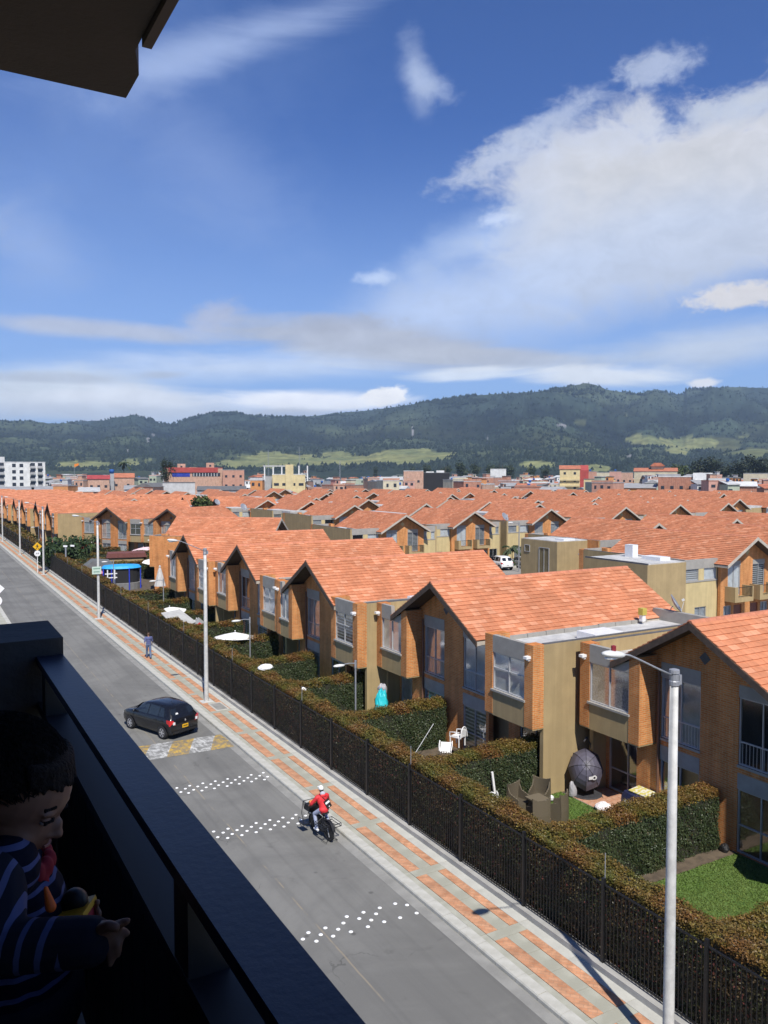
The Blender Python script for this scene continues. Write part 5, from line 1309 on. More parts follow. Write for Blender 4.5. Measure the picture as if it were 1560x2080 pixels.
x, y = at_dist(128, 112); tree('leafy_bush', x, y, 4.6, 3.3, 'big dark green bush at the end of the front hedge', 'bush', (.035, .060, .022), 3500, None, 'bush')
x, y = at_dist(186, 118); tree('leafy_bush', x, y, 4.4, 1.7, 'light green bush in front of the left turned house', 'bush', (.050, .075, .025), 1600, None, 'bush')
x, y = at_dist(168, 106); tree('leafy_bush', x, y, 2.9, 1.1, 'small round green bush beside the red roofed playhouse', 'bush', (.05, .075, .03), 900, None, 'bush')
x, y = at_dist(256, 108); tree('leafy_bush', x, y, 3.6, .7, 'thin dark shrub against the front wall of the left turned house', 'bush', (.03, .05, .02), 600, None, 'shrub')
x, y = at_dist(308, 104); tree('leafy_bush', x, y, 4.2, .8, 'thin shrub beside the bay of the right turned house', 'bush', (.06, .06, .025), 600, None, 'shrub')
x, y = at_dist(410, 138); tree('round_tree', x, y, 9.2, 3.0, 'round light green tree rising among the roofs', 'round', (.055, .075, .022), 2600)
x, y = at_dist(1042, 111.5); tree('spiky_plant', x, y, 2.5, 1.6, 'spiky green plant beside the parked silver car', 'palm', (.05, .08, .02), 300, None, 'plant')
TG_ = 'trees between the town and the hills'
def far_tree(px, top, dist, w_px, kind, label, col, n=900):
    x, y = at_dist(px, dist); h = z_at(px, top, dist); r = w_px*dist/1650/2
    return tree('far_tree', x, y, h, r, label, kind, col, n, TG_)
far_tree(340, 926, 430, 34, 'round', 'tall dark tree behind the red roofed brick block', (.022, .032, .014), 1600)
far_tree(350, 935, 435, 22, 'round', 'lower dark tree touching the red roofed block', (.022, .034, .014))
x, y = at_dist(251, 480); tree('palm_tree', x, y, z_at(251, 940, 480)+1, 4.5, 'lone tall palm standing against the hillside', 'palm', (.04, .06, .03), 300)
for i, (px, tp, w) in enumerate([(905,938,34),(935,934,40),(965,937,34),(1000,940,40),(1030,942,34),(868,940,24),(840,945,24),(1080,945,30),(1110,948,26)]):
    far_tree(px, tp, 720+20*(i % 3), w, 'round', ['green tree behind the pale sheds, first from the left', 'green tree above the black block', 'round green tree right of the black block', 'broad green tree behind the pink gable', 'green tree left of the white roofed villa', 'dark tree over the concrete house', 'small dark tree left of the concrete house', 'low green tree left of the red gable block', 'low dark tree beside the red gable block'][i], (.040, .055, .028), 900)
for i, (px, tp, w, k) in enumerate([(1385,938,46,'round'),(1430,925,62,'round'),(1452,930,40,'round'),(1500,932,52,'round'),(1535,918,60,'round'),(1552,930,50,'round'),(1470,944,40,'round'),(1365,946,30,'round'),(1400,950,34,'round')]):
    far_tree(px, tp, 640+25*(i % 3), w, k, ['green tree right of the orange hipped roof', 'tall dark tree behind the white topped brick block', 'dark tree beside the tallest one at the right', 'dark tree over the red shed', 'very tall dark tree at the right edge', 'dark tree cut by the right edge', 'low dark tree behind the red shed', 'small bright green tree beside the hipped roof', 'bright green tree in front of the dark ones'][i], (.026, .036, .020) if i not in (7, 8, 0) else (.055, .075, .025), 1000)
for i, (px, tp, k, w) in enumerate([(1014,938,'cone',9),(1022,940,'cone',8),(905,942,'cone',8),(763,945,'round',20),(1245,955,'round',22),(1262,952,'round',18),(820,950,'cone',10),(620,950,'round',16),(205,978,'round',16),(148,978,'round',14)]):
    far_tree(px, tp, 700 if i < 7 else 420, w, k, ['dark pointed cypress right of the villa, taller', 'dark pointed cypress right of the villa, shorter', 'pointed cypress over the black block', 'dark round tree behind the pale houses', 'dark tree behind the pale terraces', 'second dark tree behind the pale terraces', 'slim cypress over the concrete house', 'small tree behind the yellow frame building', 'small bush among the tin roofs', 'small dark bush left among the tin roofs'][i], (.024, .036, .020), 500)

# ---------------------------------------------------------------- the town beyond
def town_mat(n, c, v=.12): return mat(n, c, .9, v, .5, 0)
W_ = {k: town_mat('town '+k, c) for k, c in dict(white=(.62,.62,.60), cream=(.52,.46,.33), yellow=(.56,.46,.25), grey=(.34,.34,.34), lgrey=(.45,.45,.44), pink=(.50,.28,.22), salmon=(.45,.24,.17), red=(.36,.06,.05), black=(.018,.018,.02), green=(.36,.40,.30), orange=(.50,.22,.08)).items()}
W_['clay'] = M_BRICK_PINK; W_['brick'] = M_BRICK_RED
RF = {k: town_mat('roof '+k, c, .2) for k, c in dict(tin=(.30,.30,.30), tinl=(.46,.46,.45), red=(.34,.05,.05), clay=(.42,.15,.08), dark=(.13,.13,.13), white=(.62,.62,.61)).items()}
M_WIN = mat('town window glass', (.03, .035, .045), .2, .4, .8, spec=.6)
M_TANK = mat('blue water tank', (.02, .10, .34), .5)
wm = MB(); wm.box(-.5, .5, -.04, .04, 0, 1); WIN_ME = wm.mesh('window', M_WIN)
wf = MB(); wf.box(-.56, .56, -.02, .02, -.05, 1.05); WFR_ME = wf.mesh('window_frame', M_ALU)
tk = MB(); tk.lathe([(.5, 0), (.62, .9), (.55, 1.0), (.2, 1.1)], 12); TANK_ME = tk.mesh('water_tank', M_TANK, True)
def add_windows(root, w, d, h, storeys, cols, face='front', wd=1.2, wh=1.3, mesh=None, z0=1.0, frame=True):
    sh = h/storeys
    for s_ in range(storeys):
        for c in range(cols):
            u = -w/2+(c+.5)*w/cols if face == 'front' else 0
            o = link('window', mesh or WIN_ME, root)
            if face == 'front': o.location = (u, -.03, s_*sh+z0)
            else: o.location = (w/2+.03, (c+.5)*d/cols, s_*sh+z0); o.rotation_euler = (0, 0, math.pi/2)
            o.scale = (wd, 1, wh)
def building(px0, px1, top, dist, depth, wall, roof, label, storeys=2, cols=3, roofkind='flat', tank=False, side_cols=2, group=None, rot=0.0, wd=1.2, wh=1.2, name='town_house'):
    xa, ya = at_dist(px0, dist); xb, yb = at_dist(px1, dist); h = z_at((px0+px1)/2, top, dist)
    w = math.hypot(xb-xa, yb-ya); rz = math.atan2(yb-ya, xb-xa)+rot
    o = thing(name, label, 'building', ((xa+xb)/2, (ya+yb)/2, 0), rz, group)
    m = MB()
    hw = h if roofkind == 'flat' else h-min(2.2, w*.2)
    m.box(-w/2, w/2, 0, depth, 0, hw); part('wall', m, W_[wall], o)
    m = MB()
    if roofkind == 'flat':
        m.box(-w/2-.1, w/2+.1, -.1, depth+.1, hw, hw+.25); part('roof', m, RF[roof], o)
    elif roofkind == 'shed':
        m.prism([(-.5, hw), (depth+.5, hw+1.4), (depth+.5, hw+1.55), (-.5, hw+.15)], lambda u, v, d: (d, u, v), -w/2-.3, w/2+.3); part('roof', m, RF[roof], o)
    elif roofkind == 'gable':
        m.prism([(-w/2-.4, hw-.1), (w/2+.4, hw-.1), (0, h)], lambda u, v, d: (u, d, v), -.4, depth+.4); part('roof', m, RF[roof], o)
    elif roofkind == 'side':
        m.prism([(-.4, hw), (depth+.4, hw), (depth/2, h)], lambda u, v, d: (d, u, v), -w/2-.4, w/2+.4); part('roof', m, RF[roof], o)
    if cols: add_windows(o, w, depth, hw, storeys, cols, 'front', min(wd, w/cols*.6), wh)
    if tank: t2 = link('water_tank', TANK_ME, o); t2.location = (random.uniform(-.3, .3)*w, depth*.5, h+.25); t2.scale = (1.0,)*3
    return o, w, h
# landmarks, left to right
o, w, h = building(-60, 92, 939, 420, 16, 'white', 'white', 'white apartment block at the left edge with dark balconies', 5, 0, name='apartment_block')
sh = h/6
for s_ in range(1, 6):
    for u in (-.02, .08, .22): q = link('window', WIN_ME, o); q.location = (u*w+3, -.03, s_*sh+.7); q.scale = (1.6, 1, 1.6)
    for (u0, u1) in ((-.16, -.06), (.30, .36), (.40, .46)):
        m = MB(); m.box(u0*w, u1*w, -.05, .3, s_*sh+.5, s_*sh+2.7); bo = part('window', m, M_WIN, o); m = MB(); m.box(u0*w-.2, u1*w+.2, -1.0, -.05, s_*sh+.2, s_*sh+.45); m.box(u0*w-.2, u1*w+.2, -1.0, -.95, s_*sh+.45, s_*sh+1.3); part('balcony', m, W_['grey'], bo)
m = MB(); m.box(-.20*w, -.05*w, 4, 9, h, h+2.6); part('lift_house', m, W_['lgrey'], o)
o, w, h = building(333, 452, 951, 430, 16, 'clay', 'red', 'long clay brick block with a red roof band and blue glass strip', 3, 0, name='brick_block')
m = MB(); m.box(-w*.42, w*.42, -.5, .05, h-2.2, h+.35); part('red_band', m, W_['red'], o)
m = MB(); m.box(-w*.36, -w*.06, -.12, -.02, h-4.4, h-2.4); part('glass_strip', m, mat('blue glass', (.03, .05, .30), .25, .2, .5), o); m = MB(); m.box(-w*.02, w*.46, -.12, -.02, h-4.2, h-2.4); part('glass_strip', m, M_WIN, o)
for k in range(9): m = MB(); m.box(w*(.0+.05*k), w*(.0+.05*k)+.35, -.2, 0, h-4.3, h-2.3); part('mullion', m, W_['lgrey'], o)
for (px, tp) in ((368, 942), (392, 949), (427, 940)):
    u = (px-392.5)/119*w; hh2 = z_at(px, tp, 430); m = MB(); m.box(u-2.0, u+2.0, 3, 7, h, hh2); tw = part('roof_tower', m, M_BRICK_PINK, o); m = MB(); m.box(u-.5, u+.5, 2.9, 3.0, hh2-2.0, hh2-1.0); part('opening', m, M_WIN, tw)
building(452, 496, 955, 425, 14, 'salmon', 'tin', 'plain clay brick block beside the red roofed one', 3, 3, name='brick_block')
building(178, 222, 965, 400, 12, 'clay', 'red', 'pink brick house with a bright red roof and blue windows', 2, 3, 'side')
building(224, 272, 961, 420, 12, 'clay', 'clay', 'brick house with small red gables right of the bright red roof', 2, 2, 'side')
x, y = at_dist(227, 415); o = thing('rooftop_tank', 'blue water tank on a stand beside the bright red roof', 'water tank', (x, y, 0)); m = MB(); m.box(-.9, .9, -.9, .9, 0, z_at(227, 962, 415)); part('stand', m, W_['grey'], o); t2 = link('tank', TANK_ME, o); t2.location = (0, 0, z_at(227, 962, 415)); t2.scale = (2.0, 2.0, 1.9)
o, w, h = building(330, 396, 981, 330, 12, 'lgrey', 'dark', 'pale grey concrete building with three square windows', 1, 3, wd=2.6, wh=1.8)
building(252, 330, 983, 345, 10, 'white', 'tin', 'white house with a broad pale tin roof before the grey concrete one', 1, 3, 'shed')
building(70, 135, 985, 330, 12, 'orange', 'tin', 'orange walled shed with a ribbed grey roof at the left', 1, 4, 'shed')
building(135, 202, 987, 320, 10, 'salmon', 'tinl', 'low brick shed with a pale tin roof and dark openings', 1, 3, 'shed')
building(0, 62, 986, 345, 10, 'grey', 'tin', 'low grey shed below the white apartment block', 1, 3, 'shed')
building(400, 500, 985, 350, 12, 'grey', 'dark', 'dark roofed warehouse in front of the red roofed block', 1, 4, 'shed')
o, w, h = building(553, 620, 964, 370, 12, 'yellow', 'white', 'unfinished yellow building with bare concrete columns on top', 2, 4, wd=2.2, name='unfinished_building')
for k in range(6): m = MB(); u = -w*.75+k*w*.26; m.box(u, u+.55, .2, .75, h-3, h+4.0); part('column', m, W_['white'], o)
m = MB(); m.box(-w*.10, w*.14, -.6, 4, 0, h+4.5); part('stair_tower', m, W_['yellow'], o)
m = MB(); m.box(-w*.78, -w*.02, .1, .8, h+3.6, h+4.1); part('beam', m, W_['lgrey'], o)
building(533, 556, 967, 380, 12, 'grey', 'dark', 'bluish grey wall left of the unfinished yellow building', 2, 0)
building(820, 860, 957, 420, 14, 'clay', 'white', 'clay brick and concrete house left of the black block', 2, 2)
building(772, 818, 966, 400, 12, 'cream', 'tinl', 'cream walled house with a pale roof left of the brick one', 2, 2, 'shed')
o, w, h = building(860, 913, 961, 430, 14, 'black', 'dark', 'black walled block with white rooftop pieces', 2, 0, name='black_block')
m = MB(); m.box(w*.0, w*.3, 2, 6, h, h+1.4); part('rooftop', m, W_['white'], o); m = MB(); m.box(-w*.4, -w*.1, 3, 6, h, h+.9); part('rooftop', m, W_['white'], o)
o, w, h = building(930, 994, 974, 380, 14, 'clay', 'tinl', 'pink brick gable with white columns right of the blue tank', 2, 0, 'gable')
for k in range(5): m = MB(); u = -w/2+.5+k*w*.235; m.box(u, u+.5, -.2, 0, 0, h-2.2); part('column', m, W_['white'], o)
x, y = at_dist(921, 385); o = thing('rooftop_tank', 'blue tank stack beside the pink brick gable', 'water tank', (x, y, 0)); m = MB(); m.box(-1.2, 1.2, -1, 1, 0, z_at(921, 985, 385)); part('stand', m, W_['grey'], o); t2 = link('tank', TANK_ME, o); t2.location = (0, 0, z_at(921, 985, 385)); t2.scale = (2.3, 2.0, 3.2)
o, w, h = building(996, 1028, 953, 560, 14, 'white', 'white', 'white villa with a thin flat roof in front of the trees', 2, 3, name='villa')
o, w, h = building(1137, 1178, 945, 420, 16, 'yellow', 'clay', 'tall house with a clay roof, yellow balconies and a red gable end', 4, 2, 'side')
m = MB(); pr = [(0, 0), (16, 0), (16, h-2.4), (8, h+.1), (0, h-2.4)]; m.prism(pr, lambda u, v, d: (d, u, v), w/2+.02, w/2+4.2); part('red_end', m, W_['red'], o)
for s_ in range(2): m = MB(); m.box(-w/2, w/2, -1.0, 0, 6+s_*3.0, 6.9+s_*3.0); part('balcony', m, W_['yellow'], o)
o, w, h = building(1288, 1376, 950, 520, 24, 'cream', 'clay', 'wide building with a hipped clay tile roof and small upper roof', 2, 3, 'side')
m = MB(); m.box(-w*.1, w*.18, 6, 14, h-.6, h+1.0); up = part('upper_house', m, W_['cream'], o); m = MB(); m.prism([(-w*.14, h+1.0), (w*.22, h+1.0), (w*.12, h+3.0), (-w*.04, h+3.0)], lambda u, v, d: (u, d, v), 5, 15); part('upper_roof', m, RF['clay'], up)
for k, (p0, p1, c, lb) in enumerate([(1186, 1212, 'salmon', 'salmon terrace house just right of the red gable end'), (1212, 1238, 'cream', 'cream terrace house, second right of the red gable end'), (1238, 1262, 'pink', 'pink terrace house, third right of the red gable end'), (1262, 1286, 'clay', 'clay terrace house left of the hipped roof')]):
    building(p0, p1, 958+(k % 2)*2, 500, 12, c, 'tin', lb, 2, 2, 'flat', k % 2 == 0)
o, w, h = building(1337, 1452, 969, 330, 14, 'brick', 'white', 'large red brown brick block with a white top floor', 2, 6, name='brick_block')
m = MB(); m.box(w*.12, w*.46, -.8, 8, h-1.0, h+1.6); t3 = part('white_storey', m, W_['white'], o); m = MB(); m.box(w*.16, w*.30, -1.6, -.8, h-3.2, h-1.0); part('balcony', m, W_['white'], t3)
m = MB(); m.box(-w*.5, -w*.1, .2, 9, h+.25, h+1.1); part('rooftop', m, W_['grey'], o)
building(1455, 1538, 975, 310, 16, 'brick', 'white', 'red brick shed with a white sloping roof at the right', 1, 4, 'shed')
building(1510, 1560, 962, 400, 12, 'cream', 'tin', 'pale concrete building at the right edge behind the red shed', 2, 3)
building(1186, 1250, 974, 350, 10, 'yellow', 'dark', 'yellow and black house row in front of the terraces', 2, 4)
building(1262, 1334, 980, 330, 12, 'orange', 'tin', 'orange brick house with a tin roof left of the large brick block', 2, 3, 'shed')
x, y = at_dist(151, 470); o = thing('flag', 'orange flag on a tall pole against the hillside', 'flag', (x, y, 0)); m = MB(); zt = z_at(151, 943, 470); m.tube([(0,0,0),(0,0,zt)], .08, 6); part('pole', m, M_GALV, o); m = MB(); m.add([(0,0,zt),(2.3,.3,zt-.4+1.0),(2.3,.3,zt-1.6+1),(0,0,zt-1.6),(0,.03,zt),(2.3,.33,zt+.6),(2.3,.33,zt-.6),(0,.03,zt-1.6)], [(0,1,2,3),(7,6,5,4),(0,4,5,1),(2,6,7,3),(1,5,6,2),(3,7,4,0)]); part('cloth', m, mat('orange flag', (.75, .22, .02), .7), o)
# masts and pylons
for (px, tp, d, l) in [(690, 936, 620, 'lattice mast in front of the meadow hill'), (545, 915, 1500, 'thin pylon on the meadow hill, left'), (608, 908, 1500, 'thin pylon on the meadow hill, right')]:
    x, y = at_dist(px, d); o = thing('mast', l, 'mast', (x, y, 0)); zt = z_at(px, tp, d); s_ = .45*d/620; m = MB()
    for a, b2 in ((-s_, -s_), (s_, -s_), (0, s_)): m.tube([(a, b2, 0), (a*.6, b2*.6, zt)], .09*d/620, 4)
    for k in range(14): z = zt*k/14; m.tube([(-s_, -s_, z), (s_, -s_, z+zt/14)], .06*d/620, 4)
    part('lattice', m, M_GALV, o)
# ordinary houses filling the town
kinds = ['clay', 'salmon', 'cream', 'white', 'grey', 'lgrey', 'pink', 'brick', 'green', 'orange', 'clay', 'salmon']
desc = dict(clay='clay brick', salmon='salmon brick', cream='cream', white='white', grey='grey', lgrey='pale grey', pink='pink', brick='red brick', green='pale green', orange='orange')
roofs = ['tin', 'tinl', 'dark', 'clay', 'white', 'tin', 'tinl']
rdesc = dict(tin='grey tin', tinl='pale tin', dark='dark', clay='clay tile', white='white')
LMK = [(-60,92),(333,496),(178,272),(860,913),(1137,1184),(1288,1376)]
FILL = []
def small_windows(o, w, hw, st, cols):
    sh = hw/st
    for s_ in range(st):
        for c in range(cols):
            if random.random() < .12: continue
            ww = random.choice([.8, 1.1, 1.4]); o2 = link('window', WIN_ME, o); o2.location = (-w/2+(c+.5)*w/cols+random.uniform(-.2, .2), -.03, s_*sh+random.uniform(.8, 1.1)); o2.scale = (ww, 1, random.choice([1.0, 1.3, 1.3]))
for i in range(430):
    d = 300+480*random.random()**1.15; px = random.uniform(-20, 1580)
    wm_ = random.uniform(4.5, 9); hgt = random.choice([5.4, 6.2, 7.2, 7.8, 8.3, 8.8, 9.6])+random.uniform(-.3, .3)
    if d > 480: hgt += random.choice([0, 0, 1.5, 2.6])
    wpx = wm_*1650/d; top = 962+(EYE-hgt)*1650/d*math.cos(math.atan((px-780)/1650))
    k, rf = random.choice(kinds), random.choice(roofs); rk = random.choice(['flat', 'flat', 'shed', 'gable', 'side', 'flat'])
    if any(a-12 < px < b2+12 for a, b2 in LMK) and d < 440: continue
    st = 1 if hgt < 5 else 2 if hgt < 7.4 else 3
    o, w, h = building(px-wpx/2, px+wpx/2, top, d, random.uniform(7, 12), k, rf, f'{desc[k]} town house with {rdesc[rf]} {dict(flat="flat", shed="sloping", gable="gabled", side="pitched")[rk]} roof', st, 0, rk, random.random() < .22, group=f'{desc[k]} town houses with {rdesc[rf]} {rk} roofs', rot=random.uniform(-.6, .6))
    small_windows(o, w, h if rk == 'flat' else h-1.6, st, max(2, int(w/2.3)))
    if rk == 'flat' and random.random() < .6:
        u0 = random.uniform(-.45, .05)*w; u1 = u0+random.uniform(.25, .45)*w; rm_ = part('rooftop_room', MB().box(u0, u1, 1, 5, h+.25, h+2.4), W_[random.choice(kinds)], o); part('room_roof', MB().box(u0-.3, u1+.3, .7, 5.3, h+2.4, h+2.55), RF[random.choice(roofs)], rm_)
        if random.random() < .5: part('opening', MB().box(u0+.4, u0+1.3, .95, 1.02, h+.8, h+1.9), M_WIN, rm_)
    if rk == 'flat': part('parapet', MB().box(-w/2-.1, w/2+.1, -.12, .06, h+.25, h+random.uniform(.5, 1.1)), W_[random.choice([k, 'lgrey', 'salmon'])], o)
    if random.random() < .5: part('awning', MB().box(-w*.4, w*random.uniform(0, .4), -.9, 0, 2.4, 2.55), RF[rf], o)
    FILL.append(o)
rank_labels(FILL, lambda o: o['label']+' near '+landmark(o.location.x, o.location.y))
# ---------------------------------------------------------------- cars
def car(name, label, x, y, rz, L, Wd, Hh, st, paint, wheels, wr, belt, glass, plate=None, suv=False, z=0.0):
    """st: stations along x (rear = 0) with (x, half width, sill z, shoulder z, roof z, roof half width); glass: (side window ranges)"""
    o = thing(name, label, 'car', (x, y, z), rz)
    def sect(s_):
        xx, w, z0, zs, zr, wrf = s_
        zr = max(zr, zs+.015)
        return [(xx, w*.90, z0), (xx, w*.985, z0+(zs-z0)*.22), (xx, w, z0+(zs-z0)*.6), (xx, w*.965, zs-.02), (xx, w*.935, zs+.01), (xx, wrf+(w*.93-wrf)*.45, zs+(zr-zs)*.52), (xx, wrf, zr-.045 if zr > zs+.1 else zr-.005), (xx, wrf*.86, zr), (xx, wrf*.45, zr+.018), (xx, 0, zr+.024)]
    S = [sect(s_) for s_ in st]; n = len(S[0]); m = MB()
    for S_ in S: m.v += [p for p in S_]+[(p[0], -p[1], p[2]) for p in S_]
    N2 = 2*n
    for i in range(len(S)-1):
        for k in range(n-1):
            a, b2 = i*N2+k, (i+1)*N2+k; m.f.append((a, a+1, b2+1, b2)); a += n; b2 += n; m.f.append((a, b2, b2+1, a+1))
    for i, rev in ((0, False), (len(S)-1, True)):
        for k in range(n-1):
            f = (i*N2+k, i*N2+n+k, i*N2+n+k+1, i*N2+k+1); m.f.append(f if not rev else f[::-1])
    me = m.mesh('body', paint, True)
    body = link('body', me, o)
    def P(s_, side, k0, k1, t, off=.009):
        """point on the flank between section points k0,k1 at t, at lengthwise position s_"""
        for i in range(len(st)-1):
            if st[i][0] <= s_ <= st[i+1][0]+1e-6:
                f = (s_-st[i][0])/(st[i+1][0]-st[i][0]); a = [S[i][k0][q]*(1-f)+S[i+1][k0][q]*f for q in range(3)]; b2 = [S[i][k1][q]*(1-f)+S[i+1][k1][q]*f for q in range(3)]
                p = [a[q]*(1-t)+b2[q]*t for q in range(3)]; return (p[0], side*(p[1]+off), p[2]+off*.35)
    for (xa, xb, xc, xd) in glass:      # lower rear, lower front, upper front, upper rear
        for side in (-1, 1):
            q = MB(); q.add([P(xa, side, 4, 5, .12), P(xb, side, 4, 5, .12), P((xb+xc)/2, side, 4, 5, 1.0), P(xc, side, 5, 6, .82), P(xd, side, 5, 6, .82), P((xa+xd)/2, side, 4, 5, 1.0)], [(0,1,2,3,4,5) if side > 0 else (5,4,3,2,1,0)]); part('side_window', q, M_CARGLASS, o)
    # doors: shut lines and handles
    for side in (-1, 1):
        for xx in [glass[0][0]-.06, glass[0][1]+.03, glass[-1][1]+.10]:
            q = MB(); a, b2, c = P(xx, side, 0, 1, .6, .004), P(xx, side, 2, 3, .2, .004), P(xx, side, 3, 4, .9, .004)
            for (p1, p2) in ((a, b2), (b2, c)): q.add([(p1[0]-.006, p1[1], p1[2]), (p1[0]+.006, p1[1], p1[2]), (p2[0]+.006, p2[1], p2[2]), (p2[0]-.006, p2[1], p2[2])], [(0,1,2,3) if side > 0 else (3,2,1,0)])
            part('door_seam', q, M_BLACKPL, o)
        for gl in glass[:2]:
            p = P(gl[0]+.12, side, 2, 3, .55, .012); q = MB(); q.box(p[0]-.09, p[0]+.09, p[1]-.012, p[1]+.012, p[2]-.018, p[2]+.018); part('door_handle', q, paint, o)
        p = P(glass[-1][1]-.02, side, 4, 5, .15, .09); q = MB(); q.ball(p, .06, .10, .075, 10, 7); part('wing_mirror', q, paint, o, True)
    return o, S, P
def wheel(o, x, y, r, side, wdt=.20):
    m = MB(); M = Matrix.Translation((x, y, r)) @ Matrix.Rotation(R(90), 4, 'X')
    a = wdt/2; m.lathe([(r*.66, -a), (r*.93, -a), (r, -a*.7), (r, a*.7), (r*.93, a), (r*.66, a)], 24, M); w = part('wheel', m, M_RUBBER, o, True)
    m = MB(); s_ = side*-1
    d0, d1 = (a-.02, a+.012) if side < 0 else (-a-.012, -a+.02)
    fl = lambda q: q*(1 if side < 0 else -1)
    m.lathe([(r*.67, fl(a-.03)), (r*.66, fl(a+.004)), (r*.60, fl(a+.004)), (r*.58, fl(a-.05))], 24, M)
    for k in range(6):
        th = k*math.pi/3; Mr = M @ Matrix.Rotation(th, 4, 'Z'); z0, z1 = sorted((fl(a-.035), fl(a+.006))); m.box(r*.08, r*.61, -r*.085, r*.085, z0, z1, Mr)
    z0, z1 = sorted((fl(a-.03), fl(a+.012))); m.lathe([(r*.15, z0), (r*.15, z1)], 12, M)
    part('rim', m, M_RIM, w)
    m = MB(); z0, z1 = sorted((fl(a-.09), fl(a-.07))); m.lathe([(r*.62, z0), (r*.62, z1)], 20, M); part('brake_disc', m, M_BLACKPL, w)
    # black arch around the wheel
    m = MB(); n = 20; vs = []; fs = []
    yy = y-side*(-.0)+side*(.02)
    for k in range(n+1):
        th = math.pi*(-.06+1.12*k/n)
        for rr_ in (r*.9, r*1.16): vs.append((x+rr_*math.cos(th), yy+side*(wdt*.5-.012), r+rr_*math.sin(th)))
    for k in range(n): fs.append((2*k, 2*k+1, 2*k+3, 2*k+2) if side < 0 else (2*k+2, 2*k+3, 2*k+1, 2*k))
    return w
CARP = mat('black metallic paint', (.008, .0085, .011), .25, .05, 3, spec=.35, coat=.35)
def hatch(name, label, x, y, rz, paint, k=1.0, plate_m=None, suv=False, tail='red'):
    h = 1.0 if not suv else 1.10
    st = [(0.0,.70,.38,.74,.78,.60), (.06,.80,.28,.92,.96,.66), (.16,.84,.25,.985,1.10,.64), (.38,.855,.25,.99,1.40*h,.60), (.62,.86,.25,.985,1.475*h,.60), (1.1,.865,.24,.97,1.515*h,.615), (1.7,.868,.24,.955,1.515*h,.615), (2.2,.868,.24,.945,1.47*h,.60), (2.55,.865,.24,.94,1.34*h,.585), (2.95,.86,.24,.93,1.08,.62), (3.08,.855,.24,.925,.99,.66), (3.5,.84,.25,.89,.92,.66), (3.8,.80,.27,.80,.84,.62), (3.96,.72,.32,.66,.69,.56), (4.02,.62,.40,.55,.57,.5)]
    if suv: st = [(a*1.12, b2*1.05, c+.08, d+.12, e+.12, f*1.03) for a, b2, c, d, e, f in st]
    gl = [(.55, .98, .95, .72), (1.02, 1.78, 1.74, 1.0), (1.84, 2.82, 2.36, 1.82)]
    if suv: gl = [tuple(q*1.12 for q in g) for g in gl]
    o, S, P = car(name, label, x, y, rz, 4.0, 1.73, 1.5, st, paint, None, .30, None, gl, suv=suv)
    f = 1.12 if suv else 1.0; dz = .12 if suv else 0; wid = 1.05 if suv else 1
    # rear window
    q = MB(); zz = lambda t: (.16+(.36-.16)*t)*f
    a, b2 = st[2], st[3]
    def RP(t, u, off=-.012): 
        xx = a[0]+(b2[0]-a[0])*t; zt = a[4]+(b2[4]-a[4])*t; w_ = (a[1]*.93*(1-t)+b2[5]*1.06*t); return (xx+off, u*w_, zt)
    pts = [RP(.02, -.70), RP(.02, .70), RP(.35, .90), RP(.86, .92), RP(.93, .8), RP(.93, -.8), RP(.86, -.92), RP(.35, -.90)]
    q.add(pts, [tuple(range(8))[::-1]]); q2 = [(p[0]+.02, p[1], p[2]) for p in pts]
    rw = part('rear_window', q, M_CARGLASS, o)
    q = MB(); c = RP(.16, .45, -.02); q.add([(c[0], c[1]-.09, c[2]-.02), (c[0], c[1]+.07, c[2]-.02), (c[0]+.02, c[1]+.06, c[2]+.07), (c[0]+.02, c[1]-.06, c[2]+.07)], [(3,2,1,0)])
    if not suv: part('sticker', q, M_WHITE, rw)
    for s_ in (-1, 1):
        q = MB(); zc = .80+dz; yy = s_*.72*wid
        q.prism([(-.16, -.10), (.11, -.12), (.13, .15), (-.05, .13)] if s_ > 0 else [(-.11, -.12), (.16, -.10), (.05, .13), (-.13, .15)], lambda u, v, d: (.055*f+d+(.10 if abs(u) > .10 and u*s_ > 0 else 0), yy+u, zc+v), -.075, .16)
        tl = part('tail_light', q, M_REDLENS, o); q = MB(); q.box(-.03*f, .0, min(yy-s_*.13, yy-s_*.02), max(yy-s_*.13, yy-s_*.02), zc-.06, zc+.06); part('clear_lens', q, M_CLEARLENS, tl)
        q = MB(); q.ball((3.86*f, s_*.6*wid, .68+dz), .10, .15, .08, 10, 6); part('headlight', q, M_CLEARLENS, o, True)
    q = MB(); q.box(-.018, .004, -.165, .165, .50+dz, .66+dz); pl_ = part('number_plate', q, plate_m or M_YSIGN, o)
    q = MB(); k2 = -.13
    while k2 < .12: q.box(-.022, -.017, k2, k2+.028, .545+dz, .615+dz); k2 += .044
    part('plate_letters', q, M_BLK, pl_)
    q = MB(); q.add([(-.022, -.05, .84+dz), (-.022, 0, .80+dz), (-.022, .05, .84+dz), (-.022, 0, .90+dz)], [(0,1,2,3)]); q.box(-.018, .01, -.012, .012, .79+dz, .91+dz); part('badge', q, M_RIM, o)
    q = MB(); q.box(-.02, .12, -.72*wid, .72*wid, .30+dz*.6, .42+dz*.6); part('bumper_strip', q, M_BLACKPL if suv else paint, o)
    # windscreen
    a2, b3 = st[10], st[8]; q = MB()
    WP = lambda t, u: (a2[0]+(b3[0]-a2[0])*t+.02, u*(a2[5]*(1-t)*1.12+b3[5]*t*1.0), a2[4]+(b3[4]-a2[4])*t+.02)
    q.add([WP(.06, -.95), WP(.06, .95), WP(.95, .92), WP(.95, -.92)], [(0,1,2,3)]); part('windscreen', q, M_CARGLASS, o)
    wr = .305 if not suv else .36
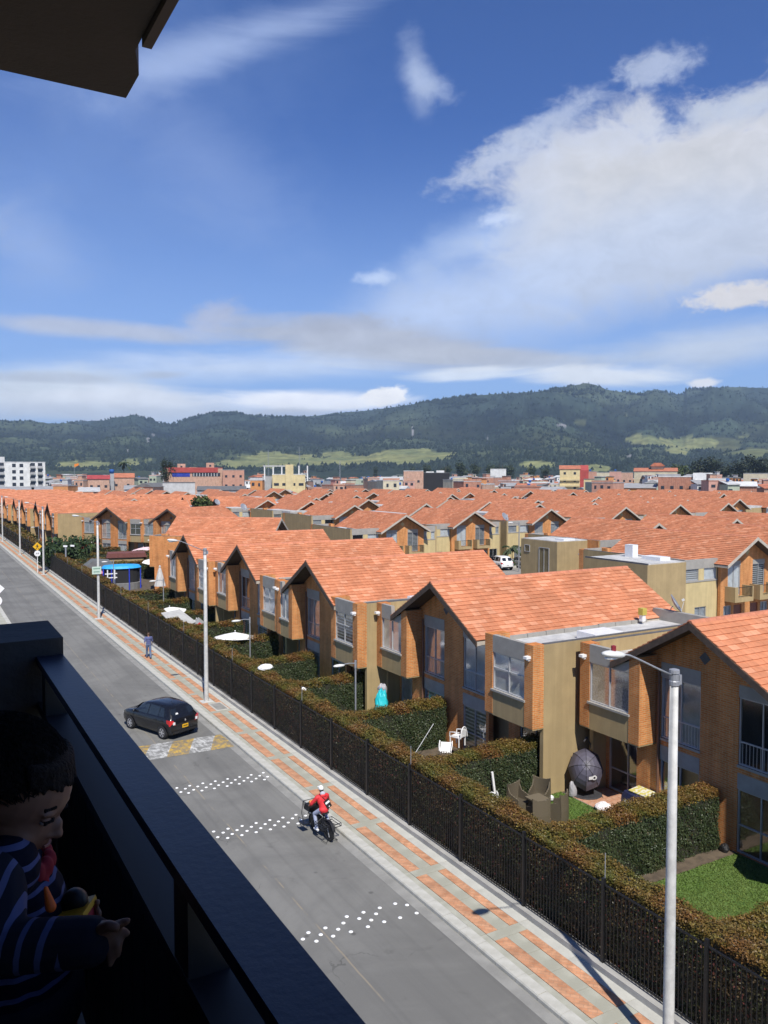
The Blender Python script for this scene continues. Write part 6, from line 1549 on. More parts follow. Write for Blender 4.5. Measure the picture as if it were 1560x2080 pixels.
    for wx in (.62*f, 3.18*f):
        for s_ in (-1, 1): wheel(o, wx, s_*(.79*wid), wr, s_)
    q = MB(); q.tube([(1.05, 0, 1.52*h), (.75, 0, 1.75*h)], .008, 5); part('aerial', q, M_BLACKPL, o)
    # dark underside and arches
    q = MB(); q.box(.25*f, 3.75*f, -.74*wid, .74*wid, .20+dz*.5, .30+dz); part('underbody', q, M_BLACKPL, o)
    for wx in (.62*f, 3.18*f):
        for s_ in (-1, 1):
            m = MB(); n = 18; vs = []; fs = []; yb = s_*(.872*wid)
            for k3 in range(n+1):
                th = math.pi*(-.02+1.04*k3/n)
                for rr_ in (wr*.97, wr*1.15): vs.append((wx+rr_*math.cos(th), yb+(0.012*s_), wr+rr_*math.sin(th)))
            for k3 in range(n): fs.append((2*k3, 2*k3+1, 2*k3+3, 2*k3+2) if s_ > 0 else (2*k3+2, 2*k3+3, 2*k3+1, 2*k3))
            m.add(vs, fs); part('wheel_arch', m, M_BLACKPL, o)
    return o
ca_r = math.atan2(40.38-37.96, 8.87-9.82)
# rear axle middle sits at (10.63, 38.2)
d_ = Vector((math.cos(ca_r), math.sin(ca_r)))
hatch('parked_car', 'black hatchback with a yellow number plate slowing on the road before the painted hump', 10.60-d_.x*.62, 38.22-d_.y*.62, ca_r, CARP)
sv = R(112)
hatch('parked_suv', 'white sport utility car parked in the inner lane seen from behind', 65.9, 82.3, R(80), mat('white car paint', (.78, .78, .77), .25, .02, 3, spec=.6, coat=.5), 1, M_WSIGN, True)
hatch('parked_hatchback', 'silver car parked beyond the white one, partly hidden', 69.6, 82.6, R(80), mat('silver car paint', (.42, .43, .44), .28, .03, 3, metal=.5, coat=.4), 1, M_WSIGN)
# lane lamp and barrier beside the cars
o = thing('lane_lamp', 'tall slim lamp standing in the inner lane before the white car', 'lamp', (66.3, 80.6, 0)); m = MB(); m.tube([(0,0,0),(0,0,6.3)], .07, 8); part('pole', m, M_GALV, o); m = MB(); m.tube([(0,0,6.2),(-.9,.3,6.3)], .035, 6); part('arm', m, M_GALV, o); m = MB(); m.ball((-1.1,.35,6.3), .40, .18, .10, 12, 7); part('lamp_head', m, M_LAMP, o, True)
o = thing('lane_gate', 'grey metal post frame beside the beige wall in the lane', 'gate frame', (68.0, 77.5, 0)); m = MB(); m.box(-.1, .1, -.1, .1, 0, 3.0); part('post', m, M_GALV, o); m = MB(); m.box(-1.6, -.1, -.06, .06, 2.86, 3.0); part('beam', m, M_GALV, o)
o = thing('planter_bed', 'leafy planting along the lane below the balconies', 'planting', (66, 85, 0)); m = MB(); m.box(-3, 5, -.5, .6, 0, .25); part('kerb', m, M_KERB, o)
P_ = np.stack([rng.uniform(-3, 5, 900), rng.uniform(-.5, .6, 900), rng.uniform(.2, .9, 900)], 1); N_ = rng.normal(0, 1, (900, 3)); V, F, C = leaves(P_, N_/np.linalg.norm(N_, axis=1, keepdims=True), .22, np.array([.04, .075, .02])*rng.uniform(.6, 1.4, (900, 1)), 1); q = link('leaves', np_mesh('leaves', V, F, M_TLEAF, C), o); q['kind'] = 'stuff'
# ---------------------------------------------------------------- people
ORG = []
def organic(name, mb, voxel, m_, parent, smooth=4):
    """several overlapping solids grown together into one continuous skin"""
    o = link(name, mb.mesh(name, None, True), parent)
    a = o.modifiers.new('grow', 'REMESH'); a.mode = 'VOXEL'; a.voxel_size = voxel; a.use_smooth_shade = True
    s = o.modifiers.new('soften', 'SMOOTH'); s.factor = .5; s.iterations = smooth
    ORG.append((o, m_)); return o
def finish_organics():
    dg = bpy.context.evaluated_depsgraph_get(); out = []
    for o, m_ in ORG:
        me = bpy.data.meshes.new_from_object(o.evaluated_get(dg)); me.name = o.name; me.materials.clear(); me.materials.append(m_)
        me.polygons.foreach_set('use_smooth', [True]*len(me.polygons)); out.append((o, me))
    for o, me in out: o.modifiers.clear(); o.data = me
M_SKIN = mat('tan skin', (.36, .19, .12), .55, .06, 12, spec=.35)
M_HAIR = mat('black hair', (.012, .009, .008), .75, .4, 90, .9, 160, spec=.2)
M_JEAN = mat('washed denim', (.10, .135, .23), .9, .2, 14)
M_LIGHTJEAN = mat('pale denim', (.33, .37, .50), .9, .15, 10)
M_BLUESHIRT = mat('blue shirt', (.085, .10, .22), .85, .12, 8)
M_REDJ = mat('red jacket', (.62, .028, .035), .7, .1, 8)

def walker(name, label, x, y, z, rz, shirt, trousers, step=.24, hair=M_HAIR, bald=False):
    """standing or walking adult facing +x locally, 1.7 m"""
    o = thing(name, label, 'person', (x, y, z), rz)
    b = MB()
    hipL, hipR = Vector((0, .09, .88)), Vector((0, -.09, .88))
    kL, kR = Vector((step*.55, .10, .48)), Vector((-step*.25, -.10, .47)); aL, aR = Vector((step*.8, .10, .09)), Vector((-step*1.0, -.10, .12))
    for h_, k_, a_ in ((hipL, kL, aL), (hipR, kR, aR)):
        b.capsule(h_, k_, .078, .055); b.capsule(k_, a_, .052, .036); b.capsule(a_+Vector((-.03, 0, -.05)), a_+Vector((.15, 0, -.055)), .036, .030)
    b.ball((0, 0, .95), .115, .155, .13); b.ball((.0, 0, 1.15), .105, .145, .17); b.ball((0, 0, 1.32), .11, .175, .14); b.capsule((0, .15, 1.40), (0, -.15, 1.40), .055, .055)
    b.capsule((0, 0, 1.42), (.015, 0, 1.54), .052, .048); b.ball((.02, 0, 1.61), .095, .076, .115); b.ball((.075, 0, 1.56), .045, .05, .05); b.ball((.118, 0, 1.60), .014, .014, .02)
    for s_ in (-1, 1): b.ball((.01, s_*.078, 1.60), .018, .012, .028)
    sw = step*.7
    for s_, f in ((1, -1), (-1, 1)):
        sh = Vector((0, s_*.20, 1.40)); el = Vector((f*sw*.4-.02, s_*.255, 1.14)); wr = Vector((f*sw+.05, s_*.24, .92))
        b.capsule(sh, el, .048, .040); b.capsule(el, wr, .038, .028)
        hd = (wr-el).normalized(); b.ball(wr+hd*.05, .03, .018, .05)
        for q in range(4): b.capsule(wr+hd*.08+Vector((.018*(q-1.5), 0, 0)), wr+hd*(.125+.012*(q in (1, 2)))+Vector((.016*(q-1.5), -s_*.012, 0)), .0095, .008, 8)
        b.capsule(wr+hd*.03+Vector((.03, 0, 0)), wr+hd*.085+Vector((.048, -s_*.01, 0)), .010, .008, 8)
    body = organic('body', b, .012, M_SKIN, o, 3)
    t2 = MB(); t2.ball((0, 0, .94), .132, .172, .13)
    for h_, k_, a_ in ((hipL, kL, aL), (hipR, kR, aR)): t2.capsule(h_, k_, .094, .072); t2.capsule(k_, a_, .070, .058)
    organic('trousers', t2, .012, trousers, o, 2)
    s2 = MB(); s2.ball((0, 0, 1.02), .128, .170, .13); s2.ball((0, 0, 1.16), .122, .162, .17); s2.ball((0, 0, 1.32), .126, .192, .145); s2.capsule((0, .16, 1.40), (0, -.16, 1.40), .068, .068)
    for s_, f in ((1, -1), (-1, 1)):
        sh = Vector((0, s_*.20, 1.40)); el = Vector((f*sw*.4-.02, s_*.255, 1.14)); s2.capsule(sh, el, .066, .056)
    organic('shirt', s2, .012, shirt, o, 2)
    for k_ in (aL, aR):
        m = MB(); m.capsule(k_+Vector((-.04, 0, -.055)), k_+Vector((.16, 0, -.06)), .044, .040); part('shoe', m, M_BLACKPL, o, True)
    m = MB(); m.ball((.0, 0, 1.645), .098, .082, .088); organic('hair', m, .012, hair, o, 1)
    for s_ in (-1, 1): m = MB(); m.ball((.105, s_*.03, 1.625), .008, .010, .006, 8, 6); part('eye', m, M_BLK, o)
    return o
walker('person', 'man in a blue shirt and jeans walking away along the pavement', 13.3, 54.65, .128, R(82), M_BLUESHIRT, M_JEAN, .26, mat('short brown hair', (.10, .055, .035), .7))
walker('person', 'dark haired pedestrian whose head shows just above the balcony pillar', 6.86, 63.5, 0.0, R(-95), mat('dark blue top', (.03, .04, .10), .85), M_JEAN, .2)

# ---------------------------------------------------------------- loaded bicycle and its rider
bx, by = 11.88, 24.93; brz = math.atan2(25.38-24.50, 11.85-11.92)
bk = thing('cargo_bicycle', 'black cargo bicycle with wire racks front and rear beside the kerb', 'bicycle', (bx, by, 0), brz)
def bwheel(x):
    r = .335; M = Matrix.Translation((x, 0, r)) @ Matrix.Rotation(R(90), 4, 'X')
    m = MB(); n = 26; rings = 8
    vs = []; fs = []
    for i in range(n):
        a = 2*math.pi*i/n
        for k in range(rings):
            p = 2*math.pi*k/rings; rr_ = r-.038+.040*math.cos(p); vs.append(tuple(M @ Vector((rr_*math.cos(a), rr_*math.sin(a), .038*math.sin(p)))))
    for i in range(n):
        for k in range(rings): a, b2, c, d = i*rings+k, ((i+1) % n)*rings+k, ((i+1) % n)*rings+(k+1) % rings, i*rings+(k+1) % rings; fs.append((a, b2, c, d))
    m.add(vs, fs); w = part('wheel', m, M_RUBBER, bk, True)
    m = MB(); m.lathe([(r-.058, -.012), (r-.05, -.012), (r-.05, .012), (r-.058, .012)], 26, M); part('rim', m, M_BLACKPL, w)
    m = MB()
    for k in range(12): th = k*math.pi/6; m.tube([M @ Vector((.02*math.cos(th), .02*math.sin(th), .02*(-1)**k)), M @ Vector(((r-.055)*math.cos(th), (r-.055)*math.sin(th), 0))], .0035, 4)
    m.lathe([(.03, -.045), (.03, .045)], 10, M); o = part('spokes', m, M_BLACKPL, w); o['kind'] = 'stuff'
bwheel(-.50); bwheel(.52)
for wx in (-.50, .52):
    m = MB(); n = 14
    for k in range(n):
        t0, t1 = [math.pi*(.12+.80*q/n) for q in (k, k+1)]
        m.add([(wx+.37*math.cos(t_), y_, .335+.37*math.sin(t_)) for t_ in (t0, t1) for y_ in (-.055, .055)]+[(wx+.38*math.cos(t_), y_, .335+.38*math.sin(t_)) for t_ in (t0, t1) for y_ in (-.055, .055)], [(0,1,3,2),(4,6,7,5),(0,2,6,4),(1,5,7,3)])
    part('mudguard', m, M_BLACKPL, bk)
M_BFR = mat('black frame paint', (.012, .013, .015), .35, .1, 6, coat=.3)
m = MB()
for pts, r in (([(-.50,0,.335),(-.08,0,.30),(.0,0,.33)], .018), ([(-.50,.045,.335),(-.16,.02,.78)], .012), ([(-.50,-.045,.335),(-.16,-.02,.78)], .012), ([(-.08,0,.30),(-.18,0,.86)], .020), ([(-.08,0,.30),(.30,0,.74)], .026), ([(-.16,0,.74),(.31,0,.80)], .020), ([(.29,0,.70),(.34,0,.92),(.33,0,1.02)], .022), ([(.30,.05,.68),(.52,.05,.335)], .014), ([(.30,-.05,.68),(.52,-.05,.335)], .014)): m.tube(pts, r, 8)
part('frame', m, M_BFR, bk, True)
m = MB(); m.tube([(.20,.33,1.05),(.28,.27,1.04),(.33,.08,1.03),(.33,-.08,1.03),(.28,-.27,1.04),(.20,-.33,1.05)], .014, 8); part('handlebar', m, M_BFR, bk, True)
m = MB(); m.box(-.30, .0, -.09, .09, .86, .92); m.box(-.34, -.22, -.11, .11, .87, .93); part('saddle', m, M_BLACKPL, bk)
m = MB(); m.box(-.20, .16, -.07, .07, .20, .46); m.box(-.36, -.12, -.05, .05, .40, .66); m.box(.02, .24, -.05, .05, .44, .66); m.lathe([(.10, -.02), (.10, .02)], 14, Matrix.Translation((-.08, 0, .30)) @ Matrix.Rotation(R(90), 4, 'X')); part('motor', m, M_BLACKPL, bk)
for s_ in (-1, 1): m = MB(); m.tube([(-.08, s_*.06, .30), (-.08+s_*.10, s_*.10, .30-s_*.09), (-.08+s_*.10, s_*.18, .30-s_*.09)], .012, 6); m.box(-.13+s_*.10, -.03+s_*.10, min(s_*.14, s_*.24), max(s_*.14, s_*.24), .28-s_*.09, .31-s_*.09); part('pedal', m, M_BLACKPL, bk)
def rack(nm, cx, cz, w, l, h, side, m_=M_BFR):
    m = MB(); a, b2 = cx-l/2, cx+l/2; y0, y1 = (side*.10, side*(.10+w))
    for z in (cz, cz+h):
        for (p, q) in (((a,y0,z),(b2,y0,z)), ((a,y1,z),(b2,y1,z)), ((a,y0,z),(a,y1,z)), ((b2,y0,z),(b2,y1,z))): m.tube([p, q], .012, 5)
    for p in ((a,y0),(b2,y0),(a,y1),(b2,y1)): m.tube([p+(cz,), p+(cz+h,)], .010, 5)
    for k in range(1, 4): x = a+(b2-a)*k/4; m.tube([(x,y0,cz),(x,y1,cz)], .007, 4)
    return part(nm, m, m_, bk)
rack('side_rack', -.42, .52, .26, .62, .10, -1); rack('side_rack', -.42, .52, .22, .58, .10, 1)
m = MB()
for s_ in (-1, 1): m.tube([(-.70, s_*.34, .52), (-.50, s_*.07, .34)], .010, 5); m.tube([(-.15, s_*.30, .55), (-.15, s_*.04, .70)], .010, 5)
m.tube([(-.55,.05,.12),(-.72,.22,.06),(-.42,.24,.06)], .010, 5); m.tube([(-.55,-.05,.12),(-.72,-.22,.06),(-.42,-.24,.06)], .010, 5); part('rack_stays', m, M_BFR, bk)
m = MB()
for (p, q) in (((.42,-.22,.98),(.86,-.22,.98)),((.42,.24,.98),(.86,.24,.98)),((.86,-.22,.98),(.86,.24,.98)),((.42,-.22,.98),(.42,.24,.98)),((.46,-.2,.72),(.82,-.2,.72)),((.46,.22,.72),(.82,.22,.72)),((.82,-.2,.72),(.82,.22,.72)),((.46,-.2,.72),(.46,.22,.72)),((.42,.24,.98),(.46,.22,.72)),((.86,.24,.98),(.82,.22,.72)),((.86,-.22,.98),(.82,-.2,.72)),((.42,-.22,.98),(.46,-.2,.72)),((.86,.24,.98),(.86,.30,.55)),((.86,.30,.55),(.60,.34,.30)),((.60,.34,.30),(.60,.12,.32))): m.tube([p, q], .012, 5)
part('front_basket', m, M_BFR, bk)
m = MB(); m.box(.45, .83, -.19, .21, .72, .90); part('basket_lining', m, M_BLACKPL, bk)
m = MB(); m.box(.42, .78, .24, .46, .30, .34); m.tube([(.42,.46,.34),(.42,.46,.5),(.78,.46,.5),(.78,.46,.34)], .010, 5); part('foot_rack', m, M_BFR, bk)
m = MB(); m.ball((.70,.02,.46+.12), .05, .05, .05); part('front_light', m, M_CLEARLENS, bk)
for s_ in (-1, 1): m = MB(); m.tube([(-.62, s_*.05, .18), (-.50, s_*.05, .46)], .016, 6); part('chrome_stay', m, M_RIM, bk)
lump('packet', 'red and orange packet lying in the bicycle front basket', 'packet', (bx+.62*math.cos(brz), by+.62*math.sin(brz), .92), (.13, .10, .08), mat('orange packet', (.65, .10, .02), .5, 0, 9, var2=(.40, .30, .05)), 31)
lump('green_bag', 'green bag in the bicycle front basket', 'bag', (bx+.66*math.cos(brz)+.14, by+.66*math.sin(brz), .90), (.11, .10, .12), mat('green bag', (.06, .20, .04), .6), 33)
# rider
rd = thing('person', 'rider in red jacket and white cap sitting on the cargo bicycle', 'person', (bx, by, 0), brz)
b = MB(); hip = Vector((-.16, 0, .98))
for s_ in (-1, 1):
    h_ = hip+Vector((0, s_*.09, 0)); fo = Vector((-.08+s_*.10, s_*.17, .36-s_*.09)); k_ = (h_+fo)/2+Vector((.24, s_*.04, .10))
    b.capsule(h_, k_, .080, .055); b.capsule(k_, fo, .052, .036); b.capsule(fo+Vector((-.05, 0, -.02)), fo+Vector((.14, 0, -.03)), .036, .03)
ch = Vector((-.05, 0, 1.38)); b.ball(hip, .12, .16, .12); b.capsule(hip, ch, .12, .13); b.capsule(ch+Vector((0,.15,.02)), ch+Vector((0,-.15,.02)), .06, .06)
b.capsule(ch+Vector((.01,0,.06)), ch+Vector((.05,0,.18)), .05, .046); hc = ch+Vector((.07, 0, .25)); b.ball(hc, .095, .076, .112); b.ball(hc+Vector((.06,0,-.05)), .04, .045, .045); b.ball(hc+Vector((.098,0,-.01)), .014, .013, .02)
for s_ in (-1, 1):
    sh = ch+Vector((0, s_*.20, .01)); el = Vector((.10, s_*.33, 1.16)); wr = Vector((.19, s_*.325, 1.075)); b.capsule(sh, el, .05, .042); b.capsule(el, wr, .04, .03); b.ball(wr+Vector((.035, 0, .0)), .04, .03, .022)
    for q in range(4): yy = s_*.325+(q-1.5)*.019; b.capsule((.235, yy, 1.085), (.262, yy, 1.055), .0095, .0085, 8); b.capsule((.262, yy, 1.055), (.238, yy, 1.030), .0085, .008, 8)
    b.capsule(wr+Vector((.02, -s_*.03, 0)), (.23, s_*.27, 1.035), .010, .008, 8)
organic('body', b, .012, M_SKIN, rd, 3)
t2 = MB(); t2.ball(hip, .135, .175, .12)
for s_ in (-1, 1):
    h_ = hip+Vector((0, s_*.09, 0)); fo = Vector((-.08+s_*.10, s_*.17, .42-s_*.09)); k_ = (h_+fo)/2+Vector((.24, s_*.04, .10)); t2.capsule(h_, k_, .095, .072); t2.capsule(k_, fo, .070, .055)
organic('trousers', t2, .012, M_LIGHTJEAN, rd, 2)
j = MB(); j.capsule(hip+Vector((-.02,0,-.02)), ch, .155, .150); j.ball(hip+Vector((-.03,0,.02)), .15, .19, .12); j.capsule(ch+Vector((0,.16,.02)), ch+Vector((0,-.16,.02)), .085, .085); j.ball(ch+Vector((-.03,0,-.10)), .15, .20, .22)
for s_ in (-1, 1): sh = ch+Vector((0, s_*.20, .01)); el = Vector((.10, s_*.33, 1.16)); wr = Vector((.175, s_*.325, 1.09)); j.capsule(sh, el, .075, .060); j.capsule(el, wr, .058, .045)
j.ball(ch+Vector((-.10, 0, .08)), .07, .12, .06); organic('jacket', j, .014, M_REDJ, rd, 2)
m = MB(); m.ball(ch+Vector((-.05, 0, .135)), .085, .10, .075); m.ball(ch+Vector((-.11, 0, .07)), .05, .07, .07); organic('hood', m, .012, mat('grey hood', (.42, .42, .47), .85, .1, 9), rd, 2)
m = MB(); m.ball(hc+Vector((0, 0, .035)), .106, .088, .095); m.ball(hc+Vector((.115, 0, .045)), .075, .065, .016); organic('cap', m, .010, M_WHITE, rd, 1)
m = MB(); m.ball(hc+Vector((-.055, 0, -.035)), .05, .07, .05); part('hair', m, M_HAIR, rd, True)
for s_ in (-1, 1):
    fo = Vector((-.08+s_*.10, s_*.17, .345-s_*.09)); m = MB(); m.capsule(fo+Vector((-.07, 0, -.005)), fo+Vector((.15, 0, -.015)), .048, .042); part('shoe', m, M_WHITE, rd, True)
    m = MB(); m.ball(hc+Vector((.086, s_*.03, .015)), .008, .010, .006, 8, 6); part('eye', m, M_BLK, rd)
sb = thing('sling_bag', 'black sling bag with a white label on the rider back', 'bag', (bx, by, 0), brz)
Mb = Matrix.Translation((-.265, -.09, 1.19)) @ Matrix.Rotation(R(14), 4, 'Y') @ Matrix.Rotation(R(-22), 4, 'X')
m = MB(); m.box(-.045, .05, -.10, .10, -.14, .14, Mb); part('pouch', m, M_BLACKPL, sb); m = MB(); m.box(-.052, -.044, -.085, .085, .02, .085, Mb); m.box(-.052, -.044, -.02, .02, -.11, -.08, Mb); part('label_print', m, M_WHITE, sb)
m = MB(); m.tube([Mb @ Vector((0, 0, .13)), (-.20, .05, 1.40), (-.07, .13, 1.50)], .014, 6); part('strap', m, M_BLACKPL, sb)

# ---------------------------------------------------------------- our balcony
M_RAIL = mat('navy rail paint', (.013, .018, .036), .42, .15, 5, .06, 60, spec=.5)
M_RAIL2 = mat('dark bar paint', (.010, .011, .014), .5, .15, 5)
M_DWALL = mat('dark brown render', (.045, .036, .030), .9, .12, 4, .2, 60)
M_CEIL = mat('dark brown ceiling', (.055, .040, .034), .9, .08, 3, .15, 50)
FL = 11.0
apt = thing('apartment_building', 'our own dark apartment block with the balcony ceiling slab overhead', 'building', (0, 0, 0))
m = MB(); m.box(-12, -1.45, -16, 3.3, 0, 19.5); part('wall', m, M_DWALL, apt)
m = MB(); m.box(-1.45, .42, -1.30, -1.12, FL, 13.85); part('partition', m, M_DWALL, apt)
m = MB(); m.box(-1.45, .44, -16, 3.3, FL-.25, FL); part('balcony_floor', m, mat('balcony tile', (.06, .05, .045), .6, .1, 3), apt)
m = MB(); m.prism([(-1.45, -16), (.642, -16), (.642, 2.70), (.69, 2.86), (.69, 3.055), (-1.45, 3.055)], lambda u, v, d: (u, v, d), 13.85, 14.08); part('ceiling_slab', m, M_CEIL, apt)
m = MB(); m.box(.645, .675, -16, 2.63, 13.83, 14.08); part('slab_edge', m, mat('slab edge', (.09, .065, .06), .85, .1, 3), apt)
m = MB(); m.box(-1.4, .30, 2.50, 2.508, 13.844, 13.849); part('ceiling_joint', m, M_CEIL, apt)
m = MB(); m.box(-1.45, .415, 2.86, 3.22, FL, 11.955); m.box(-1.45, .19, 2.70, 2.858, FL, 11.90); part('end_pillar', m, mat('pillar render', (.050, .047, .044), .9, .2, 3, .3, 30), apt)
rl = thing('balcony_railing', 'dark navy balcony railing with a flat top rail in the foreground', 'railing', (.37, 0, FL))
m = MB(); m.box(-.04, .042, -1.1, 2.855, .876, .90); part('top_rail', m, M_RAIL, rl)
m = MB(); m.box(-.038, .030, -1.1, 2.855, .722, .748); part('lower_rail', m, mat('lower rail paint', (.008, .010, .016), .6, .15, 5), rl)
for y in (-.35, 1.20, 2.72): m = MB(); m.box(-.016, .012, y-.05, y+.045, 0, .722); m.box(-.036, .028, y-.04, y+.035, .748, .876); part('rail_post', m, M_RAIL2, rl)
brm = MB(); brm.box(-.012, .012, -.048, .048, .04, .722); brm = brm.mesh('rail_bar', M_RAIL2)
for k in range(38):
    y = -1.05+k*.1015
    if min(abs(y-q) for q in (-.35, 1.2, 2.72)) < .04: continue
    o = link('rail_bar', brm, rl); o.location = (0, y, 0)

# ---------------------------------------------------------------- the child at the railing
croot = Vector((.075, 1.40, FL)); Rz = Matrix.Rotation(CAM_YAW, 3, 'Z')
def L(px, py, d): return Rz @ (Vector((0, 0, EYE))+ray_dir(px, py)*d - croot)
kid = thing('person', 'small boy in striped navy sweater and red collar looking down by the railing', 'person', croot, -CAM_YAW)
M_KSKIN = mat('child skin', (.24, .120, .074), .5, .05, 14, spec=.35)
hd = L(27, 1600, 1.375); Mh = Matrix.Rotation(R(25), 3, 'Y')      # face turned to +x, pitched down
hp = lambda x, y, z: hd+Mh @ Vector((x, y, z))
b = MB()
b.ball(hp(0, 0, .012), .093, .075, .083, 22, 14, Mh); b.ball(hp(.030, 0, -.040), .062, .060, .066, 20, 12, Mh); b.ball(hp(.052, 0, -.078), .030, .036, .028, 14, 9, Mh)
for s_ in (-1, 1):
    b.ball(hp(.050, s_*.034, -.052), .030, .026, .030, 12, 8, Mh); b.ball(hp(-.012, s_*.074, -.022), .014, .009, .024, 10, 8, Mh); b.ball(hp(-.008, s_*.076, -.034), .010, .008, .012, 8, 6, Mh)
    b.ball(hp(.074, s_*.028, .004), .016, .022, .008, 10, 6, Mh)
b.ball(hp(.090, 0, -.030), .013, .012, .017, 10, 8, Mh); b.ball(hp(.098, 0, -.040), .012, .011, .010, 10, 8, Mh); b.ball(hp(.090, .011, -.043), .008, .008, .006, 8, 6, Mh); b.ball(hp(.090, -.011, -.043), .008, .008, .006, 8, 6, Mh)
b.ball(hp(.083, 0, -.060), .010, .019, .0055, 10, 6, Mh); b.ball(hp(.080, 0, -.070), .010, .017, .006, 10, 6, Mh)
nk = L(25, 1735, 1.375); ch_ = L(8, 1850, 1.375); hp_ = L(22, 2060, 1.375)
b.capsule(hd+Vector((-.02, 0, -.06)), nk, .042, .040); b.capsule(nk+Vector((-.01, 0, -.03)), ch_, .055, .085); b.capsule(ch_, hp_, .085, .088); b.ball(hp_+Vector((0, 0, -.03)), .09, .10, .08)
shN = L(-8, 1785, 1.285); shF = L(0, 1785, 1.47); b.capsule(shN, shF, .045, .045)
elN = L(-5, 1925, 1.235); wrN = L(187, 1912, 1.235); elF = L(60, 1900, 1.46); wrF = L(165, 1862, 1.43)
b.capsule(shN, elN, .038, .032); b.capsule(elN, wrN, .030, .021); b.capsule(shF, elF, .038, .032); b.capsule(elF, wrF, .030, .021)
# near hand: palm, four fingers unequal and bent, thumb
pc = L(213, 1906, 1.235); b.ball(pc, .026, .016, .028, 14, 10); b.ball(L(203, 1908, 1.235), .024, .016, .024, 12, 8); b.ball(L(222, 1898, 1.235), .020, .014, .022, 12, 8)
for pts in ([(226, 1886, 1.235), (243, 1877, 1.228), (258, 1871, 1.225)], [(231, 1893, 1.240), (246, 1891, 1.238), (257, 1896, 1.236)], [(230, 1905, 1.236), (240, 1918, 1.228), (239, 1938, 1.226)], [(221, 1918, 1.232), (226, 1938, 1.226), (224, 1957, 1.224)]):
    P3 = [L(*p) for p in pts]; b.capsule(P3[0], P3[1], .0085, .0075, 10); b.capsule(P3[1], P3[2], .0075, .0062, 10); b.ball(P3[0], .0095, .0095, .0095)
P3 = [L(205, 1888, 1.222), L(222, 1880, 1.212), L(236, 1884, 1.208)]; b.capsule(P3[0], P3[1], .0095, .0085, 10); b.capsule(P3[1], P3[2], .0085, .007, 10)
# far hand holding the toy
b.ball(L(177, 1856, 1.425), .022, .016, .024, 12, 8)
for pts in ([(178, 1842, 1.42), (190, 1836, 1.405), (198, 1833, 1.395)], [(184, 1850, 1.42), (196, 1850, 1.405), (201, 1856, 1.395)], [(184, 1860, 1.42), (195, 1862, 1.405), (198, 1868, 1.395)], [(180, 1868, 1.42), (189, 1872, 1.405), (190, 1878, 1.395)]):
    P3 = [L(*p) for p in pts]; b.capsule(P3[0], P3[1], .008, .0072, 10); b.capsule(P3[1], P3[2], .0072, .006, 10)
b.capsule(L(172, 1846, 1.41), L(178, 1834, 1.395), .009, .007, 10)
for s_ in (-1, 1): hj = hp_+Vector((0, s_*.055, -.05)); kn = Vector((hj.x+.02, s_*.06+hj.y*.2, .30)); an = Vector((hj.x-.0, s_*.06+hj.y*.2, .06)); b.capsule(hj, kn, .062, .045); b.capsule(kn, an, .044, .030); b.capsule(an+Vector((-.01,0,-.03)), an+Vector((.11,0,-.035)), .028, .025)
kb = organic('body', b, .0038, M_KSKIN, kid, 3)
# hair, fringe
h2 = MB(); h2.ball(hp(-.024, 0, .038), .094, .085, .074, 24, 14, Mh); h2.ball(hp(-.056, 0, -.010), .058, .078, .072, 18, 10, Mh); h2.ball(hp(.024, 0, .060), .050, .066, .036, 16, 10, Mh)
for k in range(15): th = -1.1+2.2*k/14; a = hp(.056*math.cos(th)+.006, .074*math.sin(th), .074); c = hp(.076*math.cos(th)+.010, .078*math.sin(th), .050-.004*(k % 3)); h2.capsule(a, c, .010, .004, 8)
for s_ in (-1, 1):
    for k in range(4): h2.capsule(hp(-.02-.02*k, s_*.078, .02), hp(-.014-.022*k, s_*.079, -.020-.012*k), .014, .006, 8)
organic('hair', h2, .0036, M_HAIR, kid, 2)
hs = MB()
for k in range(2600):
    u = Vector((random.gauss(0, 1), random.gauss(0, 1), random.gauss(.35, .8))).normalized()
    if u.z < -.25 and u.x > -.2: continue
    if u.z < .05 and u.x > .6: continue
    fl = (Vector((.55, random.uniform(-.25, .25), -.35))+u.cross(Vector((0, 0, 1)))*random.uniform(-.5, .5)); fl -= u*fl.dot(u); fl.normalize(); Ls = random.uniform(.018, .042); pts = []
    for q in range(4):
        w_ = (u+fl*(Ls*q/3)/.085).normalized(); k2 = 1.03+random.uniform(0, .04)+.02*(q == 3); pts.append(hp(-.024+w_.x*.094*k2, w_.y*.085*k2, .038+w_.z*.074*k2))
    hs.tube(pts, 1, 3, False, [.0011, .0013, .0011, .0004])
q = part('hair_strands', hs, M_HAIR, kid); q['kind'] = 'stuff'
for s_ in (-1, 1):
    m = MB(); m.ball(hp(.076, s_*.030, -.013), .008, .011, .006, 12, 8, Mh); e = part('eye', m, mat('eye white', (.45, .42, .40), .3), kid, True)
    m = MB(); m.ball(hp(.0770, s_*.030, -.0085), .0092, .0125, .0058, 12, 8, Mh); part('eyelid', m, M_KSKIN, kid, True)
    m = MB(); m.ball(hp(.0805, s_*.031, -.0155), .0045, .006, .0042, 10, 6, Mh); part('iris', m, M_BLK, e, True)
    m = MB(); m.tube([hp(.081, s_*.014, .010), hp(.084, s_*.028, .015), hp(.074, s_*.046, .011)], .0035, 6); part('eyebrow', m, M_HAIR, kid)
    m = MB(); m.tube([hp(.086, s_*.018, -.009), hp(.0895, s_*.030, -.007), hp(.082, s_*.043, -.010)], .0026, 6); part('eyelash', m, M_HAIR, kid)
m = MB(); m.tube([hp(.0905, .013, -.0645), hp(.0935, 0, -.0652), hp(.0905, -.013, -.0645)], .0028, 6); part('mouth', m, mat('lip', (.28, .10, .08), .5), kid)
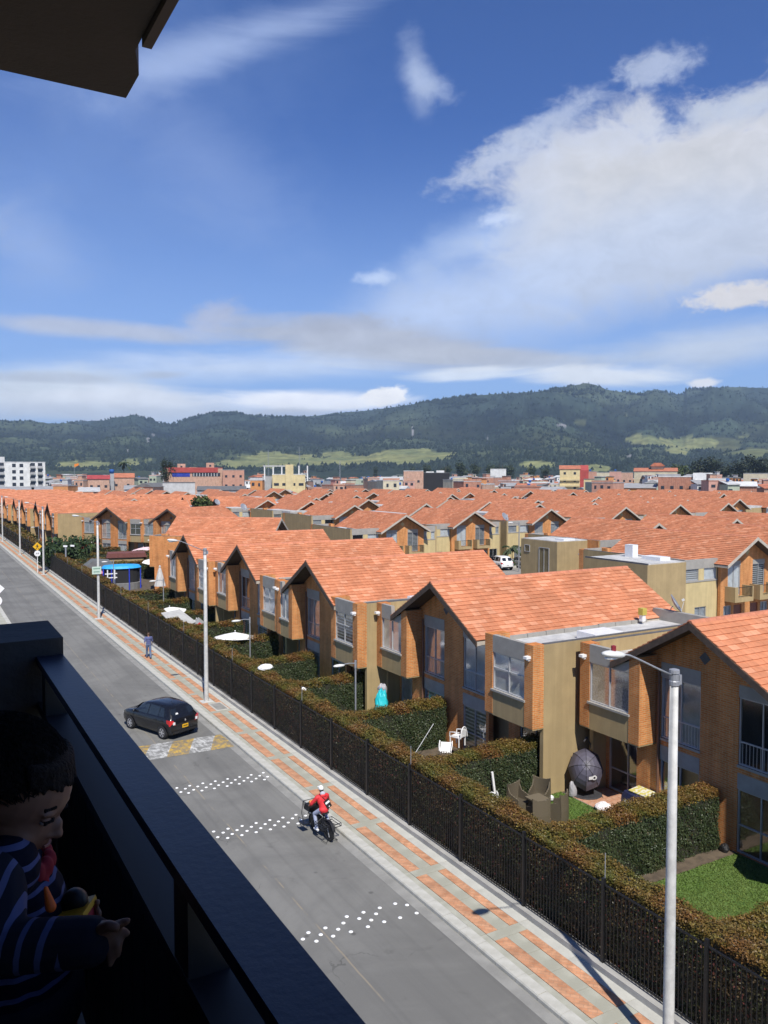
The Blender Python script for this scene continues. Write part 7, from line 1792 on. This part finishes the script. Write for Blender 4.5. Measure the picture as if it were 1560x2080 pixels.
# striped sweater: trunk and two sleeves, red collar, red trousers
NAVY, LAV = (.005, .006, .016), (.10, .11, .22)
M_ST = stripe_mat('navy sweater with pale stripes', NAVY, LAV, 2, .030, .26, .9, .03, 'Object', 9)
sw = MB(); sw.capsule(nk+Vector((-.012, 0, -.045)), ch_, .070, .102); sw.capsule(ch_, L(24, 2025, 1.375), .102, .105); sw.capsule(shN+Vector((0, .03, 0)), shF-Vector((0, .03, 0)), .056, .056); sw.ball(L(70, 1965, 1.375), .062, .085, .07)
organic('sweater', sw, .005, M_ST, kid, 4)
hem = MB(); hem.lathe([(.108, -.02), (.114, 0), (.112, .035), (.104, .05)], 24, Matrix.Translation(L(30, 2045, 1.375))); part('waistband', hem, mat('navy rib knit', NAVY, .9, .1, 40), kid, True)
def sleeve(a, b2, c, r):
    s2 = MB(); s2.capsule(a, b2, r*1.15, r); s2.capsule(b2, c-(c-b2)*.22, r, r*.92)
    o = organic('sleeve', s2, .005, None, kid, 3)
    d = (c-b2).normalized(); m = bpy.data.materials.new('striped sleeve'); m.use_nodes = True; t = NT(m.node_tree); bs = t.n['Principled BSDF']; cc = t.new('ShaderNodeTexCoord').outputs['Object']
    dt = t.new('ShaderNodeVectorMath', operation='DOT_PRODUCT'); t.put(dt, 0, cc); dt.inputs[1].default_value = tuple((d*1.0+Vector((0, 0, -.28))).normalized())
    x = t.math('ADD', dt.outputs['Value'], t.math('MULTIPLY', t.noise(cc, 14, 2, .5), .016)); f = t.math('FRACT', t.math('DIVIDE', x, .030))
    t.l.new(t.mix(t.math('LESS_THAN', f, .70), LAV, NAVY), bs.inputs['Base Color']); bs.inputs['Roughness'].default_value = .9
    ORG[-1] = (o, m)
    cf = MB(); cf.capsule(c-(c-b2)*.26, c-(c-b2)*.02, r*.93, r*.90); organic('cuff', cf, .005, mat('navy cuff', NAVY, .9, .1, 40), kid, 2)
sleeve(shN, elN, wrN, .041); sleeve(shF, elF, wrF, .038)
M_RCOL = mat('red cotton', (.30, .012, .020), .85, .1, 20)
cl = MB()
for k in range(13): th = -2.6+5.2*k/12; q = nk+Vector((.052*math.cos(th)+.004, .056*math.sin(th), -.010-.012*math.cos(th))); cl.ball(q, .014, .014, .019, 10, 8)
cl.capsule(nk+Vector((.050, -.012, -.02)), nk+Vector((.066, -.012, -.06)), .011, .007)
organic('collar', cl, .004, M_RCOL, kid, 2)
tr = MB(); tr.ball(hp_+Vector((0, 0, -.03)), .108, .112, .085)
for s_ in (-1, 1): hj = hp_+Vector((0, s_*.055, -.05)); kn = Vector((hj.x+.02, s_*.06+hj.y*.2, .30)); an = Vector((hj.x, s_*.06+hj.y*.2, .09)); tr.capsule(hj, kn, .080, .062); tr.capsule(kn, an, .060, .052)
organic('trousers', tr, .008, M_RCOL, kid, 2)
zp = MB(); a, c = L(93, 1805, 1.27), L(103, 1842, 1.265); zp.capsule(a, c, .0035, .0085, 10); part('zip_pull', zp, mat('orange pull', (.85, .14, .01), .6), kid, True)
# toy: yellow framed red truck body held in the far hand
ty = thing('toy_truck', 'yellow and red toy truck held in the boy far hand', 'toy', croot, -CAM_YAW)
c0 = L(148, 1884, 1.36); Mt = Matrix.Translation(c0) @ Matrix.Rotation(R(-14), 4, 'Y')
m = MB(); m.box(-.026, .024, -.020, .045, -.026, .016, Mt); part('body', m, mat('toy red', (.42, .03, .045), .45), ty)
m = MB(); m.tube([Mt @ Vector(p) for p in ((-.030,-.022,-.030),(-.030,-.022,.010),(-.020,-.022,.022),(.018,-.022,.022),(.028,-.022,.012),(.028,-.022,-.030))], .0055, 8); m.box(-.036, .030, -.016, .045, .016, .026, Mt); m.box(-.044, -.030, -.016, .045, -.02, .022, Mt); part('frame', m, mat('toy yellow', (.70, .36, .02), .45), ty, False)
m = MB(); m.lathe([(.020, -.010), (.022, 0), (.020, .010)], 16, Mt @ Matrix.Translation((.004, .02, .034)) @ Matrix.Rotation(R(90), 4, 'X')); part('wheel', m, M_BLACKPL, ty, True)
yp = MB(); yp.capsule(L(138, 1953, 1.30), L(157, 1948, 1.30), .004, .003); q = part('yellow_stick', yp, mat('yellow plastic', (.65, .36, .02), .5), ty, True)
finish_organics()
